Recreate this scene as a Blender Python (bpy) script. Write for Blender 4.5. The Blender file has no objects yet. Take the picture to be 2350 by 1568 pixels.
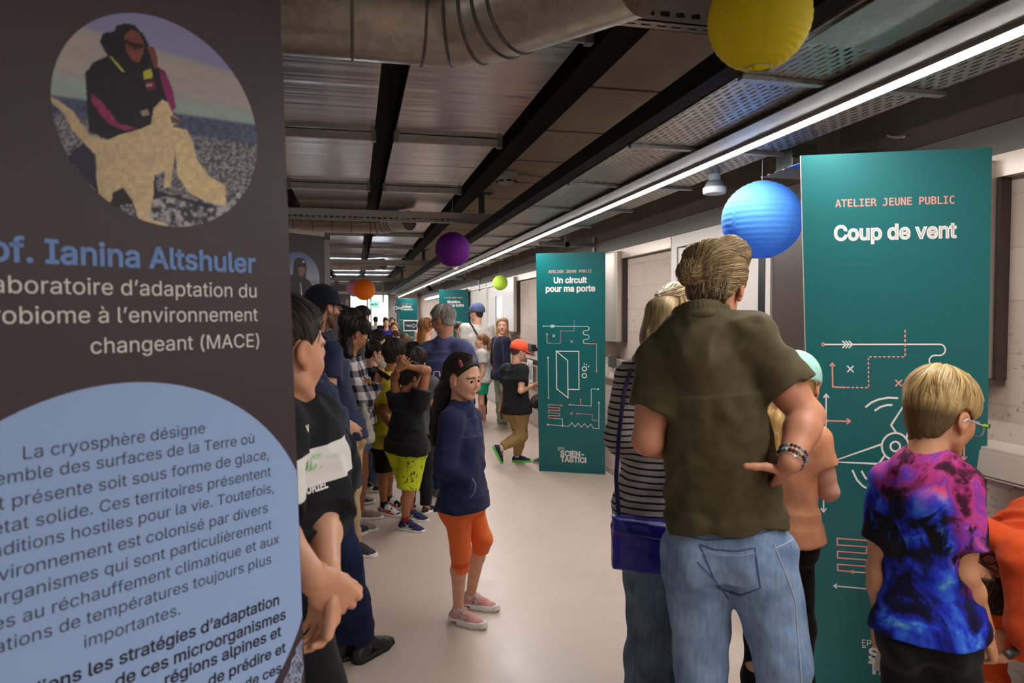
import bpy, bmesh, math, random
import numpy as np
from mathutils import Vector, Matrix, Euler
from mathutils.bvhtree import BVHTree

SC = bpy.context.scene
COL = SC.collection
random.seed(7)
R_ = math.radians

# ---------------------------------------------------------------- camera
FPX = 1567.0                      # focal length in pixels of the 2350 px wide frame
CAM_H = 1.55
YAW, PITCH, ROLL = R_(12.9), R_(2.2), R_(-0.15)
CPOS = Vector((0, 0, CAM_H))
FWD = Vector((math.sin(YAW) * math.cos(PITCH), math.cos(YAW) * math.cos(PITCH), -math.sin(PITCH)))
_r0 = Vector((math.cos(YAW), -math.sin(YAW), 0))
_u0 = _r0.cross(FWD)
RGT = _r0 * math.cos(ROLL) + _u0 * math.sin(ROLL)
UPV = _u0 * math.cos(ROLL) - _r0 * math.sin(ROLL)
cam = bpy.data.cameras.new('camera')
camo = bpy.data.objects.new('camera', cam)
COL.objects.link(camo)
m = Matrix((RGT, UPV, -FWD)).transposed().to_4x4()
m.translation = CPOS
camo.matrix_world = m
cam.sensor_width = 36.0
cam.lens = FPX / 2350.0 * 36.0
cam.clip_start = 0.05
cam.dof.use_dof = True
cam.dof.focus_distance = 4.2
cam.dof.aperture_fstop = 5.6
SC.camera = camo

# ---------------------------------------------------------------- light, exposure
w = bpy.data.worlds.new('world')
SC.world = w
w.use_nodes = True
bg = w.node_tree.nodes['Background']
bg.inputs[0].default_value = (0.75, 0.87, 1.0, 1)
bg.inputs[1].default_value = 6.0
SC.view_settings.view_transform = 'Standard'
SC.view_settings.look = 'None'
SC.view_settings.gamma = 1.0
SC.view_settings.use_curve_mapping = False
SC.view_settings.exposure = 0.85
SC.cycles.max_bounces = 6
SC.cycles.diffuse_bounces = 4
SC.cycles.glossy_bounces = 3
SC.cycles.transmission_bounces = 4
SC.cycles.caustics_reflective = False
SC.cycles.caustics_refractive = False
SC.cycles.sample_clamp_indirect = 4.0
SC.cycles.use_denoising = True
LED_POWER = 52.0                  # emission strength of the ceiling light strip

def P(px, py, d):
    """world point seen at pixel (px, py) at depth d along the view axis"""
    return CPOS + RGT * ((px - 1175.0) / FPX * d) - UPV * ((py - 784.0) / FPX * d) + FWD * d

def ray(px, py):
    return RGT * ((px - 1175.0) / FPX) - UPV * ((py - 784.0) / FPX) + FWD

def onplane(px, py, o, n):
    r = ray(px, py)
    t = (o - CPOS).dot(n) / r.dot(n)
    return CPOS + r * t

def FL(px, py, z=0.0):
    return onplane(px, py, Vector((0, 0, z)), Vector((0, 0, 1)))

# ---------------------------------------------------------------- materials
MATS = {}
def srgb(c):
    if isinstance(c, str):
        c = [int(c[i:i + 2], 16) / 255 for i in (0, 2, 4)]
    return tuple((x / 12.92 if x <= .04045 else ((x + .055) / 1.055) ** 2.4) for x in c[:3])

class NT:
    """small helper for node trees"""
    def __init__(s, name, rough=.6, metal=0.0, spec=.5):
        s.m = bpy.data.materials.new(name); s.m.use_nodes = True
        s.t = s.m.node_tree; s.b = s.t.nodes['Principled BSDF']
        s.b.inputs['Roughness'].default_value = rough
        s.b.inputs['Metallic'].default_value = metal
        s.b.inputs['Specular IOR Level'].default_value = spec
    def n(s, kind, **kw):
        x = s.t.nodes.new(kind)
        for k, v in kw.items():
            if k in x.inputs: x.inputs[k].default_value = v
            else: setattr(x, k, v)
        return x
    def l(s, a, b): s.t.links.new(a, b)
    def coords(s, scale=(1, 1, 1), rot=(0, 0, 0), which='Object'):
        c = s.n('ShaderNodeTexCoord'); mp = s.n('ShaderNodeMapping')
        mp.inputs['Scale'].default_value = scale; mp.inputs['Rotation'].default_value = rot
        s.l(c.outputs[which], mp.inputs[0]); return mp.outputs[0]
    def noise(s, vec, scale, detail=3, rough=.55, dist=0):
        x = s.n('ShaderNodeTexNoise'); x.inputs['Scale'].default_value = scale
        x.inputs['Detail'].default_value = detail; x.inputs['Roughness'].default_value = rough
        x.inputs['Distortion'].default_value = dist
        s.l(vec, x.inputs['Vector']); return x.outputs['Fac']
    def ramp(s, fac, stops, interp='LINEAR'):
        r = s.n('ShaderNodeValToRGB'); e = r.color_ramp.elements; r.color_ramp.interpolation = interp
        while len(e) > len(stops): e.remove(e[-1])
        while len(e) < len(stops): e.new(1)
        for q, (p, c) in zip(e, stops):
            q.position = p; q.color = tuple(c[:3]) + (1,) if len(c) >= 3 else (c[0],) * 3 + (1,)
        s.l(fac, r.inputs[0]); return r.outputs[0]
    def mix(s, fac, a, b, blend='MIX'):
        x = s.n('ShaderNodeMix', data_type='RGBA', blend_type=blend)
        for i, v in ((0, fac), (6, a), (7, b)):
            if hasattr(v, 'links'): s.l(v, x.inputs[i])
            elif i == 0: x.inputs[0].default_value = v
            else: x.inputs[i].default_value = tuple(v[:3]) + (1,)
        return x.outputs[2]
    def math(s, op, a, b=0.0):
        x = s.n('ShaderNodeMath', operation=op)
        for i, v in ((0, a), (1, b)):
            if hasattr(v, 'links'): s.l(v, x.inputs[i])
            else: x.inputs[i].default_value = v
        return x.outputs[0]
    def sep(s, vec):
        x = s.n('ShaderNodeSeparateXYZ'); s.l(vec, x.inputs[0]); return x.outputs
    def col(s, c):
        if hasattr(c, 'links'): s.l(c, s.b.inputs['Base Color'])
        else: s.b.inputs['Base Color'].default_value = tuple(c[:3]) + (1,)
    def bump(s, h, strength=.3, dist=.01):
        x = s.n('ShaderNodeBump'); x.inputs['Strength'].default_value = strength
        x.inputs['Distance'].default_value = dist
        s.l(h, x.inputs['Height']); s.l(x.outputs[0], s.b.inputs['Normal'])

def plain(name, c, rough=.6, metal=0.0, spec=.5):
    if name in MATS: return MATS[name]
    t = NT(name, rough, metal, spec); t.col(srgb(c)); MATS[name] = t.m
    return t.m

def fabric(name, c, rough=.9, c2=None, scale=25, bump=.25, bscale=260):
    """woven cloth: slight tonal variation and a fine weave"""
    if name in MATS: return MATS[name]
    t = NT(name, rough, 0, .25)
    v = t.coords()
    a = srgb(c); b = srgb(c2) if c2 else tuple(x * .75 for x in a)
    t.col(t.ramp(t.noise(v, scale, 4), [(.3, b), (.7, a)]))
    h = t.noise(v, bscale, 2)
    t.bump(h, bump, .002)
    t.b.inputs['Sheen Weight'].default_value = .06
    MATS[name] = t.m
    return t.m

def vcol(name, rough=.6, spec=.4, attr='Col', sss=0, bump=0, bscale=(60, 60, 60)):
    if name in MATS: return MATS[name]
    t = NT(name, rough, 0, spec)
    a = t.n('ShaderNodeAttribute'); a.attribute_name = attr
    t.col(a.outputs['Color'])
    if bump:
        t.bump(t.noise(t.coords(bscale), 1, 3), bump, .004)
    MATS[name] = t.m
    return t.m

# ---------------------------------------------------------------- objects
def tag(o, label=None, cat=None, group=None, kind=None):
    if label: o['label'] = label
    if cat: o['category'] = cat
    if group: o['group'] = group
    if kind: o['kind'] = kind
    return o

def link(name, me, mat=None, parent=None):
    o = bpy.data.objects.new(name, me); COL.objects.link(o)
    if mat is not None:
        for x in (mat if isinstance(mat, (list, tuple)) else [mat]): me.materials.append(x)
    if parent is not None:
        o.parent = parent
        o.matrix_parent_inverse = parent.matrix_world.inverted()
    return o

def empty(name, loc, label=None, cat=None, group=None):
    o = bpy.data.objects.new(name, None); COL.objects.link(o)
    o.empty_display_size = .1
    o.location = loc
    o.matrix_world = Matrix.Translation(loc)
    return tag(o, label, cat, group)

class MB:
    """collects simple solids and links them as ONE mesh object"""
    def __init__(s): s.v = []; s.f = []; s.sm = []
    def add(s, vs, fs, smooth=False):
        k = len(s.v); s.v += [tuple(v) for v in vs]
        s.f += [tuple(i + k for i in f) for f in fs]; s.sm += [smooth] * len(fs)
        return s
    def box(s, a, b):
        x0, y0, z0 = a; x1, y1, z1 = b
        return s.add([(x0, y0, z0), (x1, y0, z0), (x1, y1, z0), (x0, y1, z0), (x0, y0, z1), (x1, y0, z1), (x1, y1, z1), (x0, y1, z1)],
                     [(0, 3, 2, 1), (4, 5, 6, 7), (0, 1, 5, 4), (1, 2, 6, 5), (2, 3, 7, 6), (3, 0, 4, 7)])
    def obox(s, c, ax, ay, az):
        c = Vector(c); ax, ay, az = Vector(ax), Vector(ay), Vector(az)
        vs = [c + ax * i + ay * j + az * k for k in (-1, 1) for j in (-1, 1) for i in (-1, 1)]
        return s.add(vs, [(0, 2, 3, 1), (4, 5, 7, 6), (0, 1, 5, 4), (1, 3, 7, 5), (3, 2, 6, 7), (2, 0, 4, 6)])
    def tube(s, pts, r, n=10, caps=True, closed=False):
        pts = [Vector(p) for p in pts]
        rs = r if isinstance(r, (list, tuple)) else [r] * len(pts)
        vs = []; fs = []
        up = None
        m_ = len(pts)
        for i, p in enumerate(pts):
            if closed: t = pts[(i + 1) % m_] - pts[i - 1]
            else: t = pts[min(i + 1, m_ - 1)] - pts[max(i - 1, 0)]
            t.normalize()
            if up is None:
                up = t.orthogonal().normalized()
            up = (up - t * up.dot(t))
            if up.length < 1e-6: up = t.orthogonal()
            up.normalize()
            b = t.cross(up)
            for k in range(n):
                a = 2 * math.pi * k / n
                vs.append(p + (up * math.cos(a) + b * math.sin(a)) * rs[i])
        for i in range(m_ if closed else m_ - 1):
            j = (i + 1) % m_
            for k in range(n):
                fs.append((i * n + k, i * n + (k + 1) % n, j * n + (k + 1) % n, j * n + k))
        if caps and not closed:
            fs.append(tuple(range(n))[::-1]); fs.append(tuple((m_ - 1) * n + k for k in range(n)))
        return s.add(vs, fs, True)
    def lathe(s, prof, c=(0, 0, 0), n=32, ax=(0, 0, 1)):
        """profile of (radius, height)"""
        q = Vector((0, 0, 1)).rotation_difference(Vector(ax)).to_matrix(); c = Vector(c)
        vs = []; fs = []
        for r, h in prof:
            for k in range(n):
                a = 2 * math.pi * k / n
                vs.append(c + q @ Vector((r * math.cos(a), r * math.sin(a), h)))
        for i in range(len(prof) - 1):
            for k in range(n):
                fs.append((i * n + k, i * n + (k + 1) % n, (i + 1) * n + (k + 1) % n, (i + 1) * n + k))
        fs.append(tuple(range(n))[::-1]); fs.append(tuple((len(prof) - 1) * n + k for k in range(n)))
        return s.add(vs, fs, True)
    def prism(s, poly, ex):
        """closed polygon of 3-D points pushed along the vector ex"""
        n = len(poly); poly = [Vector(p) for p in poly]; ex = Vector(ex)
        vs = poly + [p + ex for p in poly]
        fs = [tuple(range(n))[::-1], tuple(range(n, 2 * n))] + [(i, (i + 1) % n, n + (i + 1) % n, n + i) for i in range(n)]
        return s.add(vs, fs)
    def build(s, name, mat=None, parent=None, bevel=0, fix=True):
        me = bpy.data.meshes.new(name)
        me.from_pydata(s.v, [], s.f)
        if fix:
            b = bmesh.new(); b.from_mesh(me)
            bmesh.ops.recalc_face_normals(b, faces=b.faces); b.to_mesh(me); b.free()
        else: me.validate()
        if len(me.polygons) == len(s.sm): me.polygons.foreach_set('use_smooth', s.sm)
        o = link(name, me, mat, parent)
        if bevel:
            md = o.modifiers.new('bevel', 'BEVEL'); md.width = bevel; md.segments = 2; md.limit_method = 'ANGLE'
        if any(s.sm):
            try: me.set_sharp_from_angle(angle=R_(40))
            except Exception: pass
        return o

# ---------------------------------------------------------------- implicit surfaces
F4 = np.float32
def va(v): return np.array(tuple(v), F4)

def _h(i, j, k, s):
    n = (i * 374761393 + j * 668265263 + k * 2147483647 + s * 974634777) & 0x7fffffff
    n = ((n ^ (n >> 13)) * 1274126177) & 0x7fffffff
    return ((n ^ (n >> 16)) & 0xffff).astype(F4) / 32768.0 - 1.0

def vnoise(p, s=0):
    """smooth value noise in -1..1 on (N,3) points"""
    i = np.floor(p).astype(np.int64); f = (p - i).astype(F4); f = f * f * (3 - 2 * f)
    x, y, z = i[:, 0], i[:, 1], i[:, 2]; fx, fy, fz = f[:, 0], f[:, 1], f[:, 2]
    def L(a, b, t): return a + (b - a) * t
    return L(L(L(_h(x, y, z, s), _h(x + 1, y, z, s), fx), L(_h(x, y + 1, z, s), _h(x + 1, y + 1, z, s), fx), fy),
             L(L(_h(x, y, z + 1, s), _h(x + 1, y, z + 1, s), fx), L(_h(x, y + 1, z + 1, s), _h(x + 1, y + 1, z + 1, s), fx), fy), fz)

def rc(a, b, ra, rb=None):
    """round cone from a to b"""
    a = va(a); b = va(b); rb = ra if rb is None else rb
    ab = b - a; L2 = max(float(ab @ ab), 1e-9)
    def f(p):
        q = p - a
        t = np.clip((q @ ab) / L2, 0, 1)
        q = q - t[:, None] * ab
        return np.sqrt(np.einsum('ij,ij->i', q, q)) - (ra + (rb - ra) * t)
    mn = np.minimum(a - ra, b - rb); mx = np.maximum(a + ra, b + rb)
    return f, mn, mx

def chain(pts, rs):
    return [rc(pts[i], pts[i + 1], rs[i], rs[i + 1]) for i in range(len(pts) - 1)]

def ell(c, r, R=None):
    """ellipsoid, optional 3x3 numpy basis (columns = axes)"""
    c = va(c); r = np.array(r, F4); RR = np.eye(3, dtype=F4) if R is None else np.array(R, F4)
    def f(p):
        q = (p - c) @ RR
        k0 = np.sqrt(((q / r) ** 2).sum(1)); k1 = np.sqrt(((q / (r * r)) ** 2).sum(1)) + 1e-6
        return k0 * (k0 - 1) / k1
    m = float(r.max())
    return f, c - m, c + m

def loft(pts, ws, ds, lats, e=2.0):
    """tube along a poly-line with elliptic sections: half width ws along lats, half depth ds across"""
    pts = [va(p) for p in pts]; lats = [va(Vector(l).normalized()) for l in lats]
    def f(p):
        best = np.full(len(p), 1e9, F4); n = len(pts) - 1
        for i in range(n):
            a, b = pts[i], pts[i + 1]; ab = b - a; L2 = float(ab @ ab)
            t0 = ((p - a) @ ab) / L2
            t = np.clip(t0, 0, 1)
            over = np.maximum(-t0 if i == 0 else -t0 - .03 / math.sqrt(L2), (t0 - 1) if i == n - 1 else t0 - 1 - .03 / math.sqrt(L2))
            over = np.maximum(over, 0)
            over *= math.sqrt(L2)
            q = p - a - t[:, None] * ab
            ax = ab / math.sqrt(L2)
            q = q - (q @ ax)[:, None] * ax
            la = lats[i] + (lats[i + 1] - lats[i]) * t[:, None]
            la = la - (la @ ax)[:, None] * ax
            la /= np.linalg.norm(la, axis=1)[:, None]
            de = np.cross(np.broadcast_to(ax, la.shape), la)
            u = np.abs(np.einsum('ij,ij->i', q, la)); v = np.abs(np.einsum('ij,ij->i', q, de))
            ww = ws[i] + (ws[i + 1] - ws[i]) * t; dd = ds[i] + (ds[i + 1] - ds[i]) * t
            k = ((u / ww) ** e + (v / dd) ** e) ** (1 / e)
            d = (k - 1) * np.minimum(ww, dd) * (.5 + .5 * np.clip(np.sqrt(u * u + v * v) / np.maximum(k, 1e-3) / np.minimum(ww, dd), 1, 3))
            d = np.where(over > 0, np.sqrt(np.maximum(d, 0) ** 2 + over ** 2), d)
            # how far off this segment's own stretch the point lies decides ties
            best = np.minimum(best, d)
        return best
    m = max(max(ws), max(ds)); A = np.array(pts)
    return f, A.min(0) - m, A.max(0) + m

def smin(a, b, k):
    if k <= 0: return np.minimum(a, b)
    h = np.clip(.5 + .5 * (b - a) / k, 0, 1)
    return b + (a - b) * h - k * h * (1 - h)

class S:
    """smooth union of solids, then smooth cuts, then a displacement"""
    def __init__(s, k=.02): s.p = []; s.c = []; s.k = k; s.disp = None; s.mn = []; s.mx = []
    def add(s, *prims, k=None):
        for q in prims:
            if isinstance(q, list): s.add(*q, k=k); continue
            s.p.append((q[0], s.k if k is None else k, q[1], q[2])); s.mn.append(q[1]); s.mx.append(q[2])
        return s
    def sub(s, q, k=.005):
        s.c.append((lambda p, f=q[0]: -f(p), k)); return s
    def cut(s, o, n, k=.0):
        """remove the side the normal n points to"""
        o = va(o); n = va(Vector(n).normalized())
        s.c.append((lambda p: (p - o) @ n, k)); return s
    def keep(s, f, k=.0):
        s.c.append((f, k)); return s
    def __call__(s, p):
        d = None
        for f, k, mn, mx in s.p:
            if d is None: d = f(p); continue
            # only points near this solid can change
            near = np.all((p > mn - 2 * k - .06) & (p < mx + 2 * k + .06), axis=1)
            if near.all(): d = smin(d, f(p), k)
            elif near.any():
                d[near] = smin(d[near], f(p[near]), k)
        if s.disp is not None: d = d + s.disp(p)
        for f, k in s.c:
            b = f(p)
            d = -smin(-d, -b, k)
        return d
    def bounds(s, pad=.03):
        return np.min(s.mn, 0) - pad, np.max(s.mx, 0) + pad

def nets(f, h, lo=None, hi=None):
    """surface nets: returns vertices (N,3) and quads (M,4) of the zero set of f"""
    if lo is None: lo, hi = f.bounds()
    lo = np.array(lo, F4); hi = np.array(hi, F4)
    B = 6
    n = np.maximum(np.ceil((hi - lo) / (h * B)).astype(int), 1) * B + 1
    nb = (n - 1) // B
    # coarse pass
    ax = [lo[i] + (np.arange(nb[i]) + .5) * h * B for i in range(3)]
    g = np.stack(np.meshgrid(*ax, indexing='ij'), -1).reshape(-1, 3).astype(F4)
    dc = f(g).reshape(nb)
    near = np.abs(dc) < h * B * 1.9
    D = np.where(np.repeat(np.repeat(np.repeat(dc, B, 0), B, 1), B, 2) > 0, F4(1), F4(-1)) * h
    D = np.pad(D, ((0, 1),) * 3, mode='edge')
    M = np.zeros(n, bool)
    for di in (0, 1):
        for dj in (0, 1):
            for dk in (0, 1):
                pass
    bi = np.argwhere(near)
    if len(bi) == 0: return np.zeros((0, 3)), np.zeros((0, 4), int)
    off = np.stack(np.meshgrid(*[np.arange(B + 1)] * 3, indexing='ij'), -1).reshape(-1, 3)
    idx = (bi[:, None, :] * B + off[None]).reshape(-1, 3)
    M[idx[:, 0], idx[:, 1], idx[:, 2]] = True
    I = np.argwhere(M)
    val = np.empty(len(I), F4)
    for s0 in range(0, len(I), 200000):
        q = I[s0:s0 + 200000]
        val[s0:s0 + 200000] = f((lo + q * h).astype(F4))
    D[I[:, 0], I[:, 1], I[:, 2]] = val
    # outer rim is outside
    for a in range(3):
        sl = [slice(None)] * 3
        sl[a] = 0; D[tuple(sl)] = np.maximum(D[tuple(sl)], h * .5)
        sl[a] = -1; D[tuple(sl)] = np.maximum(D[tuple(sl)], h * .5)
    IN = D < 0
    c = [IN[i:n[0] - 1 + i, j:n[1] - 1 + j, k:n[2] - 1 + k] for i in (0, 1) for j in (0, 1) for k in (0, 1)]
    cnt = sum(x.astype(np.int8) for x in c)
    cell = np.argwhere((cnt > 0) & (cnt < 8))
    vid = np.full(n - 1, -1, np.int64)
    vid[cell[:, 0], cell[:, 1], cell[:, 2]] = np.arange(len(cell))
    acc = np.zeros((len(cell), 3)); num = np.zeros(len(cell))
    cor = [(i, j, k) for i in (0, 1) for j in (0, 1) for k in (0, 1)]
    for a in range(8):
        for b in range(a + 1, 8):
            ca, cb = cor[a], cor[b]
            if sum(abs(x - y) for x, y in zip(ca, cb)) != 1: continue
            da = D[cell[:, 0] + ca[0], cell[:, 1] + ca[1], cell[:, 2] + ca[2]]
            db = D[cell[:, 0] + cb[0], cell[:, 1] + cb[1], cell[:, 2] + cb[2]]
            x = (da < 0) != (db < 0)
            t = np.where(x, da / np.where(x, da - db, 1), 0)
            pa = np.array(ca, float); pb = np.array(cb, float)
            acc += np.where(x[:, None], pa + (pb - pa) * t[:, None], 0); num += x
    V = lo + (cell + acc / np.maximum(num, 1)[:, None]) * h
    Q = []
    for a in range(3):
        u, v_ = (a + 1) % 3, (a + 2) % 3
        sl0 = [slice(None)] * 3; sl1 = [slice(None)] * 3
        sl0[a] = slice(0, n[a] - 1); sl1[a] = slice(1, n[a])
        for t in (u, v_):
            sl0[t] = slice(1, n[t] - 1); sl1[t] = slice(1, n[t] - 1)
        A = IN[tuple(sl0)]; Bm = IN[tuple(sl1)]
        e = np.argwhere(A != Bm)
        if len(e) == 0: continue
        e2 = e.copy(); e2[:, u] += 1; e2[:, v_] += 1
        fl = A[e[:, 0], e[:, 1], e[:, 2]]
        def g_(du, dv):
            q = e2.copy(); q[:, u] -= du; q[:, v_] -= dv
            return vid[q[:, 0], q[:, 1], q[:, 2]]
        q = np.stack([g_(1, 1), g_(0, 1), g_(0, 0), g_(1, 0)], 1)
        q[~fl] = q[~fl][:, ::-1]
        Q.append(q)
    return V, np.concatenate(Q) if Q else np.zeros((0, 4), int)

def relax(V, Q, it=1, lam=.5):
    """light Laplacian smoothing of a quad surface"""
    if len(Q) == 0: return V
    a = np.concatenate([Q[:, 0], Q[:, 1], Q[:, 2], Q[:, 3]]); b = np.concatenate([Q[:, 1], Q[:, 2], Q[:, 3], Q[:, 0]])
    n = len(V); c = np.bincount(a, minlength=n) + np.bincount(b, minlength=n)
    for _ in range(it):
        s_ = np.stack([np.bincount(a, V[b, i], n) + np.bincount(b, V[a, i], n) for i in range(3)], 1)
        V = V + lam * (s_ / np.maximum(c, 1)[:, None] - V)
    return V

def raw_mesh(name, chunks, color=None):
    """chunks: list of (V, Q); color: function of (N,3) points -> (N,3) linear rgb"""
    V = []; Q = []; k = 0
    for v, q in chunks:
        V.append(v); Q.append(q + k); k += len(v)
    V = np.concatenate(V); Q = np.concatenate(Q)
    me = bpy.data.meshes.new(name)
    me.vertices.add(len(V)); me.vertices.foreach_set('co', V.astype(F4).ravel())
    me.loops.add(len(Q) * 4); me.loops.foreach_set('vertex_index', Q.astype(np.int32).ravel())
    me.polygons.add(len(Q)); me.polygons.foreach_set('loop_start', (np.arange(len(Q)) * 4).astype(np.int32))
    me.polygons.foreach_set('use_smooth', np.ones(len(Q), bool))
    if color is not None:
        at = me.color_attributes.new('Col', 'FLOAT_COLOR', 'POINT')
        c = np.ones((len(V), 4), F4); c[:, :3] = color(V.astype(F4)); at.data.foreach_set('color', c.ravel())
    me.update(); me.validate()
    return me

def sobj(name, sdf, h, mat, root, color=None, it=1, lo=None, hi=None):
    """one implicit solid -> one mesh object whose origin is its root's"""
    fs = sdf if isinstance(sdf, list) else [(sdf, h)]
    ch = []
    for f, hh in fs:
        v, q = nets(f, hh, lo, hi)
        if len(q): ch.append((relax(v, q, it), q))
    me = raw_mesh(name, ch, color)
    if root is not None:
        o_ = root.matrix_world.translation
        me.transform(Matrix.Translation(-o_))
    o = bpy.data.objects.new(name, me); COL.objects.link(o)
    for x in (mat if isinstance(mat, (list, tuple)) else [mat]): me.materials.append(x)
    if root is not None: o.parent = root
    return o
# ================================================================ people
Z = Vector((0, 0, 1))
def lerp(a, b, t): return a + (b - a) * t
def basis(f, u):
    f = Vector(f).normalized(); r = f.cross(Vector(u)).normalized(); u = r.cross(f)
    return r, f, u
def dirv(phi, pitch=0):
    """phi: compass of a facing, 0 = down the corridor, 90 = to the right wall, 180 = back to the camera"""
    a = R_(phi); b = R_(pitch)
    return Vector((math.sin(a) * math.cos(b), math.cos(a) * math.cos(b), math.sin(b)))
def prim(s): lo, hi = s.bounds(0); return s, lo, hi
def ik(a, c, l1, l2, pole):
    d = c - a; L = min(d.length, (l1 + l2) * .999); x = (l1 * l1 - l2 * l2 + L * L) / (2 * L)
    y = math.sqrt(max(l1 * l1 - x * x, 0)); dn = d.normalized(); p = pole - dn * pole.dot(dn)
    return a + dn * x + p.normalized() * y

class Head:
    """local frame: x to the person's right, y to the face, z up; one unit = chin to crown"""
    def __init__(s, c, f, u, hs, fd=0.0):
        s.fd = fd; s.c = Vector(c); s.r, s.f, s.u = basis(f, u); s.hs = hs
        s.B = np.array([s.r, s.f, s.u], F4).T
    def w(s, x, y, z): return s.c + (s.r * x + s.f * y + s.u * z) * s.hs
    def loc(s, p): return ((p - va(s.c)) @ s.B) / s.hs
    def e(s, c, r): return ell(s.w(*c), [q * s.hs for q in r], s.B)
    def k(s, a, b, ra, rb): return rc(s.w(*a), s.w(*b), ra * s.hs, rb * s.hs)

def head_sdf(H, soft=1.0, ears=True, fem=False, plump=0, nose=1.0, eye=1.0):
    g = H.hs; fd = H.fd
    s = S(.05 * g)
    s.add(H.e((0, -.06, .14), (.315, .395, .36)), H.e((0, -.12, -.08), (.25, .26, .28)))
    s.add(H.e((0, .08, -.12), (.265 + plump, .285, .33)), k=.10 * g)
    s.add(H.e((0, .235, -.415), (.10, .085, .075)), k=.09 * g)
    s.add(H.e((.15, .19, -.12), (.105, .11, .11)), H.e((-.15, .19, -.12), (.105, .11, .11)), k=.06 * g)
    s.add(H.k((.2, .02, -.27), (.07, .22, -.42), .07, .06), H.k((-.2, .02, -.27), (-.07, .22, -.42), .07, .06), k=.07 * g)
    s.add(H.e((0, .30, .09 - fd), (.19, .05, .045)), k=.06 * g)
    s.add(H.k((0, .34, .02 - fd), (0, .34 + .075 * nose, -.105 - fd * 1.1), .028, .043 * nose), k=.04 * g)
    s.add(*[H.e((q * .043 * nose, .34 + .032 * nose, -.118 - fd * 1.1), (.034 * nose, .04, .028 * nose)) for q in (1, -1)], k=.02 * g)
    for q in (.13, -.13):
        s.sub(H.e((q, .385, -.005 - fd), (.085, .085, .06)), .06 * g)
    e = S(.02 * g)
    # eyelids, lips
    lids = [H.e((q, .265, -.005 - fd), (.078, .078, .07)) for q in (.13, -.13)]
    t = S(.03 * g)
    t.add((s, *s.bounds(0)))
    t.add(*lids, k=.02 * g)
    t.add(H.e((0, .335 - fd * .4, -.236 - fd), (.085, .04, .02)), H.e((0, .33 - fd * .45, -.278 - fd), (.07, .042, .024)), k=.018 * g)
    for q in (.13, -.13):
        t.sub(H.e((q, .345, -.008 - fd), ((.060 if fd else .052), .06, .022 * eye)), .008 * g)
    t.sub(H.e((0, .385 - fd * .4, -.257 - fd), (.08, .03, .006)), .01 * g)
    if ears:
        for q in (1, -1):
            ea = S(.015 * g)
            ea.add(H.e((q * .335, -.04, -.01 - fd * .6), (.035, .085, .115)), H.e((q * .315, -.01, -.11 - fd * .6), (.03, .045, .06)))
            ea.sub(H.e((q * .375, -.03, -.01 - fd * .6), (.03, .05, .075)), .02 * g)
            t.add((ea, *ea.bounds(0)), k=.02 * g)
    return t

def skin_paint(base, H, lip=None, brow=None, beard=None, blush=.5, cheekc=None):
    base = np.array(srgb(base), F4)
    lipc = np.array(srgb(lip), F4) if lip else base * np.array([.80, .55, .53], F4)
    bc = np.array(srgb(brow), F4) if brow else base * .2
    def f(p):
        l = H.loc(p); c = np.broadcast_to(base, p.shape).copy()
        c *= (1 + .07 * vnoise(p * 38, 3))[:, None]
        x, y, z = np.abs(l[:, 0]), l[:, 1], l[:, 2] + H.fd
        # warm cheeks, nose and ears
        red = blush * (.55 * np.exp(-(((x - .15) / .1) ** 2 + ((z + .12) / .09) ** 2)) * (y > .1) + .5 * np.exp(-((x / .06) ** 2 + ((z + .12) / .06) ** 2)) * (y > .36) + .6 * ((x > .3) & (np.abs(z) < .2)))
        c *= 1 - red[:, None] * np.array([0, .28, .25], F4)
        lm = np.clip(1.6 - 1.6 * np.maximum(0, np.sqrt((x / .095) ** 2 + ((z + .258) / .05) ** 2) - .55) / .45, 0, 1) * (y > .27)
        c = c + (lipc - c) * lm[:, None] * .85
        arc = .088 - 1.6 * (x - .11) ** 2 - .08 * (x - .11)
        bm = np.clip(1.3 - np.abs(z - arc) / .022, 0, 1) * (x > .045) * (x < .225) * (y > .16)
        c = c + (bc - c) * np.clip(bm, 0, 1)[:, None] * .85
        if beard:
            b = np.array(srgb(beard), F4)
            m_ = np.clip((-.14 - .55 * np.maximum(0, .12 - y) * 0 - z + .04 * np.sin(x * 9)) / .05, 0, 1) * (y > -.06) * (z > -.62)
            m_ *= np.clip((np.sqrt((x / .1) ** 2 + ((z + .26) / .055) ** 2) - .85) / .3, 0, 1)
            m_ = np.maximum(m_, ((np.abs(z + .02) < .16) & (np.abs(y + .0 - .07) < .06) & (x > .2)) * .8)
            c = c + (b - c) * (m_ * .82)[:, None]
        return c
    return f

def eye_parts(H, root, iris='3a2415', body=None):
    """two eyeballs, white with iris and pupil"""
    ic = np.array(srgb(iris), F4)
    for q in (.13, -.13):
        c = H.w(q, .262, -.006 - H.fd)
        s = S(0).add(H.e((q, .262, -.006 - H.fd), (.074, .074, .068)))
        def col(p, q=q):
            l = H.loc(p) - np.array([q, .262, -.006 - H.fd], F4); r = np.sqrt((l[:, 0]) ** 2 + l[:, 2] ** 2) + (l[:, 1] < 0)
            c = np.tile(np.array([.60, .57, .54], F4), (len(p), 1))
            c[r < (.043 if H.fd else .036)] = ic
            c[r < .015] = .01
            return c
        o = sobj('eye', s, H.hs * .011, vcol('eyeball', .15, .6), root, col, 0)
        if body is not None: o.parent = body; o.matrix_parent_inverse = Matrix(); o.location = (0, 0, 0)

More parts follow.
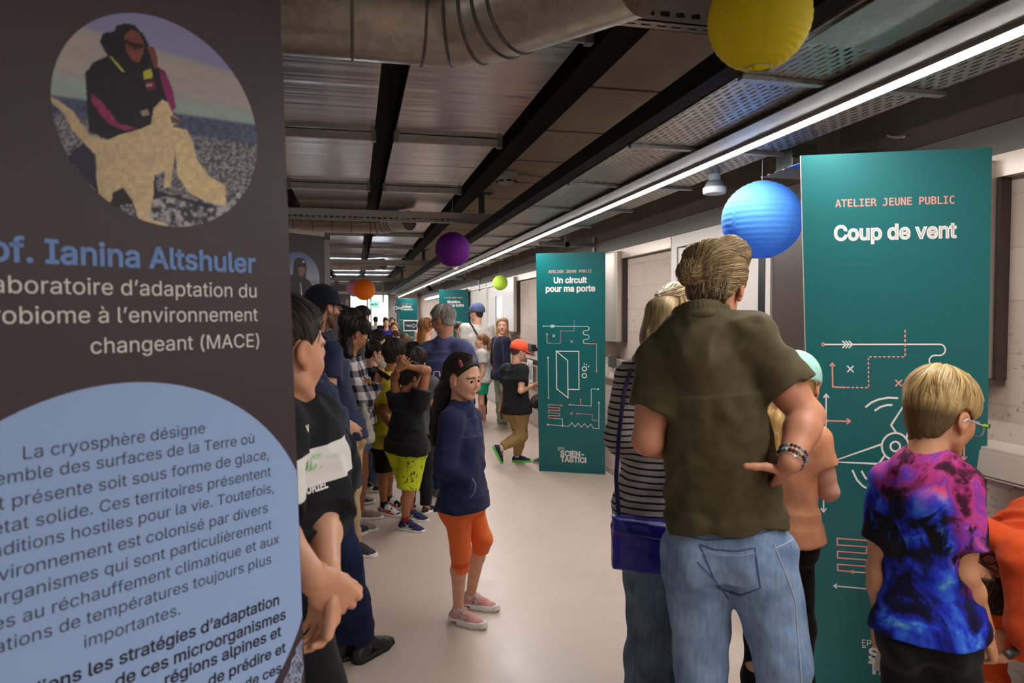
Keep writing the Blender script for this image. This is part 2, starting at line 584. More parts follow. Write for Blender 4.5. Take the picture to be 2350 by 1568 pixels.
def poly2(y, z, poly):
    """signed distance to a polygon in the side view"""
    d = np.full(len(y), 1e9, F4); sgn = np.ones(len(y), F4); n = len(poly)
    ins = np.zeros(len(y), bool)
    for i in range(n):
        ay, az = poly[i]; by, bz = poly[(i + 1) % n]
        ey, ez = by - ay, bz - az; wy, wz = y - ay, z - az
        t = np.clip((wy * ey + wz * ez) / (ey * ey + ez * ez), 0, 1)
        d = np.minimum(d, (wy - ey * t) ** 2 + (wz - ez * t) ** 2)
        c = ((az <= z) & (bz > z)) | ((bz <= z) & (az > z))
        xi = ay + (z - az) / (ez if abs(ez) > 1e-9 else 1e-9) * ey
        ins ^= c & (y < xi)
    return np.where(ins, -np.sqrt(d), np.sqrt(d))

FACE = {
 'short': [(.9, .31), (.33, .31), (.24, .20), (.20, .10), (.12, .07), (.09, -.10), (.02, -.10), (.0, .09), (-.08, .11), (-.13, .03), (-.14, -.16), (-.24, -.27), (-.9, -.36), (-.9, -1.2), (.9, -1.2)],
 'fringe': [(.9, .14), (.30, .14), (.23, .10), (.15, .06), (.10, -.10), (.03, -.10), (.0, .06), (-.08, .09), (-.13, .02), (-.14, -.16), (-.24, -.30), (-.9, -.42), (-.9, -1.2), (.9, -1.2)],
 'long': [(.9, .30), (.33, .30), (.24, .18), (.17, .05), (.12, -.15), (.10, -.4), (.10, -1.4), (.9, -1.4)],
 'tied': [(.9, .34), (.34, .34), (.25, .20), (.14, .10), (.06, .06), (.02, .10), (-.08, .11), (-.13, .03), (-.15, -.14), (-.26, -.24), (-.9, -.28), (-.9, -1.2), (.9, -1.2)],
 'bowl': [(.9, .08), (.30, .08), (.20, .0), (.10, -.06), (-.05, -.10), (-.14, -.16), (-.24, -.32), (-.9, -.42), (-.9, -1.2), (.9, -1.2)],
}
def hair_sdf(H, style='short', th=.045, groove=.012, freq=26, extra=(), seed=1, face=None, back=0.0, top=0.0, crown=(0, -.22, .45), wob=.9):
    g = H.hs; s = S(.05 * g)
    s.add(H.e((0, -.06 - back / 2, .14 + top / 2), (.315 + th, .395 + th + back / 2, .36 + th + top / 2)), H.e((0, -.12, -.08), (.25 + th, .26 + th, .28 + th)))
    if style in ('short', 'fringe', 'bowl'): s.add(H.e((0, .06, .17), (.27 + th, .27 + th, .27 + th)))
    poly = face or FACE[style]
    cr = np.array(crown, F4)
    def disp(p):
        l = H.loc(p); q = l - cr
        a = np.arctan2(q[:, 0], q[:, 1]); rr = np.sqrt((q ** 2).sum(1))
        n = vnoise(np.stack([a * 2.2, rr * 3.5, l[:, 2] * 2.5], 1), seed)
        v = np.sin(a * freq + n * 5 * wob + rr * 3) * .6 + .7 * vnoise(np.stack([np.cos(a) * freq * .7, np.sin(a) * freq * .7, rr * 4], 1), seed + 5)
        return -groove * g * v * np.clip(rr * 3, 0, 1)
    s.disp = disp
    def keep(p):
        l = H.loc(p); x = np.abs(l[:, 0])
        n = .02 * vnoise(np.stack([l[:, 0] * 14, l[:, 1] * 6, l[:, 2] * 3], 1), seed + 2)
        return (-poly2(l[:, 1] + n, l[:, 2] + n + .08 * x * x / .1 * 0, poly)) * g
    s.keep(keep, .02 * g)
    if extra:
        t = S(.04 * g); t.add((s, *s.bounds(0)))
        for e_ in extra: t.add(e_)
        st = np.array([1.0, 1.0, .10], F4)
        t.disp = lambda p: (-.0045 * vnoise(p * st * 95, seed) - .004 * vnoise(p * st * 40, seed + 1)) * np.clip((np.abs(H.loc(p)[:, 2] - .1) - .3) / .2 + .3, 0, 1)
        return t
    return s

def hair_paint(H, c1, c2, freq=40, seed=1, crown=(0, -.22, .45), dark=None):
    a1 = np.array(srgb(c1), F4); a2 = np.array(srgb(c2), F4); cr = np.array(crown, F4)
    def f(p):
        l = H.loc(p); q = l - cr
        a = np.arctan2(q[:, 0], q[:, 1]); rr = np.sqrt((q ** 2).sum(1))
        v = vnoise(np.stack([np.cos(a) * freq, np.sin(a) * freq, rr * 3 + l[:, 2] * 2], 1), seed) * .5 + .5
        v = v + .35 * vnoise(p * np.array([150, 150, 9], F4), seed + 8)
        v = np.clip(v * .8 + .3 * vnoise(np.stack([np.cos(a) * 6, np.sin(a) * 6, rr * 5], 1), seed + 3), 0, 1)
        c = a1 + (a2 - a1) * v[:, None]
        if dark:   # (colour, z below which the hair grows darker)
            d = np.array(srgb(dark[0]), F4); m_ = np.clip((dark[1] - l[:, 2]) / .15, 0, 1) * (l[:, 1] < .1)
            c = c + (d - c) * m_[:, None]
        return c
    return f

def strands(name, H, root, mat, n, path, r=.0012, seed=3):
    """single locks laid over the hair: path(random) gives a list of local points"""
    rnd = random.Random(seed); b = MB()
    for _ in range(n):
        pts = path(rnd)
        if not pts: continue
        pts = [H.w(*q) for q in pts]
        k = len(pts); rs = [r * (1 - .75 * (i / (k - 1)) ** 2) for i in range(k)]
        b.tube(pts, rs, 4, caps=False)
    o = b.build(name, mat, None, fix=False)
    o.data.transform(Matrix.Translation(-root.matrix_world.translation))
    o.parent = root
    return o

def locks_on(hair, H, root, mats, n, gen, r=.002, lift=.0012, seed=3, name='hair_locks'):
    """locks that follow the surface of the hair: gen(random) gives local points, which are dropped onto it"""
    me = hair.data; tr = BVHTree.FromPolygons([v.co.copy() for v in me.vertices], [tuple(p.vertices) for p in me.polygons])
    ro = root.matrix_world.translation; c = H.w(0, -.05, .06) - ro; rnd = random.Random(seed)
    for m_ in mats:
        b = MB()
        for _ in range(n):
            pts = gen(rnd); out = []; k = rnd.uniform(.2, 1.0)
            for i, q in enumerate(pts):
                d = (H.w(*q) - ro - c).normalized(); hit = tr.ray_cast(c + d * .5, -d)
                if hit[0] is None: break
                t = i / (len(pts) - 1)
                out.append(hit[0] + hit[1] * (lift + k * .004 * math.sin(math.pi * t) + (k * .010 * t ** 3 if k > .8 else 0)))
            if len(out) > 3:
                m2 = len(out); b.tube(out, [r * (.5 + .5 * math.sin(math.pi * min(1, .25 + .75 * i / (m2 - 1)))) + .0003 for i in range(m2)], 5, caps=False)
        if b.v:
            o = b.build(name, m_, None, fix=False); o.parent = root
def arc_to(rnd, a, e, t1=1.0, n=9, wave=.0, ph=0):
    """local points along the great circle from direction a towards e"""
    c = Vector((0, -.05, .06)); a = (Vector(a) - c).normalized(); e = (Vector(e) - c).normalized()
    an = a.angle(e); s_ = a.cross(e).normalized(); out = []
    for i in range(n):
        t = t1 * i / (n - 1); v = (a * math.sin((1 - t) * an) + e * math.sin(t * an)) / max(math.sin(an), .05)
        v = v + s_ * wave * math.sin(6 * t + ph)
        out.append(tuple(c + v.normalized() * .6))
    return out

# ---------------------------------------------------------------- hands
def hand(w, f, pn, ts, L, curl=(.35, .4, .45, .5), spread=.0, thumb=(.5, .35), tw=None):
    """wrist w, direction f, palm normal pn, thumb side ts, length L"""
    f = Vector(f).normalized(); pn = Vector(pn); pn = (pn - f * pn.dot(f)).normalized()
    t0 = f.cross(pn); ts = t0 if t0.dot(Vector(ts)) > 0 else -t0
    s = L / .185
    out = []
    k0 = w + f * .095 * s
    out.append(loft([w - f * .01 * s, w + f * .03 * s, w + f * .07 * s, k0], [.024 * s, .033 * s, .040 * s, .040 * s], [.019 * s, .017 * s, .015 * s, .012 * s], [ts] * 4, 2.6))
    for i in range(4):
        o = (.031, .0105, -.0105, -.030)[i] * s; ln = (.074, .082, .076, .060)[i] * s; r = (.0088, .0091, .0086, .0076)[i] * s
        d = (f + ts * (spread * (1.5 - i) / 1.5)).normalized()
        p = k0 + ts * o - f * (.004, .0, .004, .012)[i] * s
        a = 0; pts = [p - d * .015 * s, p]
        for q, ang in zip((.45, .31, .24), (curl[i] * .9, curl[i] * 1.2, curl[i] * .8)):
            a += ang
            p = p + (d * math.cos(a) + pn * math.sin(a)) * ln * q
            pts.append(p)
        out += chain(pts, [r * 1.05, r * 1.08, r, r * .93, r * .8])
    b = w + f * .028 * s + ts * .024 * s + pn * .006 * s
    a1, a2 = thumb
    d1 = (f * math.cos(a1) + ts * math.sin(a1) + pn * .25).normalized()
    d2 = (f * math.cos(a2) + ts * math.sin(a2) + pn * .25).normalized()
    if tw: d1 = Vector(tw[0]).normalized(); d2 = Vector(tw[1]).normalized()
    p1 = b + d1 * .042 * s; p2 = p1 + d2 * .031 * s; p3 = p2 + (d2 * .9 + pn * .1).normalized() * .025 * s
    out += chain([b, p1, p2, p3], [.015 * s, .0115 * s, .0105 * s, .0085 * s])
    return out

# ---------------------------------------------------------------- skeleton
def skel(H, x, y, phi, stance=.055, lean=0, child=False, step=0):
    """default standing figure; every joint may be overridden afterwards"""
    f = dirv(phi); r = f.cross(Z); b = Vector((x, y, 0))
    up = (Z + f * math.tan(R_(lean))).normalized()
    J = {'f': f, 'r': r, 'H': H, 'base': b}
    hip = b + Z * .515 * H
    for n, q in (('l', -1), ('r', 1)):
        J['hip' + n] = hip + r * q * .05 * H
        J['an' + n] = b + r * q * stance * H + Z * .047 * H + f * step * q * H
        J['kn' + n] = lerp(J['hip' + n], J['an' + n], .5) + f * .012 * H
        J['toe' + n] = f + r * q * .15
        J['sh' + n] = hip + up * (.29 if not child else .285) * H + r * q * (.106 if not child else .098) * H
        J['el' + n] = J['sh' + n] + r * q * .025 * H - Z * .172 * H - f * .01 * H
        J['wr' + n] = J['el' + n] - Z * .145 * H + f * .035 * H
    J['neck'] = hip + up * (.318 if not child else .305) * H
    J['head'] = J['neck'] + up * (.108 if not child else .115) * H + f * .012 * H
    return J

def shoe_make(root, name, ank, f, u, L, mat, solemat, lacemat=None, hcl=.004, wide=1.0, ah=.31, toe=None, solet=.11):
    f = Vector(f); u = Vector(u).normalized(); f = (f - u * f.dot(u)).normalized(); r = f.cross(u)
    base = ank - u * ah * L
    W = L * wide
    def q(x, y, z): return base + r * x * W + f * y * L + u * z * L
    B = np.array([r, f, u], F4).T
    s = S(.06 * L)
    s.add(ell(q(0, -.08, .14), [.125 * W, .16 * L, .17 * L], B), ell(q(0, .42, .08), [.155 * W, .27 * L, .13 * L], B),
          rc(q(0, .05, .27), q(0, .35, .145), .10 * W, .125 * W), rc(q(0, -.01, .2), q(0, -.01, .33), .115 * W, .125 * W))
    s.cut(q(0, 0, solet * .75), -u)
    s.cut(q(0, 0, .40), (u + f * .22), .01 * L)
    s.sub(rc(q(0, -.01, .34), q(0, -.01, .5), .085 * W, .09 * W), .01 * L)
    o = sobj(name, s, hcl, mat, root)
    bl = va(base); rr = va(r); ff = va(f); uu = va(u)
    def sole(p):
        d = p - bl; x = d @ rr / W; y = d @ ff / L; z = d @ uu
        def c2(ax, ay, bx, by, ra, rb):
            ex, ey = bx - ax, by - ay; t = np.clip(((x - ax) * ex + (y - ay) * ey) / (ex * ex + ey * ey), 0, 1)
            return np.sqrt((x - ax - ex * t) ** 2 + (y - ay - ey * t) ** 2) - (ra + (rb - ra) * t)
        d2 = (smin(c2(0, -.10, 0, .42, .135, .165), c2(0, .42, -.0, .60, .165, .12), .04) - .012) * L
        tk = solet * L * (1 + .25 * np.clip((-y) / .2, 0, 1))
        rock = np.maximum(0, y - .5) ** 2 * .5 * L
        return np.maximum(d2 + .006 * np.abs(z / tk - .5) * 2, np.maximum(z - tk - rock, rock - z))
    m_ = L
    so = S(0).add((sole, bl - m_, bl + m_))
    so = sobj('sole', so, hcl, solemat, root, lo=bl - .8 * L, hi=bl + .8 * L)
    so.parent = o; 
    if lacemat:
        b = MB()
        for k in range(4):
            y0 = .16 + .06 * k; z0 = .362 - .056 * k
            b.tube([q(-.085, y0, z0 - .05), q(-.04, y0 + .015, z0 + .002), q(.04, y0 + .03, z0 - .006), q(.085, y0 + .04, z0 - .06)], .011 * L, 6)
        b.tube([q(-.02, .15, .34), q(-.09, .12, .36), q(-.12, .2, .3)], .010 * L, 6)
        b.tube([q(.02, .15, .34), q(.09, .14, .36), q(.12, .22, .29)], .010 * L, 6)
        lo_ = b.build('laces', lacemat); lo_.data.transform(Matrix.Translation(-root.matrix_world.translation)); lo_.parent = o
    return o

_FR = np.array(Euler((.5, .35, .7)).to_matrix(), F4)
def folds(amp, sc=(9, 9, 4), seed=0, amp2=None, sc2=(26, 26, 12)):
    """cloth creases: long soft ridges on turned axes plus smaller wrinkles"""
    a = np.array(sc, F4); b = np.array(sc2, F4); amp2 = amp * .45 if amp2 is None else amp2
    def f(p):
        q = p @ _FR
        w_ = np.stack([vnoise(q * 4.3, seed + 9), vnoise(q * 4.3, seed + 11), vnoise(q * 4.3, seed + 12)], 1) * .8
        n = vnoise(q * a * 1.15 + w_, seed); m_ = vnoise(q[:, [1, 2, 0]] * b + w_ * 2, seed + 1)
        return (amp * (np.sqrt(n * n + .004) * 2 - .6) + amp2 * m_).astype(F4)
    return f

def ring(c, n, rad, r, front=None, drop=0, k=14, sx=1.0, fdir=None):
    """collar: closed loop of short solids"""
    n = Vector(n).normalized(); x = n.orthogonal().normalized() if fdir is None else (Vector(fdir) - n * Vector(fdir).dot(n)).normalized()
    y = n.cross(x); pts = []
    for i in range(k):
        a = 2 * math.pi * i / k
        pts.append(c + x * math.cos(a) * rad + y * math.sin(a) * rad * sx - n * drop * (.5 + .5 * math.cos(a)))
    return [rc(pts[i], pts[(i + 1) % k], r, r) for i in range(k)]

def top_sdf(J, o):
    """shirt, jumper or jacket; o: sleeve ('tee', 'long', 'none', fraction), hem, ease, b (bulk), fold"""
    H = J['H']; b = o.get('b', 1.0); e = o.get('ease', .012); hem = o.get('hem', .02)
    Pc = (J['hipl'] + J['hipr']) / 2; Sm = (J['shl'] + J['shr']) / 2; N = J['neck']
    lh = J['hipr'] - J['hipl']; ls = J['shr'] - J['shl']
    down = (Pc - Sm).normalized()
    hp = Pc + down * hem * H + o.get('hemoff', Vector((0, 0, 0)))
    sw = ls.length / 2; fh = J.get('tf', J['f'])
    pts = [hp + down * .04, hp, Pc - down * .02 * H, lerp(Pc, Sm, .42) + fh * o.get('belly', 0), lerp(Pc, Sm, .75), lerp(Pc, Sm, .95), N - (N - Sm) * .15]
    hw = .094 * H * b + e
    ws = [hw * o.get('flare', 1.0), hw * o.get('flare', 1.0), hw, (.086 * H * b + e * 1.2), min(.1 * H * b + e, sw * 1.02 + .01), sw * .92, .045 * H]
    ds = [(.068 * H * b + e) * o.get('flare', 1.0)] * 2 + [.068 * H * b + e, .060 * H * b + e * 1.2 + o.get('bellyd', 0), .064 * H * b + e, .045 * H * b + e, .04 * H]
    lats = [lh, lh, lh, lerp(lh, ls, .4), lerp(lh, ls, .8), ls, ls]
    t = S(.02).add(loft(pts, ws, ds, lats, 2.3))
    s = S(o.get('k', .035))
    for n, q in (('l', -1), ('r', 1)):
        t.add(rc(N + ls.normalized() * q * .03 * H - Z * .012 * H, J['sh' + n] + down * -.004 * H, .03 * H, .034 * H * b + e * .5), k=.03)
    t.add(rc(N - Z * .06 * H - fh * .004 * H, N - Z * .014 * H + fh * .010 * H, .057 * H, .051 * H), k=.03)
    if o.get('under') is not None:
        un = o['under']; lo_, hi_ = un.bounds(0)
        t.add((lambda p: un(p) - o.get('over', .010), lo_ - .01, hi_ + .01), k=.05)
    t.cut(hp, down, .004)
    s.add((t, *t.bounds(0)))
    sl = o.get('sleeve', 'tee')
    for n in 'lr':
        if sl == 'none': continue
        a, el, wr = J['sh' + n], J['el' + n], J['wr' + n]
        slv = sl[n] if isinstance(sl, dict) else sl
        r0 = .034 * H * b + e
        c = S(.02)
        if slv == 'long' or (isinstance(slv, float) and slv > 1):
            fr = .97 if slv == 'long' else slv - 1
            end = lerp(el, wr, fr)
            rw = o.get('cuff', .019 * H + e * .7)
            c.add(rc(a, el, r0, .028 * H * b + e), rc(el, end, .028 * H * b + e, rw))
            if slv == 'long': c.add(*ring(lerp(el, wr, fr - .05), wr - el, rw * .8, rw * .35))
            c.cut(end, wr - el, .003)
            s.add((c, *c.bounds(0)), k=.025)
        else:
            fr = .55 if slv == 'tee' else slv
            end = lerp(a, el, fr)
            fl = o.get('sflare', .004)
            c.add(rc(a, lerp(a, el, fr * 1.1), r0 * 1.02, .031 * H * b + e + fl))
            c.cut(end, el - a, .003)
            s.add((c, *c.bounds(0)), k=o.get('sk', .04))
    nk = (J['head'] - N); nr = o.get('neckr', .043 * H)
    nd = nk.normalized()
    s.sub(rc(N + nd * .016 * H + fh * .012 * H, N + nd * .2 * H + fh * .02 * H, nr, nr * 1.25), .004)
    if o.get('fold', .006): s.disp = folds(o.get('fold', .006), o.get('fsc', (9, 9, 4)), o.get('seed', 1))
    s0 = s; s = S(.006).add((s0, *s0.bounds(0)))
    if o.get('collar', True):
        s.add(*ring(N + nd * .012 * H + fh * .012 * H, nd - fh * .25, nr + .001, o.get('collar_r', .006), fdir=fh, k=16), k=.006)
    if o.get('polo'):
        cr = []
        c = N + nd * .022 * H + fh * .005 * H; rt = ls.normalized()
        for i in range(13):
            a = R_(-150 + 300 * i / 12)
            cr.append((c - fh * math.cos(a) * (nr + .006) + rt * math.sin(a) * (nr + .010) - Z * (.010 * H * (1 - math.cos(a)) * 1.0)))
        for i in range(12):
            s.add(loft([cr[i], cr[i + 1]], [.024, .024], [.006, .006], [nd, nd]), k=.008)
    if o.get('hood'):
        s.add(*ring(N + nd * .03 * H - fh * .02 * H, nd + fh * .2, nr + .03, .035, fdir=fh), k=.03)
    for x in o.get('add', ()): s.add(x, k=o.get('addk', .02))
    for x in o.get('sub', ()): s.sub(x, .01)
    return s

def bottom_sdf(J, o):
    """trousers (leg=1.97), shorts (leg about .8), capris (leg about 1.25): leg counts thigh 0-1 then shin 1-2"""
    H = J['H']; b = o.get('b', 1.0); e = o.get('ease', .010); leg = o.get('leg', 1.97)
    Pc = (J['hipl'] + J['hipr']) / 2; lh = J['hipr'] - J['hipl']; Sm = (J['shl'] + J['shr']) / 2
    up = (Sm - Pc).normalized()
    s = S(o.get('k', .035))
    wz = o.get('waist', .055)
    t = S(.02).add(loft([Pc - up * .03 * H, Pc + up * .01 * H, Pc + up * (wz + .03) * H], [.092 * H * b + e, .092 * H * b + e, .078 * H * b + e * .4], [.068 * H * b + e, .070 * H * b + e, .052 * H * b + e * .4], [lh] * 3, 2.2))
    t.add(ell(Pc - J['f'] * .03 * H - up * .01 * H + lh.normalized() * .042 * H, [.046 * H * b, .052 * H * b, .056 * H * b], np.array([lh.normalized(), J['f'], Z], F4).T),
          ell(Pc - J['f'] * .03 * H - up * .01 * H - lh.normalized() * .042 * H, [.046 * H * b, .052 * H * b, .056 * H * b], np.array([lh.normalized(), J['f'], Z], F4).T))
    t.cut(Pc + up * wz * H, up, .003)
    s.add((t, *t.bounds(0)))
    rk = o.get('knee', .034 * H * b + e); ra = o.get('ankle', .027 * H * b + e)
    for n in 'lr':
        hp, kn, an = J['hip' + n], J['kn' + n], J['an' + n]
        c = S(.03)
        r0 = .052 * H * b + e
        lg = leg[n] if isinstance(leg, dict) else leg
        if lg > 1:
            end = lerp(kn, an, lg - 1)
            c.add(rc(hp - up * .01 * H, kn, r0, rk), rc(kn, lerp(kn, an, .45), rk, lerp(rk, ra, .35)), rc(lerp(kn, an, .45), lerp(kn, an, max(1.05, lg - .9)), lerp(rk, ra, .35), ra))
            c.cut(end, an - kn, .003)
        else:
            end = lerp(hp, kn, lg)
            rl = o.get('hemr', .046 * H * b + e)
            c.add(rc(hp - up * .01 * H, lerp(hp, kn, lg * 1.08), r0, rl))
            c.cut(end, kn - hp, .003)
        s.add((c, *c.bounds(0)), k=.03)
    for x in o.get('add', ()): s.add(x, k=.02)
    if o.get('fold', .005): s.disp = folds(o.get('fold', .005), o.get('fsc', (10, 10, 6)), o.get('seed', 4))
    return s

def body_sdfs(J, o, hh, px):
    """naked figure: trunk, head with neck, arms with hands, legs"""
    H = J['H']; b = o.get('b', 1.0)
    Pc = (J['hipl'] + J['hipr']) / 2; Sm = (J['shl'] + J['shr']) / 2; N = J['neck']
    lh = J['hipr'] - J['hipl']; ls = J['shr'] - J['shl']; sw = ls.length / 2
    tr = S(.03).add(loft([Pc - (Sm - Pc).normalized() * .03 * H, Pc, lerp(Pc, Sm, .42), lerp(Pc, Sm, .75), lerp(Pc, Sm, .97), N],
                         [.075 * H * b, .08 * H * b, .07 * H * b, min(.082 * H * b, sw), sw * .75, .032 * H], [.05 * H * b, .055 * H * b, .046 * H * b, .05 * H * b, .035 * H * b, .03 * H], [lh, lh, lh, ls, ls, ls]))
    out = [(tr, max(.012, px * 4))]
    hd = head_sdf(hh, ears=o.get('ears', True), plump=o.get('plump', 0), nose=o.get('nose', .8 if J['H'] < 1.45 else .95), eye=o.get('eye', 1.05 if J['H'] < 1.45 else .95))
    nr = o.get('neck', .034 * H)
    g = hh.hs
    hn = S(.03 * H).add((hd, *hd.bounds(0)))
    hn.add(rc(N - Z * .01 * H, hh.w(0, -.10, -.22), nr * 1.08, nr * .95), rc(N - Z * .035 * H, lerp(N, J['shl'], .5) - Z * .035 * H, .024 * H, .016 * H), rc(N - Z * .035 * H, lerp(N, J['shr'], .5) - Z * .035 * H, .024 * H, .016 * H), k=.007 * H)
    out.append((hn, min(max(px * 1.6, .0026), g / 26)))
    for n, q in (('l', -1), ('r', 1)):
        a, el, wr = J['sh' + n], J['el' + n], J['wr' + n]
        if o.get('noarm' + n): continue
        s = S(.02)
        ab = o.get('armb', b)
        s.add(rc(a, el, .028 * H * ab, .0225 * H * ab), rc(lerp(a, el, .35), lerp(a, el, .7), .030 * H * ab, .025 * H * ab), rc(el, lerp(el, wr, .3), .0225 * H * ab, .0235 * H * ab), rc(lerp(el, wr, .3), wr, .0235 * H * ab, .0155 * H * ab))
        hf = J.get('hf' + n, wr - el)
        pn = J.get('pn' + n, -J['r'] * q)
        ts = J.get('ts' + n, J['f'])
        kw = J.get('hk' + n, {})
        hp = hand(wr, hf, pn, ts, o.get('handL', .105 * H), **kw)
        s.add(hp, k=.005)
        out.append((s, max(px * 1.7, .0028)))
    if o.get('legs', True):
        for n in 'lr':
            hp, kn, an = J['hip' + n], J['kn' + n], J['an' + n]
            s = S(.02); bf = J['f']; b = o.get('b', 1.0) * o.get('legs_in', 1.0)
            s.add(rc(hp, kn, .044 * H * b, .030 * H * b), rc(kn, lerp(kn, an, .3) - bf * .006 * H, .029 * H * b, .031 * H * b), rc(lerp(kn, an, .3) - bf * .006 * H, an, .031 * H * b, .0195 * H * b), rc(an, an - Z * .026 * H + Vector(J['toe' + n]).normalized() * .03 * H, .0195 * H, .014 * H))
            out.append((s, max(px * 2.2, .005)))
    return out

def human(name, label, J, d, hd, skin, top, bottom, shoes=None, hair=None, o=None, eyes=None, paint=None, group=None, socks=None):
    """assemble one person; J joints, d depth from the camera, hd = (forward, up, head height)"""
    o = o or {}; px = d / FPX
    c0 = (J['anl'] + J['anr']) / 2
    root = empty('person', Vector((c0.x, c0.y, 0)), label, 'person', group)
    hh = Head(J['head'], hd[0], hd[1], hd[2], o.get('fd', .055 if J['H'] < 1.45 else 0))
    parts = {'root': root, 'head': hh}
    pt = dict(paint or {}); 
    lg = (bottom or {}).get('leg', 1.97)
    if not isinstance(lg, dict) and lg > 1.8: o = dict(o, legs_in=.82)
    body = sobj('body', body_sdfs(J, o, hh, px), None, vcol('skin', .48, .35), root, skin_paint(skin, hh, **pt))
    parts['body'] = body
    hc = max(px * 2.3, .0042)
    bs = bottom_sdf(J, bottom) if bottom else None
    if top:
        top = dict(top, under=bs)
        parts['top'] = sobj(top.get('name', 'shirt'), top_sdf(J, top), top.get('h', hc), top['mat'], root, top.get('color'), top.get('it', 3))
    if bottom:
        parts['bottom'] = sobj(bottom.get('name', 'trousers'), bs, bottom.get('h', hc * 1.15), bottom['mat'], root, bottom.get('color'), 2)
    if hair:
        kw = {k: v for k, v in hair.items() if k not in ('c1', 'c2', 'mat', 'extra', 'pfreq', 'dark', 'lock_z')}
        ex = hair.get('extra', ())
        ex = ex(hh) if callable(ex) else ex
        hs_ = hair_sdf(hh, extra=ex, **kw)
        parts['hair'] = sobj('hair', hs_, min(max(px * 1.8, .003), hh.hs / 22), vcol('hair', .55, .28), root, hair_paint(hh, hair['c1'], hair['c2'], hair.get('pfreq', 40), hair.get('seed', 1), hair.get('crown', (0, -.22, .45)), hair.get('dark')))
        if d < 7.5 and o.get('locks', True):
            cr = hair.get('crown', (0, -.22, .45)); ez = hair.get('lock_z', -.3)
            def gen(rnd):
                a = rnd.uniform(-math.pi, math.pi); s0 = rnd.uniform(.03, .9)
                e_ = (.42 * math.sin(a), -.05 - .5 * math.cos(a), ez + rnd.uniform(-.1, .15) + .35 * max(0, -math.cos(a)))
                st = (cr[0] + .1 * math.sin(a), cr[1] - .1 * math.cos(a), cr[2])
                pts = arc_to(rnd, st, e_, 1.0, 15, .02, a * 3); k0 = int(s0 * 7); return pts[k0:k0 + rnd.randint(6, 9)]
            locks_on(parts['hair'], hh, root, [plain('lock_' + hair['c1'], hair['c1'], .5), plain('lock_' + hair['c2'], hair['c2'], .5)], 110, gen, max(.0009, px * .45), .0004, 11)
    if eyes:
        eye_parts(hh, root, eyes)
    if shoes:
        for n in 'lr':
            if n in shoes.get('skip', ''): continue
            u = J.get('up' + n, Z)
            parts['shoe_' + n] = shoe_make(root, 'shoe', J['an' + n], J['toe' + n], u, shoes.get('L', .152 * J['H']), shoes['mat'], shoes['sole'], shoes.get('lace'), max(px * 2.2, .0045), shoes.get('wide', 1.0), ah=shoes.get('ah', .31), solet=shoes.get('solet', .11))
    if socks:
        for n in 'lr':
            if n in (shoes or {}).get('skip', ''): continue
            an = J['an' + n]; kn = J['kn' + n]
            t_ = an + (kn - an).normalized() * socks.get('h', .05)
            s = S(.01).add(rc(an - Z * .01, t_, .0215 * J['H'], .0225 * J['H'])); s.cut(t_, kn - an, .002)
            sobj('sock', s, max(px * 2.5, .005), socks['mat'], root)
    return parts

def local_part(b, name, mat, root, parent=None, bevel=0):
    """link a collected solid (world coordinates) as a part of root"""
    o = b.build(name, mat, None, bevel=bevel)
    o.data.transform(Matrix.Translation(-root.matrix_world.translation))
    o.parent = parent or root
    return o

def glasses(hh, root, mat, lensmat=None, r=.095, rect=False, dz=-.01, dy=0):
    b = MB(); g = hh.hs; dz = dz - hh.fd
    for q in (.135, -.135):
        pts = []
        for i in range(16):
            a = 2 * math.pi * i / 16; cx = math.cos(a); sx = math.sin(a)
            if rect: cx = math.copysign(abs(cx) ** .6, cx); sx = math.copysign(abs(sx) ** .6, sx)
            pts.append(hh.w(q + r * 1.12 * cx, .40 + dy - .35 * abs(q + r * cx) ** 2, dz + r * .85 * sx))
        b.tube(pts, .010 * g, 6, closed=True)
        s = 1 if q > 0 else -1
        b.tube([hh.w(s * .25, .37 + dy, dz + .02), hh.w(s * .34, .24 + dy, dz + .04), hh.w(s * .355, -.02, dz + .06), hh.w(s * .34, -.10, dz - .02)], .011 * g, 6)
    b.tube([hh.w(.04, .41 + dy, dz + .01), hh.w(0, .43 + dy, dz + .025), hh.w(-.04, .41 + dy, dz + .01)], .009 * g, 6)
    return local_part(b, 'glasses', mat, root)

def cap_make(hh, root, mat, visormat=None, brim=.30, th=.075, px=.002, tilt=.12, low=.10, side=0, h=None, panel=True, btn=True):
    """baseball cap: dome, visor, top button; side turns the visor"""
    g = hh.hs; s = S(.03 * g)
    s.add(hh.e((0, -.06, .15), (.315 + th, .395 + th, .36 + th)))
    s.cut(hh.w(0, 0, low), -(hh.u + hh.f * -tilt), .01 * g)
    cc = va(hh.c); 
    if panel:
        def disp(p):
            l = hh.loc(p); a = np.arctan2(l[:, 0], l[:, 1] + .06)
            return .008 * g * np.exp(-((np.abs(np.mod(a + math.pi / 6, math.pi / 3) - math.pi / 6)) / .035) ** 2) * 1.0
        s.disp = disp
    o = sobj('cap', s, h or max(px * 2, .004), mat, root)
    v = S(.01 * g)
    lo = low + tilt * .3
    def vis(p):
        l = hh.loc(p); x, y, z = l[:, 0], l[:, 1], l[:, 2]
        e = np.sqrt((x / (.30 + th * .6)) ** 2 + ((y - .20) / (.20 + brim)) ** 2) - 1
        zc = lo + .06 - .9 * x ** 2 * .6 - .25 * np.maximum(y - .3, 0)
        d = np.maximum(e * .28, np.abs(z - zc) - .018)
        return np.maximum(d, .18 - y) * g
    c = va(hh.c)
    v.add((vis, c - g, c + g))
    vo = sobj('visor', v, min(h or max(px * 2, .004), .0045), visormat or mat, root)
    vo.parent = o
    if btn:
        bo = sobj('button', S(0).add(hh.e((0, -.06, .15 + .36 + th), (.03, .03, .018))), max(.004, px * 1.5), mat, root); bo.parent = o
    return o

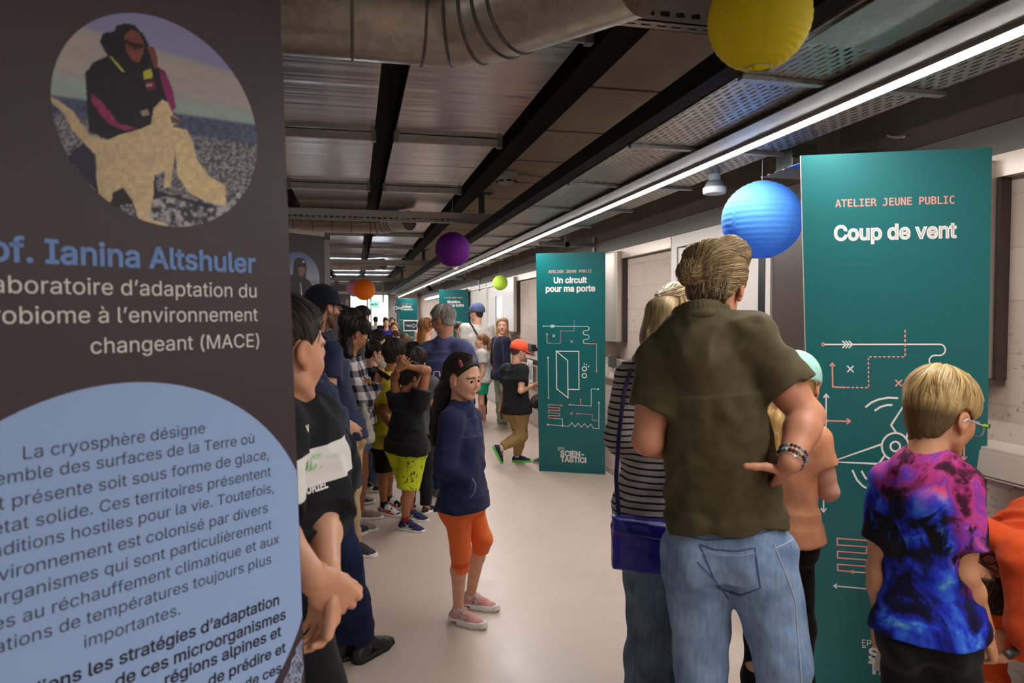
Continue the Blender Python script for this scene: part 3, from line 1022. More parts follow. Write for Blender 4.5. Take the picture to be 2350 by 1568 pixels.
def shoe_mark(sh, root, ank, f, L, pts, mat, r, side=1, name='side_stripe'):
    """stripe laid on the side of a shoe; pts are (along the foot, height) in foot lengths"""
    me = sh.data; tr = BVHTree.FromPolygons([v.co.copy() for v in me.vertices], [tuple(p.vertices) for p in me.polygons]); ro = root.matrix_world.translation
    f = Vector(f); f.z = 0; f.normalize(); rt = f.cross(Z) * side; b0 = Vector((ank.x, ank.y, ank.z - .31 * L)) - ro; w_ = []
    for (x0, z0), (x1, z1) in zip(pts[:-1], pts[1:]):
        for t in (0, .33, .67, 1):
            p = b0 + f * (x0 + (x1 - x0) * t) * L + Z * (z0 + (z1 - z0) * t) * L
            hit = tr.ray_cast(p + rt * .3, -rt)
            if hit[0] is not None: w_.append(hit[0] + hit[1] * .0006)
    if len(w_) > 1:
        b = MB(); b.tube(w_, r, 6); o = b.build(name, mat, None); o.parent = sh; o.matrix_parent_inverse = Matrix()
# ================================================================ setting
WX = 2.42        # face of the right block wall
YE = 27.0        # far end of the corridor

def m_floor():
    t = NT('floor_linoleum', .33, 0, .45); v = t.coords()
    n = t.noise(v, 1.3, 4); n2 = t.noise(v, 300, 2)
    c = t.ramp(n, [(.3, srgb('c2afa3')), (.7, srgb('cab7ab'))])
    t.col(t.mix(.12, c, t.ramp(n2, [(.3, srgb('a08e84')), (.7, srgb('d0bfb3'))])))
    t.l(t.ramp(t.noise(v, 5, 4), [(.3, (.30,)), (.7, (.44,))]), t.b.inputs['Roughness'])
    t.bump(n2, .05, .002)
    return t.m
def m_block():
    t = NT('block_wall', .85, 0, .2)
    v = t.coords((1, 1, 1), (R_(90), 0, R_(90)))
    sp = t.n('ShaderNodeTexCoord'); s_ = t.sep(sp.outputs['Object'])
    cb = t.n('ShaderNodeCombineXYZ'); t.l(s_[1], cb.inputs[0]); t.l(s_[2], cb.inputs[1])
    br = t.n('ShaderNodeTexBrick'); br.inputs['Scale'].default_value = 1.0
    br.inputs['Brick Width'].default_value = .5; br.inputs['Row Height'].default_value = .2
    br.inputs['Mortar Size'].default_value = .004; br.inputs['Mortar Smooth'].default_value = .2
    br.inputs['Color1'].default_value = srgb('b9aaa0') + (1,); br.inputs['Color2'].default_value = srgb('b2a398') + (1,)
    br.inputs['Mortar'].default_value = srgb('a89a8f') + (1,)
    t.l(cb.outputs[0], br.inputs['Vector'])
    o = sp.outputs['Object']
    pits = t.noise(o, 42, 3, .6)
    pit = t.ramp(pits, [(.33, (1, 1, 1)), (.40, (0, 0, 0))])
    zone = t.ramp(t.noise(o, 1.7, 2), [(.38, (0, 0, 0)), (.62, (1, 1, 1))])
    pz = t.mix(1, pit, zone, 'MULTIPLY')
    t.col(t.mix(pz, br.outputs['Color'], srgb('8d7c71')))
    h = t.math('SUBTRACT', t.math('MULTIPLY', t.noise(o, 90, 4), .5), t.math('MULTIPLY', pz, 1.4))
    h = t.math('SUBTRACT', h, br.outputs['Fac'])
    t.bump(h, .35, .005)
    return t.m
def m_concrete():
    t = NT('board_concrete', .85, 0, .2); v = t.coords()
    s_ = t.sep(v)
    a = t.ramp(t.noise(v, 3, 6, .6), [(.25, srgb('c2af97')), (.75, srgb('dccab0'))])
    w_ = t.n('ShaderNodeTexWave', wave_type='BANDS', bands_direction='Y'); w_.inputs['Scale'].default_value = .36
    w_.inputs['Distortion'].default_value = .15
    t.l(v, w_.inputs['Vector'])
    line = t.ramp(w_.outputs['Fac'], [(.0, (1, 1, 1)), (.006, (0, 0, 0))])
    t.col(t.mix(line, a, srgb('5d5144')))
    t.bump(t.noise(v, 40, 5), .25, .006)
    return t.m
def m_panel_metal():
    """rolled ceiling sheet: shallow ripples across the corridor"""
    t = NT('rippled_sheet_metal', .27, .93, .5); v = t.coords()
    t.col(srgb('b9b4b3'))
    w_ = t.noise(t.coords((.12, 7.0, .1)), 1.0, 2, .5)
    fine = t.noise(t.coords((.3, 26, .1)), 1.0, 1, .5)
    slow = t.noise(t.coords((1.6, .12, .1)), 1.0, 1)
    h = t.math('ADD', t.math('ADD', w_, t.math('MULTIPLY', fine, .17)), t.math('MULTIPLY', slow, .8))
    t.bump(h, .75, .012)
    return t.m
def m_galv(name='galvanised', c='8d8c8a', rough=.38):
    if name in MATS: return MATS[name]
    t = NT(name, rough, .85, .5); v = t.coords()
    vo = t.n('ShaderNodeTexVoronoi'); vo.inputs['Scale'].default_value = 45; t.l(v, vo.inputs['Vector'])
    a = srgb(c)
    t.col(t.mix(.35, a, t.ramp(vo.outputs['Color'], [(.2, tuple(x * .7 for x in a)), (.8, tuple(min(1, x * 1.25) for x in a))])))
    t.l(t.ramp(t.noise(v, 14, 4), [(.3, (rough - .08,)), (.7, (rough + .14,))]), t.b.inputs['Roughness'])
    MATS[name] = t.m
    return t.m
def m_tray():
    """perforated cable tray: staggered slots are real openings"""
    t = NT('perforated_tray', .42, .75, .5); v = t.coords()
    t.col(srgb('a19f9c'))
    s_ = t.sep(v)
    row = t.math('MULTIPLY', s_[0], 1 / .024)
    ri = t.math('FLOOR', row); rf = t.math('FRACT', row)
    col = t.math('ADD', t.math('MULTIPLY', s_[1], 1 / .056), t.math('MULTIPLY', ri, .5))
    cf = t.math('FRACT', col)
    a = t.math('LESS_THAN', t.math('ABSOLUTE', t.math('SUBTRACT', rf, .5)), .19)
    b = t.math('LESS_THAN', t.math('ABSOLUTE', t.math('SUBTRACT', cf, .5)), .33)
    hole = t.math('MULTIPLY', a, b)
    tr = t.n('ShaderNodeBsdfTransparent'); mx = t.n('ShaderNodeMixShader')
    out = t.t.nodes['Material Output']
    t.l(hole, mx.inputs[0]); t.l(t.b.outputs[0], mx.inputs[1]); t.l(tr.outputs[0], mx.inputs[2])
    t.l(mx.outputs[0], out.inputs[0])
    return t.m

M_FLOOR, M_BLOCK, M_CONC, M_SHEET, M_TRAY = m_floor(), m_block(), m_concrete(), m_panel_metal(), m_tray()
M_GALV = m_galv()
M_RAIL = m_galv('rail_steel', 'b0aeab', .42)
M_DARK = plain('dark_paint', '131212', .8, 0, .2)
M_BLACK = plain('black_plastic', '0d0d0e', .45)
M_WHITE = plain('white_plastic', 'd9d7d2', .45)
M_WPAINT = plain('white_paint', 'cfcac4', .6)
M_DOOR = plain('door_laminate', 'cdc8c2', .4)
M_DOORD = plain('dark_door', '4a3f3a', .35)
def m_anod():
    t = NT('anodised_panel', .36, .55, .5); v = t.coords((2, 2, 60))
    t.col(srgb('c0b3a8')); t.bump(t.noise(v, 3, 2), .03, .002)
    return t.m
M_ANOD = m_anod()
M_LED = NT('led_strip').m
_e = M_LED.node_tree.nodes['Principled BSDF']
_e.inputs['Emission Color'].default_value = (1.0, .968, .93, 1); _e.inputs['Emission Strength'].default_value = LED_POWER
_e.inputs['Base Color'].default_value = (.8, .8, .8, 1)

def struct(name, b, mat, bevel=0):
    o = b.build(name, mat, bevel=bevel); o['kind'] = 'structure'; return o

struct('floor', MB().box((-4.2, -4, -.05), (WX + .3, YE + 6, 0)), M_FLOOR)
struct('wall_right', MB().box((WX, -4, 0), (WX + .25, YE + 6, 3.05)), M_BLOCK)
struct('wall_left', MB().box((-4.2, -4, 0), (-4.0, YE + 6, 3.05)), M_WPAINT)
struct('wall_back', MB().box((-4.2, -4.2, 0), (WX + .25, -4, 3.05)), M_WPAINT)
struct('ceiling', MB().box((-4.2, -4.2, 3.0), (WX + .25, YE + 6, 3.15)), plain('dark_ceiling', '2e2b28', .8))
struct('trim_1', MB().box((1.17, -4, 2.76), (WX, YE - 1, 3.0)), M_CONC)            # concrete slab strip beside the right wall
b = MB(); b.box((1.02, -4, 2.70), (1.17, YE - 1, 3.0))
struct('trim_2', b, plain('slab_edge', '1d1915', .85, 0, .2))
# far wall with glazing
b = MB()
b.box((-4.0, YE, 2.42), (WX, YE + .3, 3.0)); b.box((1.3, YE, 0), (WX, YE + .3, 2.42)); b.box((-4.0, YE, 0), (-1.9, YE + .3, 2.42)); b.box((-1.9, YE, 0), (1.3, YE + .3, .12))
struct('wall_far', b, plain('far_wall', 'd0ccc8', .7))
b = MB()
for x in (-1.9, -1.1, -.3, .42, .56, 1.24): b.box((x, YE + .06, .12), (x + .06, YE + .16, 2.42))
b.box((-1.9, YE + .06, .12), (1.3, YE + .16, .20)); b.box((-1.9, YE + .06, 2.34), (1.3, YE + .16, 2.42))
wf = struct('window_1', b, M_WHITE)
t = NT('window_glass', .02); t.b.inputs['Transmission Weight'].default_value = 1; t.b.inputs['IOR'].default_value = 1.0; t.b.inputs['Alpha'].default_value = .25
g_ = MB().box((-1.86, YE + .10, .18), (1.28, YE + .115, 2.36)).build('pane', t.m, wf); g_['kind'] = 'structure'
struct('trim_3', MB().box((-4.0, YE - 3.2, 2.36), (WX, YE - 2.9, 3.0)), plain('bulkhead', '8b8885', .7))
t_up = NT('cast_concrete', .85, 0, .2); _v = t_up.coords()
t_up.col(t_up.ramp(t_up.noise(_v, 4, 6, .6), [(.25, srgb('544b43')), (.75, srgb('6a6057'))])); t_up.bump(t_up.noise(_v, 50, 5), .3, .005)
# lintel strip along the block wall
b = MB(); b.box((WX - .055, -1.5, 2.065), (WX, 3.0, 2.15)); b.box((WX - .055, 4.86, 2.065), (WX, 10.75, 2.15)); b.box((WX - .055, 14.2, 2.065), (WX, 24, 2.15))
struct('trim_4', b, M_ANOD)
struct('wall_upper', MB().box((WX - .03, -1.5, 2.275), (WX - .001, YE, 3.0)), t_up.m)
b = MB(); b.box((WX - .04, -1.5, 2.155), (WX, 24, 2.27))
struct('trim_5', b, plain('grey_lintel', '77736d', .7))
struct('baseboard_right', MB().box((WX - .012, 4.86, 0), (WX, 24, .06)), plain('skirting', '9a8d84', .5))

# doors of the right wall
def door(n, y0, y1, leaf, win=None, z1=2.06):
    b = MB()
    b.box((WX - .05, y0, 0), (WX, y0 + .09, z1 + .09)); b.box((WX - .05, y1 - .09, 0), (WX, y1, z1 + .09)); b.box((WX - .05, y0 + .09, z1), (WX, y1 - .09, z1 + .09))
    fr = struct('door_%d' % n, b, M_DOOR)
    b = MB()
    if win:
        a0, a1, c0, c1 = win
        for q in ((y0 + .1, a0, .01, z1 - .01), (a1, y1 - .1, .01, z1 - .01), (a0, a1, .01, c0), (a0, a1, c1, z1 - .01)):
            b.box((WX - .04, q[0], q[2]), (WX - .005, q[1], q[3]))
    else: b.box((WX - .04, y0 + .1, .01), (WX - .005, y1 - .1, z1 - .01))
    lf = b.build('leaf', leaf, fr); lf['kind'] = 'structure'
    if win:
        gl = MB().box((WX - .03, win[0], win[2]), (WX - .02, win[1], win[3])).build('pane', plain('door_glass', '39413f', .12), fr); gl['kind'] = 'structure'
    return fr
door(1, 3.69, 4.86, M_DOOR)
d2 = door(2, 2.55, 3.66, M_DOORD)
b = MB().box((WX - .052, 3.62, 0), (WX - .03, 3.69, 2.06)); q = b.build('seal', M_BLACK, d2); q['kind'] = 'structure'
d3 = door(3, 10.85, 12.45, M_DOOR, (11.15, 11.68, 1.15, 1.88))
b = MB(); b.tube([(WX - .09, 12.1, .98), (WX - .09, 12.1, 1.36)], .014); b.tube([(WX - .09, 12.1, 1.0), (WX - .04, 12.1, 1.0)], .01); b.tube([(WX - .09, 12.1, 1.34), (WX - .04, 12.1, 1.34)], .01)
q = b.build('door_handle', M_GALV, d3); q['kind'] = 'structure'
door(4, 12.5, 14.2, M_DOOR)

# hanging sheet-metal panels on the wall
for k, (y0, y1, lab) in enumerate(((2.13, 2.5, 'beige metal wall panel beside the large teal board about wind'),
                                   (5.86, 7.0, 'beige metal wall panel just right of the teal board about a circuit'),
                                   (10.02, 10.72, 'beige metal wall panel right of the far white door with window'),
                                   (14.6, 15.6, 'beige metal wall panel behind the woman and man near the far teal board'))):
    o = empty('wall_panel', Vector((WX - .05, (y0 + y1) / 2, 1.28)), lab, 'panel', 'metal wall panels')
    MB().box((WX - .1, y0, 1.30), (WX, y1, 2.13)).build('sheet', M_ANOD, o, .006)
    MB().box((WX - .105, y0 - .012, 1.275), (WX, y1 + .012, 1.30)).build('bottom_rail', m_galv('panel_rail', '6e5f55', .5), o)
    MB().box((WX - .05, y0 - .02, 1.30), (WX - .001, y0 - .004, 2.06)).build('shadow_strip', plain('shadow_brown', '352a24', .6), o)  # dark colour stands for the shadow line beside the raised panel

# cable trunking
def trunk(y0, y1, x, lab):
    o = empty('cable_trunking', Vector((WX, (y0 + y1) / 2, .94)), lab, 'trunking', 'cable trunking on the block wall')
    MB().box((x, y0, .94), (WX - .002, y1, 1.06)).build('duct_body', plain('trunking_grey', 'bcb0a6', .45), o, .004)
    b = MB()
    n = max(1, int((y1 - y0) / 1.0))
    for i in range(n): b.box((x - .003, y0 + .01 + i * (y1 - y0) / n, .955), (x, y0 + (i + 1) * (y1 - y0) / n - .01, 1.045))
    b.build('cover', plain('trunking_cover', 'c6bab0', .45), o)
trunk(-.6, 2.19, WX - .16, 'deep beige cable trunking at right edge of the picture')
trunk(2.2, 2.54, WX - .04, 'short beige trunking piece behind the large teal board')
trunk(4.95, 9.9, WX - .05, 'long beige cable trunking on block wall behind the teal board about a circuit')
# notices and small boxes along the trunking
o = MB().box((WX - .060, 9.05, .62), (WX - .056, 9.35, .93)).build('paper_notice', plain('paper', 'e4e0da', .7)); tag(o, 'white printed sheet hanging below the wall trunking beside boy in orange cap', 'paper')
b = MB()
for i in range(6): b.box((WX - .0615, 9.07 + .045 * i, .66), (WX - .0601, 9.07 + .045 * i + .025, .90 - .03 * (i % 3)))
b.build('print', plain('paper_print', '7d7c7c', .7), o)
b = MB().box((WX - .10, 8.95, 1.061), (WX - .03, 9.5, 1.15)); tag(b.build('black_box', M_BLACK, bevel=.006), 'black box lying on the wall trunking behind orange cap boy', 'box')
b = MB().box((WX - .09, 6.02, 1.061), (WX - .03, 6.10, 1.17)); tag(b.build('wall_socket', plain('grey_box', '4c4a49', .5), bevel=.006), 'small grey box on trunking right of the teal board about a circuit', 'box')
tag(MB().box((WX - .046, 3.98, 1.52), (WX - .0415, 4.2, 1.62)).build('door_sign', plain('paper', 'e4e0da', .7)), 'small white sheet on the white door near olive shirt man', 'sign')

# ---------------------------------------------------------------- ceiling equipment
# rippled ceiling panels
ys = [-2.4 + 1.63 * i for i in range(18)]
xs = [(.24, .87), (-.51, .12), (-1.26, -.63), (-2.01, -1.38), (-2.76, -2.13), (-3.51, -2.88)]
b0 = None
src = {}
for xi, (x0, x1) in enumerate(xs):
    for yi in range(len(ys) - 1):
        if xi > 2 and yi > 12: continue
        cx = (x0 + x1) / 2; y0, y1 = ys[yi] + .03, ys[yi + 1] - .03
        o = empty('ceiling_panel', Vector((cx, (y0 + y1) / 2, 2.62)), 'rippled grey metal ceiling panel hung between the steel rails', 'ceiling panel', 'rippled metal ceiling panels')
        if not src:
            sh = MB().box((-.315, -(y1 - y0) / 2, 0), (.315, (y1 - y0) / 2, .03)).build('sheet', M_SHEET, None); sh.parent = o
            b = MB(); b.box((-.32, (y1 - y0) / 2 + .002, -.035), (.32, (y1 - y0) / 2 + .028, -.005)); b.box((-.32, (y1 - y0) / 2 + .008, -.05), (.32, (y1 - y0) / 2 + .022, -.035))
            rl = b.build('rail', M_RAIL, None); rl.parent = o
            cls_ = []
            for q in (-.325, .295):
                cl = MB().box((q, (y1 - y0) / 2 - .005, -.055), (q + .03, (y1 - y0) / 2 + .035, .01)).build('clip', M_GALV, None); cl.parent = o; cls_.append(cl)
            src = {'k': (sh, rl, *cls_)}
        else:
            for c in src['k']:
                d = c.copy(); COL.objects.link(d); d.parent = o
# black service channel between the panel rows
b = MB()
for x0 in (.12, -.63, -1.38):
    tag(MB().box((x0 + .005, -2.4, 2.74), (x0 + .115, YE - 1.2, 2.9)).build('service_channel', M_DARK), 'dark open channel running between two rows of ceiling panels', 'channel', 'dark ceiling channels')

# round ducts
def duct(pts, r, lab, ribs):
    o = empty('ventilation_duct', Vector(pts[0]), lab, 'duct', 'round ventilation ducts')
    MB().tube(pts, r, 40).build('pipe', M_DUCT, o)
    for p, n_ in ribs:
        b = MB()
        n_ = Vector(n_).normalized(); p = Vector(p)
        u_ = n_.orthogonal().normalized(); v_ = n_.cross(u_)
        b.tube([p + (u_ * math.cos(2 * math.pi * i / 40) + v_ * math.sin(2 * math.pi * i / 40)) * (r + .0005) for i in range(40)], .0045, 6, closed=True)
        b.build('seam', m_galv('seam_steel', '5d5a57', .45), o)
M_DUCT = m_galv('duct_steel', '9c958c', .33)
def elbow_path(x0, x1, y, z, rb, ang, tail):
    pts = [Vector((x0 + (x1 - x0) * i / 8, y, z)) for i in range(9)]
    a_ = R_(ang); ribs = []
    x = -.02
    c = Vector((x1, y - rb, z))
    for i in range(1, 9):
        t_ = a_ * i / 8
        pts.append(c + Vector((math.sin(t_), math.cos(t_), 0)) * rb)
    d = Vector((math.cos(a_), -math.sin(a_), 0))
    e = pts[-1]
    ribs = [(Vector((x1 - .19 * k, y, z)), (1, 0, .0)) for k in range(0, 9)]
    ribs += [(c + Vector((math.sin(a_ * q), math.cos(a_ * q), 0)) * rb, (math.cos(a_ * q), -math.sin(a_ * q), 0)) for q in (.33, .66, 1)]
    pts += [e + d * tail * k / 4 for k in range(1, 5)]
    ribs += [(e + d * .05, d)]
    return pts, ribs
p_, r_ = elbow_path(-3.6, .19, 1.93, 2.375, .26, 52, .40); duct(p_, .125, 'large galvanised duct with elbow crossing the ceiling in the foreground', r_)
p_, r_ = elbow_path(-3.6, .16, 7.28, 2.505, .26, 52, .28); duct(p_, .10, 'galvanised duct crossing the ceiling behind the dark banners', r_)
p_, r_ = elbow_path(-3.6, .12, 13.2, 2.505, .26, 52, .3); duct(p_, .10, 'far galvanised duct beyond the purple lantern', r_)

# slotted steel beams with hangers
bm_y = (2.14, 6.7, 12.6, 18.5, 24.2)
bl = ('nearest slotted steel beam at the top edge of the picture', 'slotted steel beam left of the smoke detector', 'slotted steel beam behind the purple lantern', 'slotted steel beam just above the orange lantern', 'slotted steel beam behind the orange lantern', 'farthest slotted steel beam before the bright window')
def slot_mat():
    t = NT('slotted_beam', .5, .35, .5); v = t.coords(); t.col(srgb('b9b5b0'))
    s_ = t.sep(v)
    cf = t.math('FRACT', t.math('MULTIPLY', s_[0], 1 / .055))
    a = t.math('LESS_THAN', t.math('ABSOLUTE', t.math('SUBTRACT', cf, .5)), .3)
    bz = t.math('LESS_THAN', t.math('ABSOLUTE', t.math('SUBTRACT', s_[2], .028)), .009)
    by = t.math('LESS_THAN', t.math('ABSOLUTE', t.math('SUBTRACT', s_[1], 0)), .006)
    hole = t.math('MULTIPLY', a, t.math('MAXIMUM', bz, by))
    tr = t.n('ShaderNodeBsdfTransparent'); mx = t.n('ShaderNodeMixShader')
    t.l(hole, mx.inputs[0]); t.l(t.b.outputs[0], mx.inputs[1]); t.l(tr.outputs[0], mx.inputs[2]); t.l(mx.outputs[0], t.t.nodes['Material Output'].inputs[0])
    return t.m
M_SLOT = slot_mat()
for k, y in enumerate(bm_y):
    zb = 2.51 if k == 0 else 2.455
    o = empty('steel_beam', Vector((1.36, y, zb)), bl[k], 'beam', 'slotted steel beams')
    L = -4.9
    b = MB(); b.box((L, -.03, 0), (0, -.026, .10)); b.box((L, .026, 0), (0, .03, .10)); b.box((L, -.03, 0), (0, .03, .004))
    q = b.build('channel', M_SLOT, None); q.parent = o
    b = MB(); b.box((-.04, -.018, .10), (.015, .018, 2.757 - zb)); b.box((-.11, -.05, 2.745 - zb), (.09, .05, 2.759 - zb))
    q = b.build('hanger', m_galv('hanger_steel', '6f6e6c', .45), None); q.parent = o; q.location = (-.005 if k else -.01, 0, -.0)
    q.location.x = -.12
    b = MB(); b.box((-.06, -.035, -.035), (.0, .035, -.002))
    q = b.build('end_clamp', M_GALV, None); q.parent = o; q.location = (-.10, 0, 0)

# cable tray with the light line under it
o = empty('cable_tray', Vector((1.51, 0, 2.28)), 'long perforated metal cable tray carrying the white light line', 'cable tray')
q = MB().box((-.35, -3.9, 0), (.35, YE - 3.4, .002)).build('tray_floor', M_TRAY, None); q.parent = o
b = MB(); b.box((-.354, -3.9, 0), (-.35, YE - 3.4, .06)); b.box((.35, -3.9, 0), (.354, YE - 3.4, .06)); q = b.build('side_wall', M_RAIL, None); q.parent = o
q = MB().box((-.435, -3.9, .0), (-.37, YE - 3.4, .07)).build('support_angle', plain('black_steel', '0b0b0b', .85, 0, .15), None); q.parent = o
cb0 = None
for i in range(30):
    if cb0 is None:
        cb0 = MB().box((-.36, -.015, -.016), (.38, .015, -.002)).build('cross_bar', M_GALV, None); q = cb0
    else:
        q = cb0.copy(); COL.objects.link(q)
    q.parent = o; q.location = (0, -2.4 + .86 * i, 0)
o = empty('light_line', Vector((1.592, 0, 2.243)), 'long glowing white light line under the perforated cable tray', 'light')
q = MB().box((-.15, -3.8, .012), (.026, YE - 1.0, .0165)).build('housing', plain('light_housing', '6f6b69', .5, .3), None); q.parent = o
q = MB().box((-.0224, -3.8, .0), (.0224, YE - 1.0, .0118)).build('profile', plain('light_profile', '9b9896', .4, .6), None); q.parent = o
b = MB()
for i in range(13): b.box((-.022, -3.8 + 2.28 * i, -.004), (.022, -3.8 + 2.28 * (i + 1) - .004, -.0002))
q = b.build('diffuser', M_LED, None); q.parent = o
q = MB().box((1.17 - 1.592, .75, .034), (1.40 - 1.592, 1.62, .0365)).build('joint_plate', M_GALV, bpy.data.objects['cable_tray']); q.matrix_parent_inverse = Matrix(); q.location = (.082, 0, -.0445)
for x_ in (-.0255, .0225):
    qq = MB().box((x_, -3.8, -.0015), (x_ + .003, YE - 1.0, .0118)).build('profile_lip', plain('light_profile', '9b9896', .4, .6), None); qq.parent = bpy.data.objects['light_line']
# added light line, out of view, to brighten the left side of the hall
o = empty('light_line', Vector((-2.6, 0, 2.5)), 'added unseen fill light line on the left side of the hall', 'light')
q = MB().box((-.04, -3.8, .012), (.04, 16, .094)).build('housing', plain('light_housing', '55524f', .5, .3), None); q.parent = o
M_LED_FILL = M_LED.copy(); M_LED_FILL.node_tree.nodes['Principled BSDF'].inputs['Emission Strength'].default_value = LED_POWER * .16
q = MB().box((-.025, -3.8, -.012), (.025, 16, .0118)).build('diffuser', M_LED_FILL, None); q.parent = o

# crossing tray with junction boxes by the wall
o = empty('branch_tray', Vector((2.1, 2.75, 2.2)), 'short side cable tray with boxes above the large teal board', 'cable tray')
def lp(b, name, mat, bev=0):
    x = b.build(name, mat, o, bev); return x
lp(MB().box((1.88, 2.68, 2.20), (2.42, 2.92, 2.203)), 'tray_floor', M_TRAY)
lp(MB().box((1.88, 2.677, 2.20), (2.42, 2.68, 2.24)), 'side_wall', M_GALV)
lp(MB().box((1.92, 2.74, 2.205), (2.05, 2.86, 2.32)), 'junction_box', m_galv('box_steel', '565a55', .5), .004)
lp(MB().box((2.14, 2.70, 2.20), (2.19, 2.74, 2.76)), 'post', m_galv('hanger_steel'))
lp(MB().box((2.24, 2.72, 2.205), (2.36, 2.86, 2.30)), 'cover_plate', plain('dark_cover', '2b2724', .7), .003)
lp(MB().tube([(2.39, 2.70, 2.37), (2.37, 2.64, 2.345), (2.33, 2.54, 2.32)], .006, 8), 'cable_tie', plain('pale_plastic', 'b9a9a6', .5))
lp(MB().box((1.86, 2.60, 2.195), (1.98, 2.68, 2.199)), 'blue_label', plain('blue_tape', '2a6fd0', .5))

# round lamp, detector, small devices
o = empty('round_lamp', P(1640, 440, 3.55), 'round grey ceiling lamp left of the blue lantern', 'lamp')
c = P(1640, 440, 3.55)
MB().lathe([(.0, -.012), (.054, -.012), (.058, -.008), (.060, .0), (.060, .018), (.055, .022)], c).build('lens', plain('lamp_grey', 'b9bec2', .45), o)
MB().lathe([(.054, .022), (.042, .05), (.038, .055)], c, 40).build('ribbed_body', plain('lamp_body', '6f767a', .5), o)
MB().lathe([(.030, .055), (.030, .10), (.024, .10), (.024, .14)], c).build('stem', plain('lamp_grey', 'b9bec2', .45), o)
c = onplane(1163, 397, Vector((0, 0, 2.755)), Z)
o = empty('smoke_detector', c, 'white smoke detector on the concrete ceiling', 'smoke detector')
MB().lathe([(.10, .0), (.10, -.03), (.095, -.04)], c).build('base', M_WHITE, o)
MB().lathe([(.088, -.04), (.085, -.07), (.06, -.095), (.03, -.1)], c).build('sensor_head', M_WHITE, o)
b = MB()
for i in range(8):
    a = 2 * math.pi * i / 8; b.obox(c + Vector((math.cos(a) * .08, math.sin(a) * .08, -.075)), Vector((-math.sin(a), math.cos(a), 0)) * .02, Vector((math.cos(a), math.sin(a), 0)) * .006, Z * .006)
b.build('vent', M_BLACK, o)
b = MB(); b.tube([c + Vector((.1, 0, -.012)), c + Vector((.75, .12, -.012)), c + Vector((1.2, .2, -.012))], .008, 8)
tag(b.build('conduit', M_GALV), 'thin grey conduit running from the smoke detector', 'conduit')
c = P(1044, 612, 9.6)
o = empty('motion_sensor', c, 'small white sensor below the purple lantern', 'sensor')
MB().lathe([(.07, 0.06), (.07, .02), (.05, .0)], c).build('base', M_WHITE, o); MB().lathe([(.045, 0), (.03, -.03), (.012, -.045)], c).build('lens', M_WHITE, o)
for (px, py, d, lab) in ((988, 668, 19.0, 'dark round lamp above the teal board about a box'), (978, 662, 16.5, 'dark round lamp left of the teal board about a box')):
    c = P(px, py, d); o = empty('round_lamp', c, lab, 'lamp')
    MB().lathe([(.11, 0), (.11, .03), (.05, .1), (.05, .3)], c).build('shade', M_DARK, o)
# brackets between tray and wall
for k, (y, lab) in enumerate(((6.6, 'grey steel wall bracket above the teal board about a circuit'), (13.2, 'grey steel wall bracket above the lime lantern'), (19.0, 'grey steel wall bracket above the far teal boards'))):
    b = MB(); b.box((1.78, y - .02, 2.24), (WX, y + .02, 2.28)); b.box((2.06, y - .02, 2.24), (2.1, y + .02, 2.76)); b.box((WX - .06, y - .03, 2.02), (WX - .02, y + .03, 2.34))
    tag(b.build('wall_bracket', M_GALV), lab, 'bracket', 'tray brackets')
M_EXIT = NT('exit_lit').m; _x = M_EXIT.node_tree.nodes['Principled BSDF']; _x.inputs['Base Color'].default_value = (.2, .7, .45, 1); _x.inputs['Emission Color'].default_value = (.35, .9, .65, 1); _x.inputs['Emission Strength'].default_value = .55
# green exit sign
o = empty('exit_sign', P(860, 698, 22), 'green exit sign hanging in front of the bright window', 'sign')
c = P(859, 699, 22)
MB().box((c.x - .17, c.y - .015, c.z - .11), (c.x + .17, c.y + .015, c.z + .11)).build('panel', M_EXIT, o)
b = MB(); b.box((c.x - .12, c.y - .019, c.z - .03), (c.x + .0, c.y - .015, c.z + .03)); b.prism([(c.x + .02, c.y - .019, c.z - .06), (c.x + .12, c.y - .019, c.z), (c.x + .02, c.y - .019, c.z + .06)], (0, .004, 0))
b.build('arrow', M_WHITE, o)
MB().box((c.x - .01, c.y - .01, c.z + .11), (c.x + .01, c.y + .01, 3.0)).build('rod', M_GALV, o)
b = MB(); b.box((c.x + .25, c.y - .03, c.z + .05), (c.x + .31, c.y + .03, 3.0)); tag(b.build('ceiling_strut', m_galv('strut', '9fb3b0', .5)), 'pale steel strut beside the exit sign', 'strut')

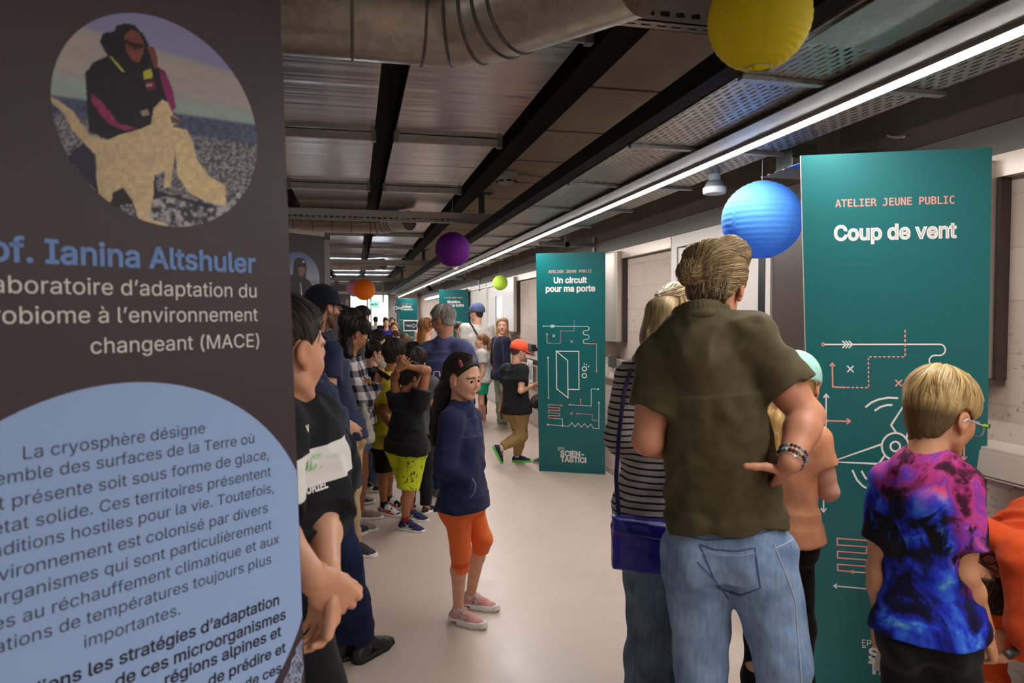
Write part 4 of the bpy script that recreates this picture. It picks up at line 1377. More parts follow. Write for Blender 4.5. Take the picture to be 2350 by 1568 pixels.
# ---------------------------------------------------------------- paper lanterns
def paper_mat(name, c):
    t = NT('paper_' + name, .7, 0, .25)
    col = srgb(c); t.col(col)
    v = t.coords()
    t.bump(t.noise(v, 60, 3), .25, .004)
    tr = t.n('ShaderNodeBsdfTranslucent'); tr.inputs[0].default_value = col + (1,)
    mx = t.n('ShaderNodeMixShader'); mx.inputs[0].default_value = .42
    t.l(t.b.outputs[0], mx.inputs[1]); t.l(tr.outputs[0], mx.inputs[2]); t.l(mx.outputs[0], t.t.nodes['Material Output'].inputs[0])
    return t.m
def lantern(px, py, d, R, name, c, lab, topz, bands=20, seed=0):
    cen = P(px, py, d)
    o = empty('paper_lantern', cen, lab, 'lantern', 'paper lanterns')
    rnd = random.Random(seed)
    n = 56; vs = []; fs = []; m_ = bands * 4
    t0, t1 = R_(14), R_(166)
    ph = rnd.random() * 6
    for i in range(m_ + 1):
        th = t0 + (t1 - t0) * i / m_
        s_ = abs(math.sin(math.pi * i / 4))
        for k in range(n):
            a = 2 * math.pi * k / n
            seam = math.exp(-((math.sin(2 * a + ph)) / .07) ** 2)
            rr = R * (1 - .012 * s_ - .006 * seam + .004 * math.sin(3 * a + th * 5 + ph) + .002 * rnd.random())
            vs.append((rr * math.sin(th) * math.cos(a), rr * math.sin(th) * math.sin(a), rr * math.cos(th) * .985))
    for i in range(m_):
        for k in range(n): fs.append((i * n + k, (i + 1) * n + k, (i + 1) * n + (k + 1) % n, i * n + (k + 1) % n))
    pm = paper_mat(name, c)
    b = MB(); b.add(vs, fs, True); q = b.build('paper_shade', pm, None, fix=False); q.parent = o
    for z in (math.cos(t0) * .985, math.cos(t1) * .985):
        b = MB(); b.tube([(R * math.sin(t0) * math.cos(2 * math.pi * k / 24), R * math.sin(t0) * math.sin(2 * math.pi * k / 24), R * z) for k in range(24)], .0018, 5, closed=True)
        q = b.build('wire_ring', M_GALV, None); q.parent = o
    b = MB(); b.tube([(R * math.sin(t0), 0, R * .955), (0, 0, R * 1.0), (-R * math.sin(t0), 0, R * .955)], .0015, 5)
    q = b.build('hanging_wire', M_GALV, None); q.parent = o
    # paper strips overlap in seams
    for s_ in range(4):
        b = MB()
        a = (s_ * math.pi - ph) / 2
        pts = []
        for i in range(13):
            th = t0 + (t1 - t0) * i / 12; pts.append((th,))
        L = []
        for (th,) in pts:
            rr = R * 1.002
            for da in (-.05, .05):
                L.append((rr * math.sin(th) * math.cos(a + da), rr * math.sin(th) * math.sin(a + da), rr * math.cos(th) * .985))
        b.add(L, [(2 * i, 2 * i + 1, 2 * i + 3, 2 * i + 2) for i in range(12)], True)
        q = b.build('seam_strip', pm, None, fix=False); q.parent = o
    q = MB().tube([(0, 0, R * 1.0), (0, 0, topz - cen.z)], .0014, 5).build('cord', plain('cord', 'c9c6c0', .7), None); q.parent = o
    return o
lantern(1742, 44, 1.44, .1057, 'yellow', 'd9c828', 'yellow paper lantern cut by the top edge of the picture', 2.60, 18, 1)
lantern(1748, 505, 3.17, .181, 'blue', '5fa6f4', 'large sky blue paper lantern beside the large teal board', 2.28, 18, 2)
lantern(1039, 573, 5.42, .1402, 'purple', '7a2596', 'purple paper lantern under the ceiling in mid corridor', 2.60, 20, 3)
lantern(836, 665, 11.28, .18, 'orange', 'f08a1c', 'orange paper lantern above the far crowd', 2.70, 18, 4)
lantern(815, 662, 14.1, .18, 'pink', 'd9a3c4', 'pink paper lantern half hidden behind the orange one', 2.70, 18, 5)
lantern(1148, 649, 9.9, .1105, 'lime', 'cfec62', 'small lime green paper lantern near the block wall', 2.28, 16, 6)
# ================================================================ boards, banners and their print
_tc = {}
import os
from mathutils.geometry import delaunay_2d_cdt
def _font(n):
    try: return bpy.data.fonts.load(os.path.join(bpy.utils.system_resource('DATAFILES'), 'fonts', n))
    except Exception: return None
F_SANS, F_MONO = _font('Inter.woff2'), _font('DejaVuSansMono.woff2')
def text_geo(s, bold=0.0, spacing=1.0, mono=False):
    """flat outline of a line of writing in Blender's own font, baseline at y = 0, starting at x = 0, font size 1"""
    k = (s, bold, spacing, mono)
    if k in _tc: return _tc[k]
    c = bpy.data.curves.new('t', 'FONT'); c.body = s
    fo = F_MONO if mono else F_SANS
    if fo: c.font = fo
    c.offset = bold; c.space_character = spacing; c.resolution_u = 5
    c.fill_mode = 'NONE' if hasattr(c, 'fill_mode') else c.fill_mode
    c.dimensions = '2D'
    o = bpy.data.objects.new('t', c); COL.objects.link(o)
    bpy.context.view_layer.update()
    dg = bpy.context.evaluated_depsgraph_get()
    me = bpy.data.meshes.new_from_object(o.evaluated_get(dg))
    P2 = np.array([(v.co.x, v.co.y) for v in me.vertices]); E = [tuple(e.vertices) for e in me.edges]
    bpy.data.objects.remove(o); bpy.data.curves.remove(c); bpy.data.meshes.remove(me)
    # orient the outline loops, then keep what winds around at least once (glyph outlines may overlap)
    nb = {}
    for a, b in E: nb.setdefault(a, []).append(b); nb.setdefault(b, []).append(a)
    seen = set(); loops = []
    for a in sorted(nb):
        if a in seen: continue
        L = [a]; seen.add(a)
        nx = [q for q in nb[a] if q == a + 1] or nb[a]
        cur, prev = nx[0], a
        while cur != a and cur not in seen:
            L.append(cur); seen.add(cur)
            n2 = [q for q in nb[cur] if q != prev]
            if not n2: break
            prev, cur = cur, n2[0]
        loops.append(L)
    ed = [(L[q], L[(q + 1) % len(L)]) for L in loops for q in range(len(L))]
    r = delaunay_2d_cdt([Vector(p) for p in P2], ed, [], 0, 1e-6)
    V2 = np.array([(v.x, v.y) for v in r[0]]); T3 = [tuple(f) for f in r[2]]
    A_ = P2[[e[0] for e in ed]]; B_ = P2[[e[1] for e in ed]]
    F_ = []
    for s0 in range(0, len(T3), 1500):
        tt = np.array(T3[s0:s0 + 1500]); ce = V2[tt].mean(1)
        up = (A_[None, :, 1] <= ce[:, None, 1]) & (B_[None, :, 1] > ce[:, None, 1]); dn = (B_[None, :, 1] <= ce[:, None, 1]) & (A_[None, :, 1] > ce[:, None, 1])
        with np.errstate(all='ignore'):
            xi = A_[None, :, 0] + (ce[:, None, 1] - A_[None, :, 1]) / (B_[None, :, 1] - A_[None, :, 1]) * (B_[None, :, 0] - A_[None, :, 0])
        lf = xi > ce[:, None, 0]
        wn = (up & lf).sum(1) - (dn & lf).sum(1)
        F_ += [tuple(t_) for t_, q in zip(tt.tolist(), wn) if q != 0]
    V = V2.tolist()
    if bold:      # heavier weight: a ribbon along every outline
        for L in loops:
            n_ = len(L); k0 = len(V)
            for q in range(n_):
                a, b_, c_ = P2[L[q - 1]], P2[L[q]], P2[L[(q + 1) % n_]]
                d1 = (b_ - a) / (np.linalg.norm(b_ - a) + 1e-9); d2 = (c_ - b_) / (np.linalg.norm(c_ - b_) + 1e-9)
                m_ = np.array([-(d1[1] + d2[1]), d1[0] + d2[0]]); l_ = np.linalg.norm(m_); m_ = m_ / l_ if l_ > .05 else np.array([-d1[1], d1[0]])
                h_ = bold / max(.5, float(m_ @ np.array([-d1[1], d1[0]])))
                V += [list(b_ + m_ * h_), list(b_ - m_ * h_)]
            F_ += [(k0 + 2 * q, k0 + 2 * ((q + 1) % n_), k0 + 2 * ((q + 1) % n_) + 1, k0 + 2 * q + 1) for q in range(n_)]
    x0 = min(v[0] for v in V); x1 = max(v[0] for v in V)
    _tc[k] = ([(v[0] - x0, v[1]) for v in V], F_, x1 - x0)
    return _tc[k]

class Ink:
    """flat print on a surface: map(x, y) gives the 3-D point; collects polygons"""
    def __init__(s, fn): s.fn = fn; s.b = MB()
    def text(s, t, x, y, width=None, size=None, align='l', bold=0.0, sq=1.0, asp=1.0, spacing=1.0, flip=-1, mono=False):
        V, F_, w = text_geo(t, bold, spacing, mono)
        k = size if size else width / w
        x0 = x - (w * k if align == 'r' else w * k / 2 if align == 'c' else 0)
        s.b.add([s.fn(x0 + v[0] * k, y + flip * v[1] * k * asp) for v in V], F_)
        return s
    def line(s, pts, wd, closed=False, dash=None):
        if dash:
            out = []
            for i in range(len(pts) - 1):
                (x0, y0), (x1, y1) = pts[i], pts[i + 1]; L = math.hypot(x1 - x0, y1 - y0); n = max(1, round(L / dash))
                for j in range(n):
                    a, b = (j + .2) / n, (j + .8) / n
                    s.line([(x0 + (x1 - x0) * a, y0 + (y1 - y0) * a), (x0 + (x1 - x0) * b, y0 + (y1 - y0) * b)], wd)
            return s
        P_ = list(pts); n = len(P_); L = []
        for i in range(n):
            p = P_[i]; a = P_[i - 1] if (i or closed) else None; c = P_[(i + 1) % n] if (i < n - 1 or closed) else None
            def un(u, v):
                l = math.hypot(v[0] - u[0], v[1] - u[1]) or 1; return ((v[0] - u[0]) / l, (v[1] - u[1]) / l)
            d1 = un(a, p) if a else un(p, c); d2 = un(p, c) if c else d1
            nx, ny = -(d1[1] + d2[1]), d1[0] + d2[0]; l = math.hypot(nx, ny) or 1; nx, ny = nx / l, ny / l
            k = wd / 2 / max(.35, nx * -d1[1] + ny * d1[0])
            L.append((p[0] + nx * k, p[1] + ny * k)); L.append((p[0] - nx * k, p[1] - ny * k))
        m_ = n if closed else n - 1
        s.b.add([s.fn(*q) for q in L], [(2 * i, 2 * ((i + 1) % n), 2 * ((i + 1) % n) + 1, 2 * i + 1) for i in range(m_)])
        return s
    def circ(s, x, y, r, wd, n=28, ky=1.0):
        return s.line([(x + r * math.cos(2 * math.pi * i / n), y + ky * r * math.sin(2 * math.pi * i / n)) for i in range(n)], wd, True)
    def arrow(s, x, y, dx, dy, a, wd):
        return s.line([(x - dx * a - dy * a * .8, y - dy * a + dx * a * .8), (x, y), (x - dx * a + dy * a * .8, y - dy * a - dx * a * .8)], wd)
    def cross(s, x, y, a, wd):
        s.line([(x - a, y - a), (x + a, y + a)], wd); return s.line([(x - a, y + a), (x + a, y - a)], wd)
    def poly(s, pts):
        s.b.add([s.fn(*p) for p in pts], [tuple(range(len(pts)))]); return s
    def build(s, name, mat, root):
        o = s.b.build(name, mat, None, fix=False); o.data.transform(Matrix.Translation(-root.matrix_world.translation)); o.parent = root
        return o

def m_print(name, c, rough=.45):
    if name in MATS: return MATS[name]
    t = NT(name, rough, 0, .4); t.col(srgb(c)); MATS[name] = t.m; return t.m
INK_W = m_print('ink_white', 'ece9e6'); INK_C = m_print('ink_coral', 'ef9d94'); INK_T = m_print('board_teal', '0f6264', .33)
INK_NAVY = m_print('ink_navy', '173a48')

# points of the common drawing, measured on the board about a circuit
def base_art(W_, C_, wd, door=True, variant=0):
    arc = lambda cx, cy, r, a0, a1, n=10: [(cx + r * math.cos(R_(a0 + (a1 - a0) * i / n)), cy + r * math.sin(R_(a0 + (a1 - a0) * i / n))) for i in range(n + 1)]
    W_.line([(188, 516)] + arc(470, 529.7, 13.7, -90, 90) + arc(459, 557, 13.7, 270, 90) + arc(470, 584.4, 13.7, -90, 90) + arc(459, 612, 13.7, 270, 90) + [(483, 626)], wd)
    for x in (242, 250, 258): W_.line([(x - 9, 507), (x, 516), (x - 9, 525)], wd)
    (C_ if variant else W_).circ(185, 516, 3.4, wd * .8)
    W_.cross(252, 578, 8, wd); C_.cross(371, 613, 8, wd)
    C_.line([(387, 478), (387, 547), (297, 547), (297, 625), (240, 625)], wd, dash=11)
    C_.line([(240, 625), (207, 624), (207, 564)], wd).arrow(207, 563, 0, -1, 8, wd)
    C_.line([(483, 627), (531, 627), (531, 803)], wd).arrow(531, 806, 0, 1, 8, wd).circ(483, 627, 3, wd)
    C_.line([(303, 1029), (211, 1026), (211, 1044), (287, 1046), (287, 1064), (211, 1062), (211, 1080), (287, 1082), (287, 1100), (211, 1098), (211, 1115), (250, 1117)], wd).arrow(305, 1029, 1, 0, 8, wd).circ(250, 1117, 3.2, wd)
    W_.line([(254, 1117), (305, 1118), (305, 1163)], wd).circ(305, 1164, 3.2, wd)
    W_.line([(202, 1159), (347, 1165), (368, 1140), (388, 1168), (409, 1142), (430, 1168), (451, 1143), (472, 1168), (493, 1145), (511, 1172), (546, 1173), (546, 1002)], wd).arrow(200, 1159, -1, 0, 8, wd).arrow(546, 999, 0, -1, 8, wd)
    C_.line([(546, 1121), (504, 1119)], wd).circ(546, 1121, 3, wd); C_.line([(504, 1119), (504, 1083), (432, 1080)], wd, dash=8); C_.line([(432, 1080), (402, 1079)], wd).arrow(399, 1079, -1, 0, 8, wd).cross(366, 1079, 8, wd)
    W_.line([(354, 1023), (496, 1027), (496, 916), (544, 916)], wd).arrow(547, 916, 1, 0, 8, wd).circ(352, 1023, 3, wd)
    C_.line([(426, 1027), (426, 985)], wd).arrow(426, 982, 0, -1, 7, wd)
    if not variant:
        W_.line([(213, 980), (212, 718)], wd).arrow(212, 715, 0, -1, 8, wd).circ(213, 983, 3.2, wd)
    if door:
        k = wd * 1.75
        W_.line([(416, 922), (416, 676), (268, 676), (343, 736), (343, 978), (268, 921), (268, 676)], k).line([(344, 922), (417, 922)], k)
        W_.circ(452, 787, 14, k).circ(452, 831, 14, k)
        W_.line([(452, 750), (452, 760)], k).line([(468, 756), (464, 764)], k).line([(484, 768), (475, 775)], k)
    W_.line([(572, 1350), (572, 1410)], .8)

def board(label, TL, TR, BL, title, door=True, variant=0, logo=True, th=.014):
    """free-standing printed board; drawing coordinates 141..587 across, 57..1475 down"""
    TL, TR, BL = Vector(TL), Vector(TR), Vector(BL)
    ex, ey = TR - TL, BL - TL
    n = ex.cross(ey).normalized()
    if n.dot(CPOS - TL) < 0: n = -n
    base = BL + ex * .5
    o = empty('event_board', Vector((base.x, base.y, 0)), label, 'board', 'teal event boards')
    f0 = Vector(TL) - n * th
    b = MB(); b.prism([TL - n * .0006, TR - n * .0006, TR + ey - n * .0006, TL + ey - n * .0006], -n * th)
    local_part(b, 'panel_core', m_print('board_core', 'd8d2c8', .7), o)
    def mp(x, y, e=.0008):
        return TL + ex * ((x - 141) / 446.0) + ey * ((y - 57) / 1418.0) + n * e
    I = Ink(lambda x, y: mp(x, y, 0)); I.poly([(141, 57), (587, 57), (587, 1475), (141, 1475)]); I.build('printed_face', INK_T, o)
    hn = Vector((n.x, n.y, 0)).normalized(); hx = Vector((ex.x, ex.y, 0)).normalized()
    for q in (-.22, .22):
        b = MB(); b.obox(Vector((base.x, base.y, .006)) - hn * (th + .035) + hx * q, hx * .05, hn * .03, Z * .005)
        b.prism([Vector((base.x, base.y, .01)) - hn * (th + .006) + hx * q + v for v in (Vector(), -hn * .05, ey.normalized() * -.25 - n * .004)], hx * .012)
        local_part(b, 'foot', m_print('board_core', 'd8d2c8', .7), o)
    W_, C_ = Ink(mp), Ink(mp)
    base_art(W_, C_, 3.4, door, variant)
    C_.text('ATELIER JEUNE PUBLIC', 362, 181, width=281, align='c', bold=.012, asp=1.0, mono=True)
    W_.build('white_drawing', INK_W, o)
    T_ = Ink(mp)
    for t, y, wd in title: T_.text(t, 363, y, width=wd, align='c', bold=.032)
    T_.build('title', INK_W, o)
    if logo:
        L = Ink(mp)
        L.text('EPFL', 272, 1325, width=49, bold=.006, asp=1.15); L.line([(272, 1329), (283, 1329)], 3)
        L.text('SCiEN-', 288, 1364, width=160, bold=.036, asp=1.02); L.text('TASTiC!', 288, 1403, width=175, bold=.036, asp=1.02)
        L.build('logo', INK_W, o)
    return o, mp, n, C_

o, mp, n, C_ = board('tall teal board reading Un circuit pour ma porte with white door drawing', P(1230, 582, 6.8017 * .955), P(1389, 578, 6.6274 * .955), FL(1237, 1081), [('Un circuit', 244, 215), ('pour ma porte', 297, 322)])
C_.build('coral_drawing', INK_C, o)
# the large board about wind
TL, TR = P(1838, 357, 2.47), P(2277, 338, 2.37)
BL = FL(1869, 1592)
o, mp, n, C_ = board('large teal board reading Coup de vent with white fan drawing behind the tie-dye boy', TL, TR, BL, [('Coup de vent', 260, 292)], door=False, variant=1)
nn = (TR - TL).cross(BL - TL).normalized()
if nn.dot(CPOS - TL) < 0: nn = -nn
IP = Ink(lambda x, y: onplane(x, y, TL + nn * .0009, nn))
k = 4.6
IP.circ(2054.6, 1025, 31, k).circ(2054.6, 1025, 11, k)
IP.line([(2023, 1020), (1908, 1060), (2016, 1065), (2032, 1044)], k).line([(2057, 994), (2045, 976), (2112, 872), (2080, 1007)], k).line([(2085, 1037), (2178, 1028), (2176, 1056), (2150, 1108), (2072, 1051)], k)
IP.line([(1986, 935), (2000, 924), (2016, 917), (2038, 913), (2061, 914)], k).line([(2007, 943), (2021, 934), (2035, 930), (2048, 930)], k)
IP.line([(1956, 1079), (1966, 1101), (1980, 1116), (2002, 1127)], k).line([(1977, 1081), (1986, 1097), (2007, 1109)], k)
IP.line([(1896, 908), (1895, 1009)], 3.2).arrow(1896, 905, 0, -1, 8, 3.2).circ(1894.5, 1012, 3.2, 2.5).line([(1891, 1020), (1890, 1172)], 3.2).arrow(1890, 1175, 0, 1, 8, 3.2)
IP.build('fan_drawing', INK_W, o)
IC = Ink(lambda x, y: onplane(x, y, TL + nn * .0009, nn)); IC.line([(1899, 966), (1949, 967)], 3.2).arrow(1951, 967, 1, 0, 8, 3.2).circ(1895.5, 966, 3.2, 2.5)
IC.build('coral_arrow', INK_C, o)
C_.build('coral_drawing', INK_C, o)
def far_board(label, pxl, pxr, pyt, d, title, yaw=-70, extra=None):
    c = P((pxl + pxr) / 2, pyt, d); h_ = dirv(yaw + 0); w_ = (pxr - pxl) / FPX * d / abs(h_.dot(RGT))
    TL = c + h_ * (w_ / 2) * (1 if h_.dot(RGT) < 0 else -1); TR = c * 2 - TL
    lean = Vector((h_.y, -h_.x, 0)); lean = lean if lean.dot(CPOS - c) > 0 else -lean
    BL = Vector((TL.x, TL.y, 0)) - lean * .22
    o, mp, n, C_ = board(label, TL, TR, BL, title, door=False, variant=1)
    C_.build('coral_drawing', INK_C, o)
    return o, mp
o, mp = far_board('teal board reading Mystère dans la boîte behind the man with blue cap', 1007, 1075, 665, 14.6, [('Mystère', 250, 190), ('dans la boîte', 300, 310)], -75)
o, mp = far_board('farthest teal board reading Voiture à réaction beside the bright window', 910, 957, 685.5, 21.5, [('Voiture', 250, 200), ('à réaction', 305, 250)], -82)
I = Ink(lambda x, y: mp(x, y, .002))
I.line([(330, 960), (345, 900), (400, 870), (470, 880), (540, 960), (570, 1010), (570, 1060)], 8).circ(430, 905, 30, 6)
I.build('car_drawing', INK_W, o)
# two arrow signs in front of the far board
def arrow_sign(label, px, py, d, w_, h_, right, frame):
    c = P(px, py, d); o = empty('arrow_sign', c, label, 'sign')
    MB().box((-w_ / 2, 0, -h_ / 2), (w_ / 2, .012, h_ / 2)).build('panel', INK_NAVY, None).parent = o
    s = 1 if right else -1; k = Ink(lambda x, y: Vector((x, -.003, y)) + c)
    ax = .22 * w_; k.line([(ax * s + .0, .02 * 1), (ax * s, .05), (ax * s + .12 * s, 0), (ax * s, -.05), (ax * s, -.02), (ax * s - .16 * s, -.02), (ax * s - .16 * s, .02)], .012, True)
    if right: k.text('SALLE', -w_ * .42, .0, size=.07, flip=1, bold=.01)
    k.build('arrow_print', INK_W, o)
    if frame:
        b = MB()
        for z in (-h_ / 2 - .02, h_ / 2 + .02): b.tube([(-w_ / 2 - .03, -.02, z), (w_ / 2 + .03, -.02, z)], .018, 6)
        for x in (-w_ / 2 - .02, w_ / 2 + .02): b.tube([(x, -.02, -h_ / 2 - .03), (x, -.02, h_ / 2 + .03)], .018, 6)
        b.build('white_frame', M_WHITE, None).parent = o
    b = MB(); b.tube([(0, .03, -h_ / 2), (0, .03, -c.z)], .015, 8); b.tube([(-.2, .03, -c.z + .012), (.2, .03, -c.z + .012)], .012, 8); b.build('stand_pole', M_GALV, None).parent = o
arrow_sign('dark framed sign with right arrow in front of the farthest teal board', 942, 748, 19.5, .35, .24, True, True)
arrow_sign('dark sign with left arrow at left edge of the farthest teal board', 914, 707, 20.2, .18, .26, False, False)

# ---------------------------------------------------------------- roll-up banners
INK_PLUM = m_print('banner_plum', '43373e', .5); INK_BLUE = m_print('bubble_blue', '9dbcec', .5); INK_SKY = m_print('ink_sky_blue', '7fa9ea', .5); INK_DK = m_print('ink_dark_slate', '3b4058', .5)
def m_pic(): return vcol('printed_photo', .5, .3)
def inpoly(x, y, poly):
    r = np.zeros(x.shape, bool); n = len(poly)
    for i in range(n):
        (ax, ay), (bx, by) = poly[i], poly[(i + 1) % n]
        c = ((ay <= y) & (by > y)) | ((by <= y) & (ay > y))
        r ^= c & (x < ax + (y - ay) / ((by - ay) if abs(by - ay) > 1e-9 else 1e-9) * (bx - ax))
    return r
def picture(name, root, disc, N, mp, paint, e=.001):
    """round printed photo: fine flat disc, one colour per point"""
    cx, cy, rx, ry = disc
    a = np.linspace(-1, 1, N); X, Y = np.meshgrid(a, a)
    rr = np.sqrt(X * X + Y * Y)
    # squeeze the square grid onto the disc
    m_ = np.maximum(np.abs(X), np.abs(Y)); k = np.where(rr > 1e-6, m_ / np.maximum(rr, 1e-6), 1)
    X2, Y2 = X * k, Y * k
    px = cx + X2 * rx; py = cy + Y2 * ry
    col = paint(px.ravel(), py.ravel())
    V = np.array([mp(x, y, e) for x, y in zip(px.ravel(), py.ravel())])
    i, j = np.meshgrid(np.arange(N - 1), np.arange(N - 1), indexing='ij'); q = (i * N + j).ravel()
    Q = np.stack([q, q + 1, q + N + 1, q + N], 1)
    me = raw_mesh(name, [(V, Q)], lambda p: col)
    me.transform(Matrix.Translation(-root.matrix_world.translation))
    o = bpy.data.objects.new(name, me); COL.objects.link(o); me.materials.append(m_pic()); o.parent = root
    return o

HB = dirv(48.6)
def banner(label, ptR, D, topR, botR, width, zt, topbar=False):
    """roll-up: ptR pixel on the right edge at depth D; runs back to the left along HB"""
    o0 = P(ptR[0], ptR[1], D); n = Vector((HB.y, -HB.x, 0))
    if n.dot(CPOS - o0) < 0: n = -n
    R0 = onplane(topR[0], topR[1], o0, n); R1 = onplane(botR[0], botR[1], o0, n)
    sl = (R1 - R0) / (R1.z - R0.z)
    RT = R0 + sl * (zt - R0.z); RB = R0 + sl * (.10 - R0.z)
    c = (RB - HB * width / 2); root = empty('rollup_banner', Vector((c.x, c.y, 0)), label, 'banner', 'dark roll-up banners')
    b = MB(); b.prism([RT, RB, RB - HB * width, RT - HB * width], -n * .004)
    local_part(b, 'sheet', INK_PLUM, root)
    b = MB(); b.obox(Vector((c.x, c.y, .05)) - n * .02, HB * (width / 2 + .02), n * .07, Z * .05)
    local_part(b, 'cassette', plain('cassette_grey', '6b6968', .4, .4), root, bevel=.01)
    b = MB(); t_ = (RT - HB * width / 2); b.obox(t_, HB * (width / 2), n * .014, Z * .014)
    local_part(b, 'top_bar', plain('bar_grey', 'a39a90', .5, .2), root)
    b = MB(); b.tube([Vector((c.x, c.y, .08)) - n * .03, t_ - n * .022], .010, 8)
    local_part(b, 'pole', M_GALV, root)
    return root, o0, n, RT, RB

root, o0, n, RT, RB = banner('huge dark plum banner with round photo and blue text bubble in the left foreground', (670, 784), 1.15, (643, 0), (700, 1568), .60, 2.22)
def mpx(x, y, e=.0): return onplane(x, y, o0 + n * e, n)
def plane2(p): d = Vector(p) - o0; return (d.dot(HB), d.z)
def unplane(u, v, e): return o0 + HB * u + Z * v + n * e
def fit_circle(pts):
    A = np.array([plane2(mpx(*p)) for p in pts]); M_ = np.c_[A, np.ones(len(A))]
    s, *_ = np.linalg.lstsq(M_, -(A ** 2).sum(1), rcond=None)
    c = (-s[0] / 2, -s[1] / 2); return c, math.sqrt(c[0] ** 2 + c[1] ** 2 - s[2])
# blue text bubble
bc, brad = fit_circle([(0, 967), (180, 895), (325, 877), (451, 894), (542, 932), (632, 1004), (668, 1059)])
umax = plane2(mpx(690, 1300))[0]
def edge_u(v): 
    q = RB + (RT - RB) * ((o0.z + v - RB.z) / (RT.z - RB.z)); return (q - o0).dot(HB)
I = Ink(lambda u, v: unplane(u, v, .0004))
pts = []
for i in range(96):
    a = 2 * math.pi * i / 96; u = bc[0] + brad * math.cos(a); v = bc[1] + brad * math.sin(a)
    pts.append((min(max(u, edge_u(v) - .598), edge_u(v) - .001), max(v, .13 - o0.z)))
I.poly(pts); I.build('text_bubble', INK_BLUE, root)
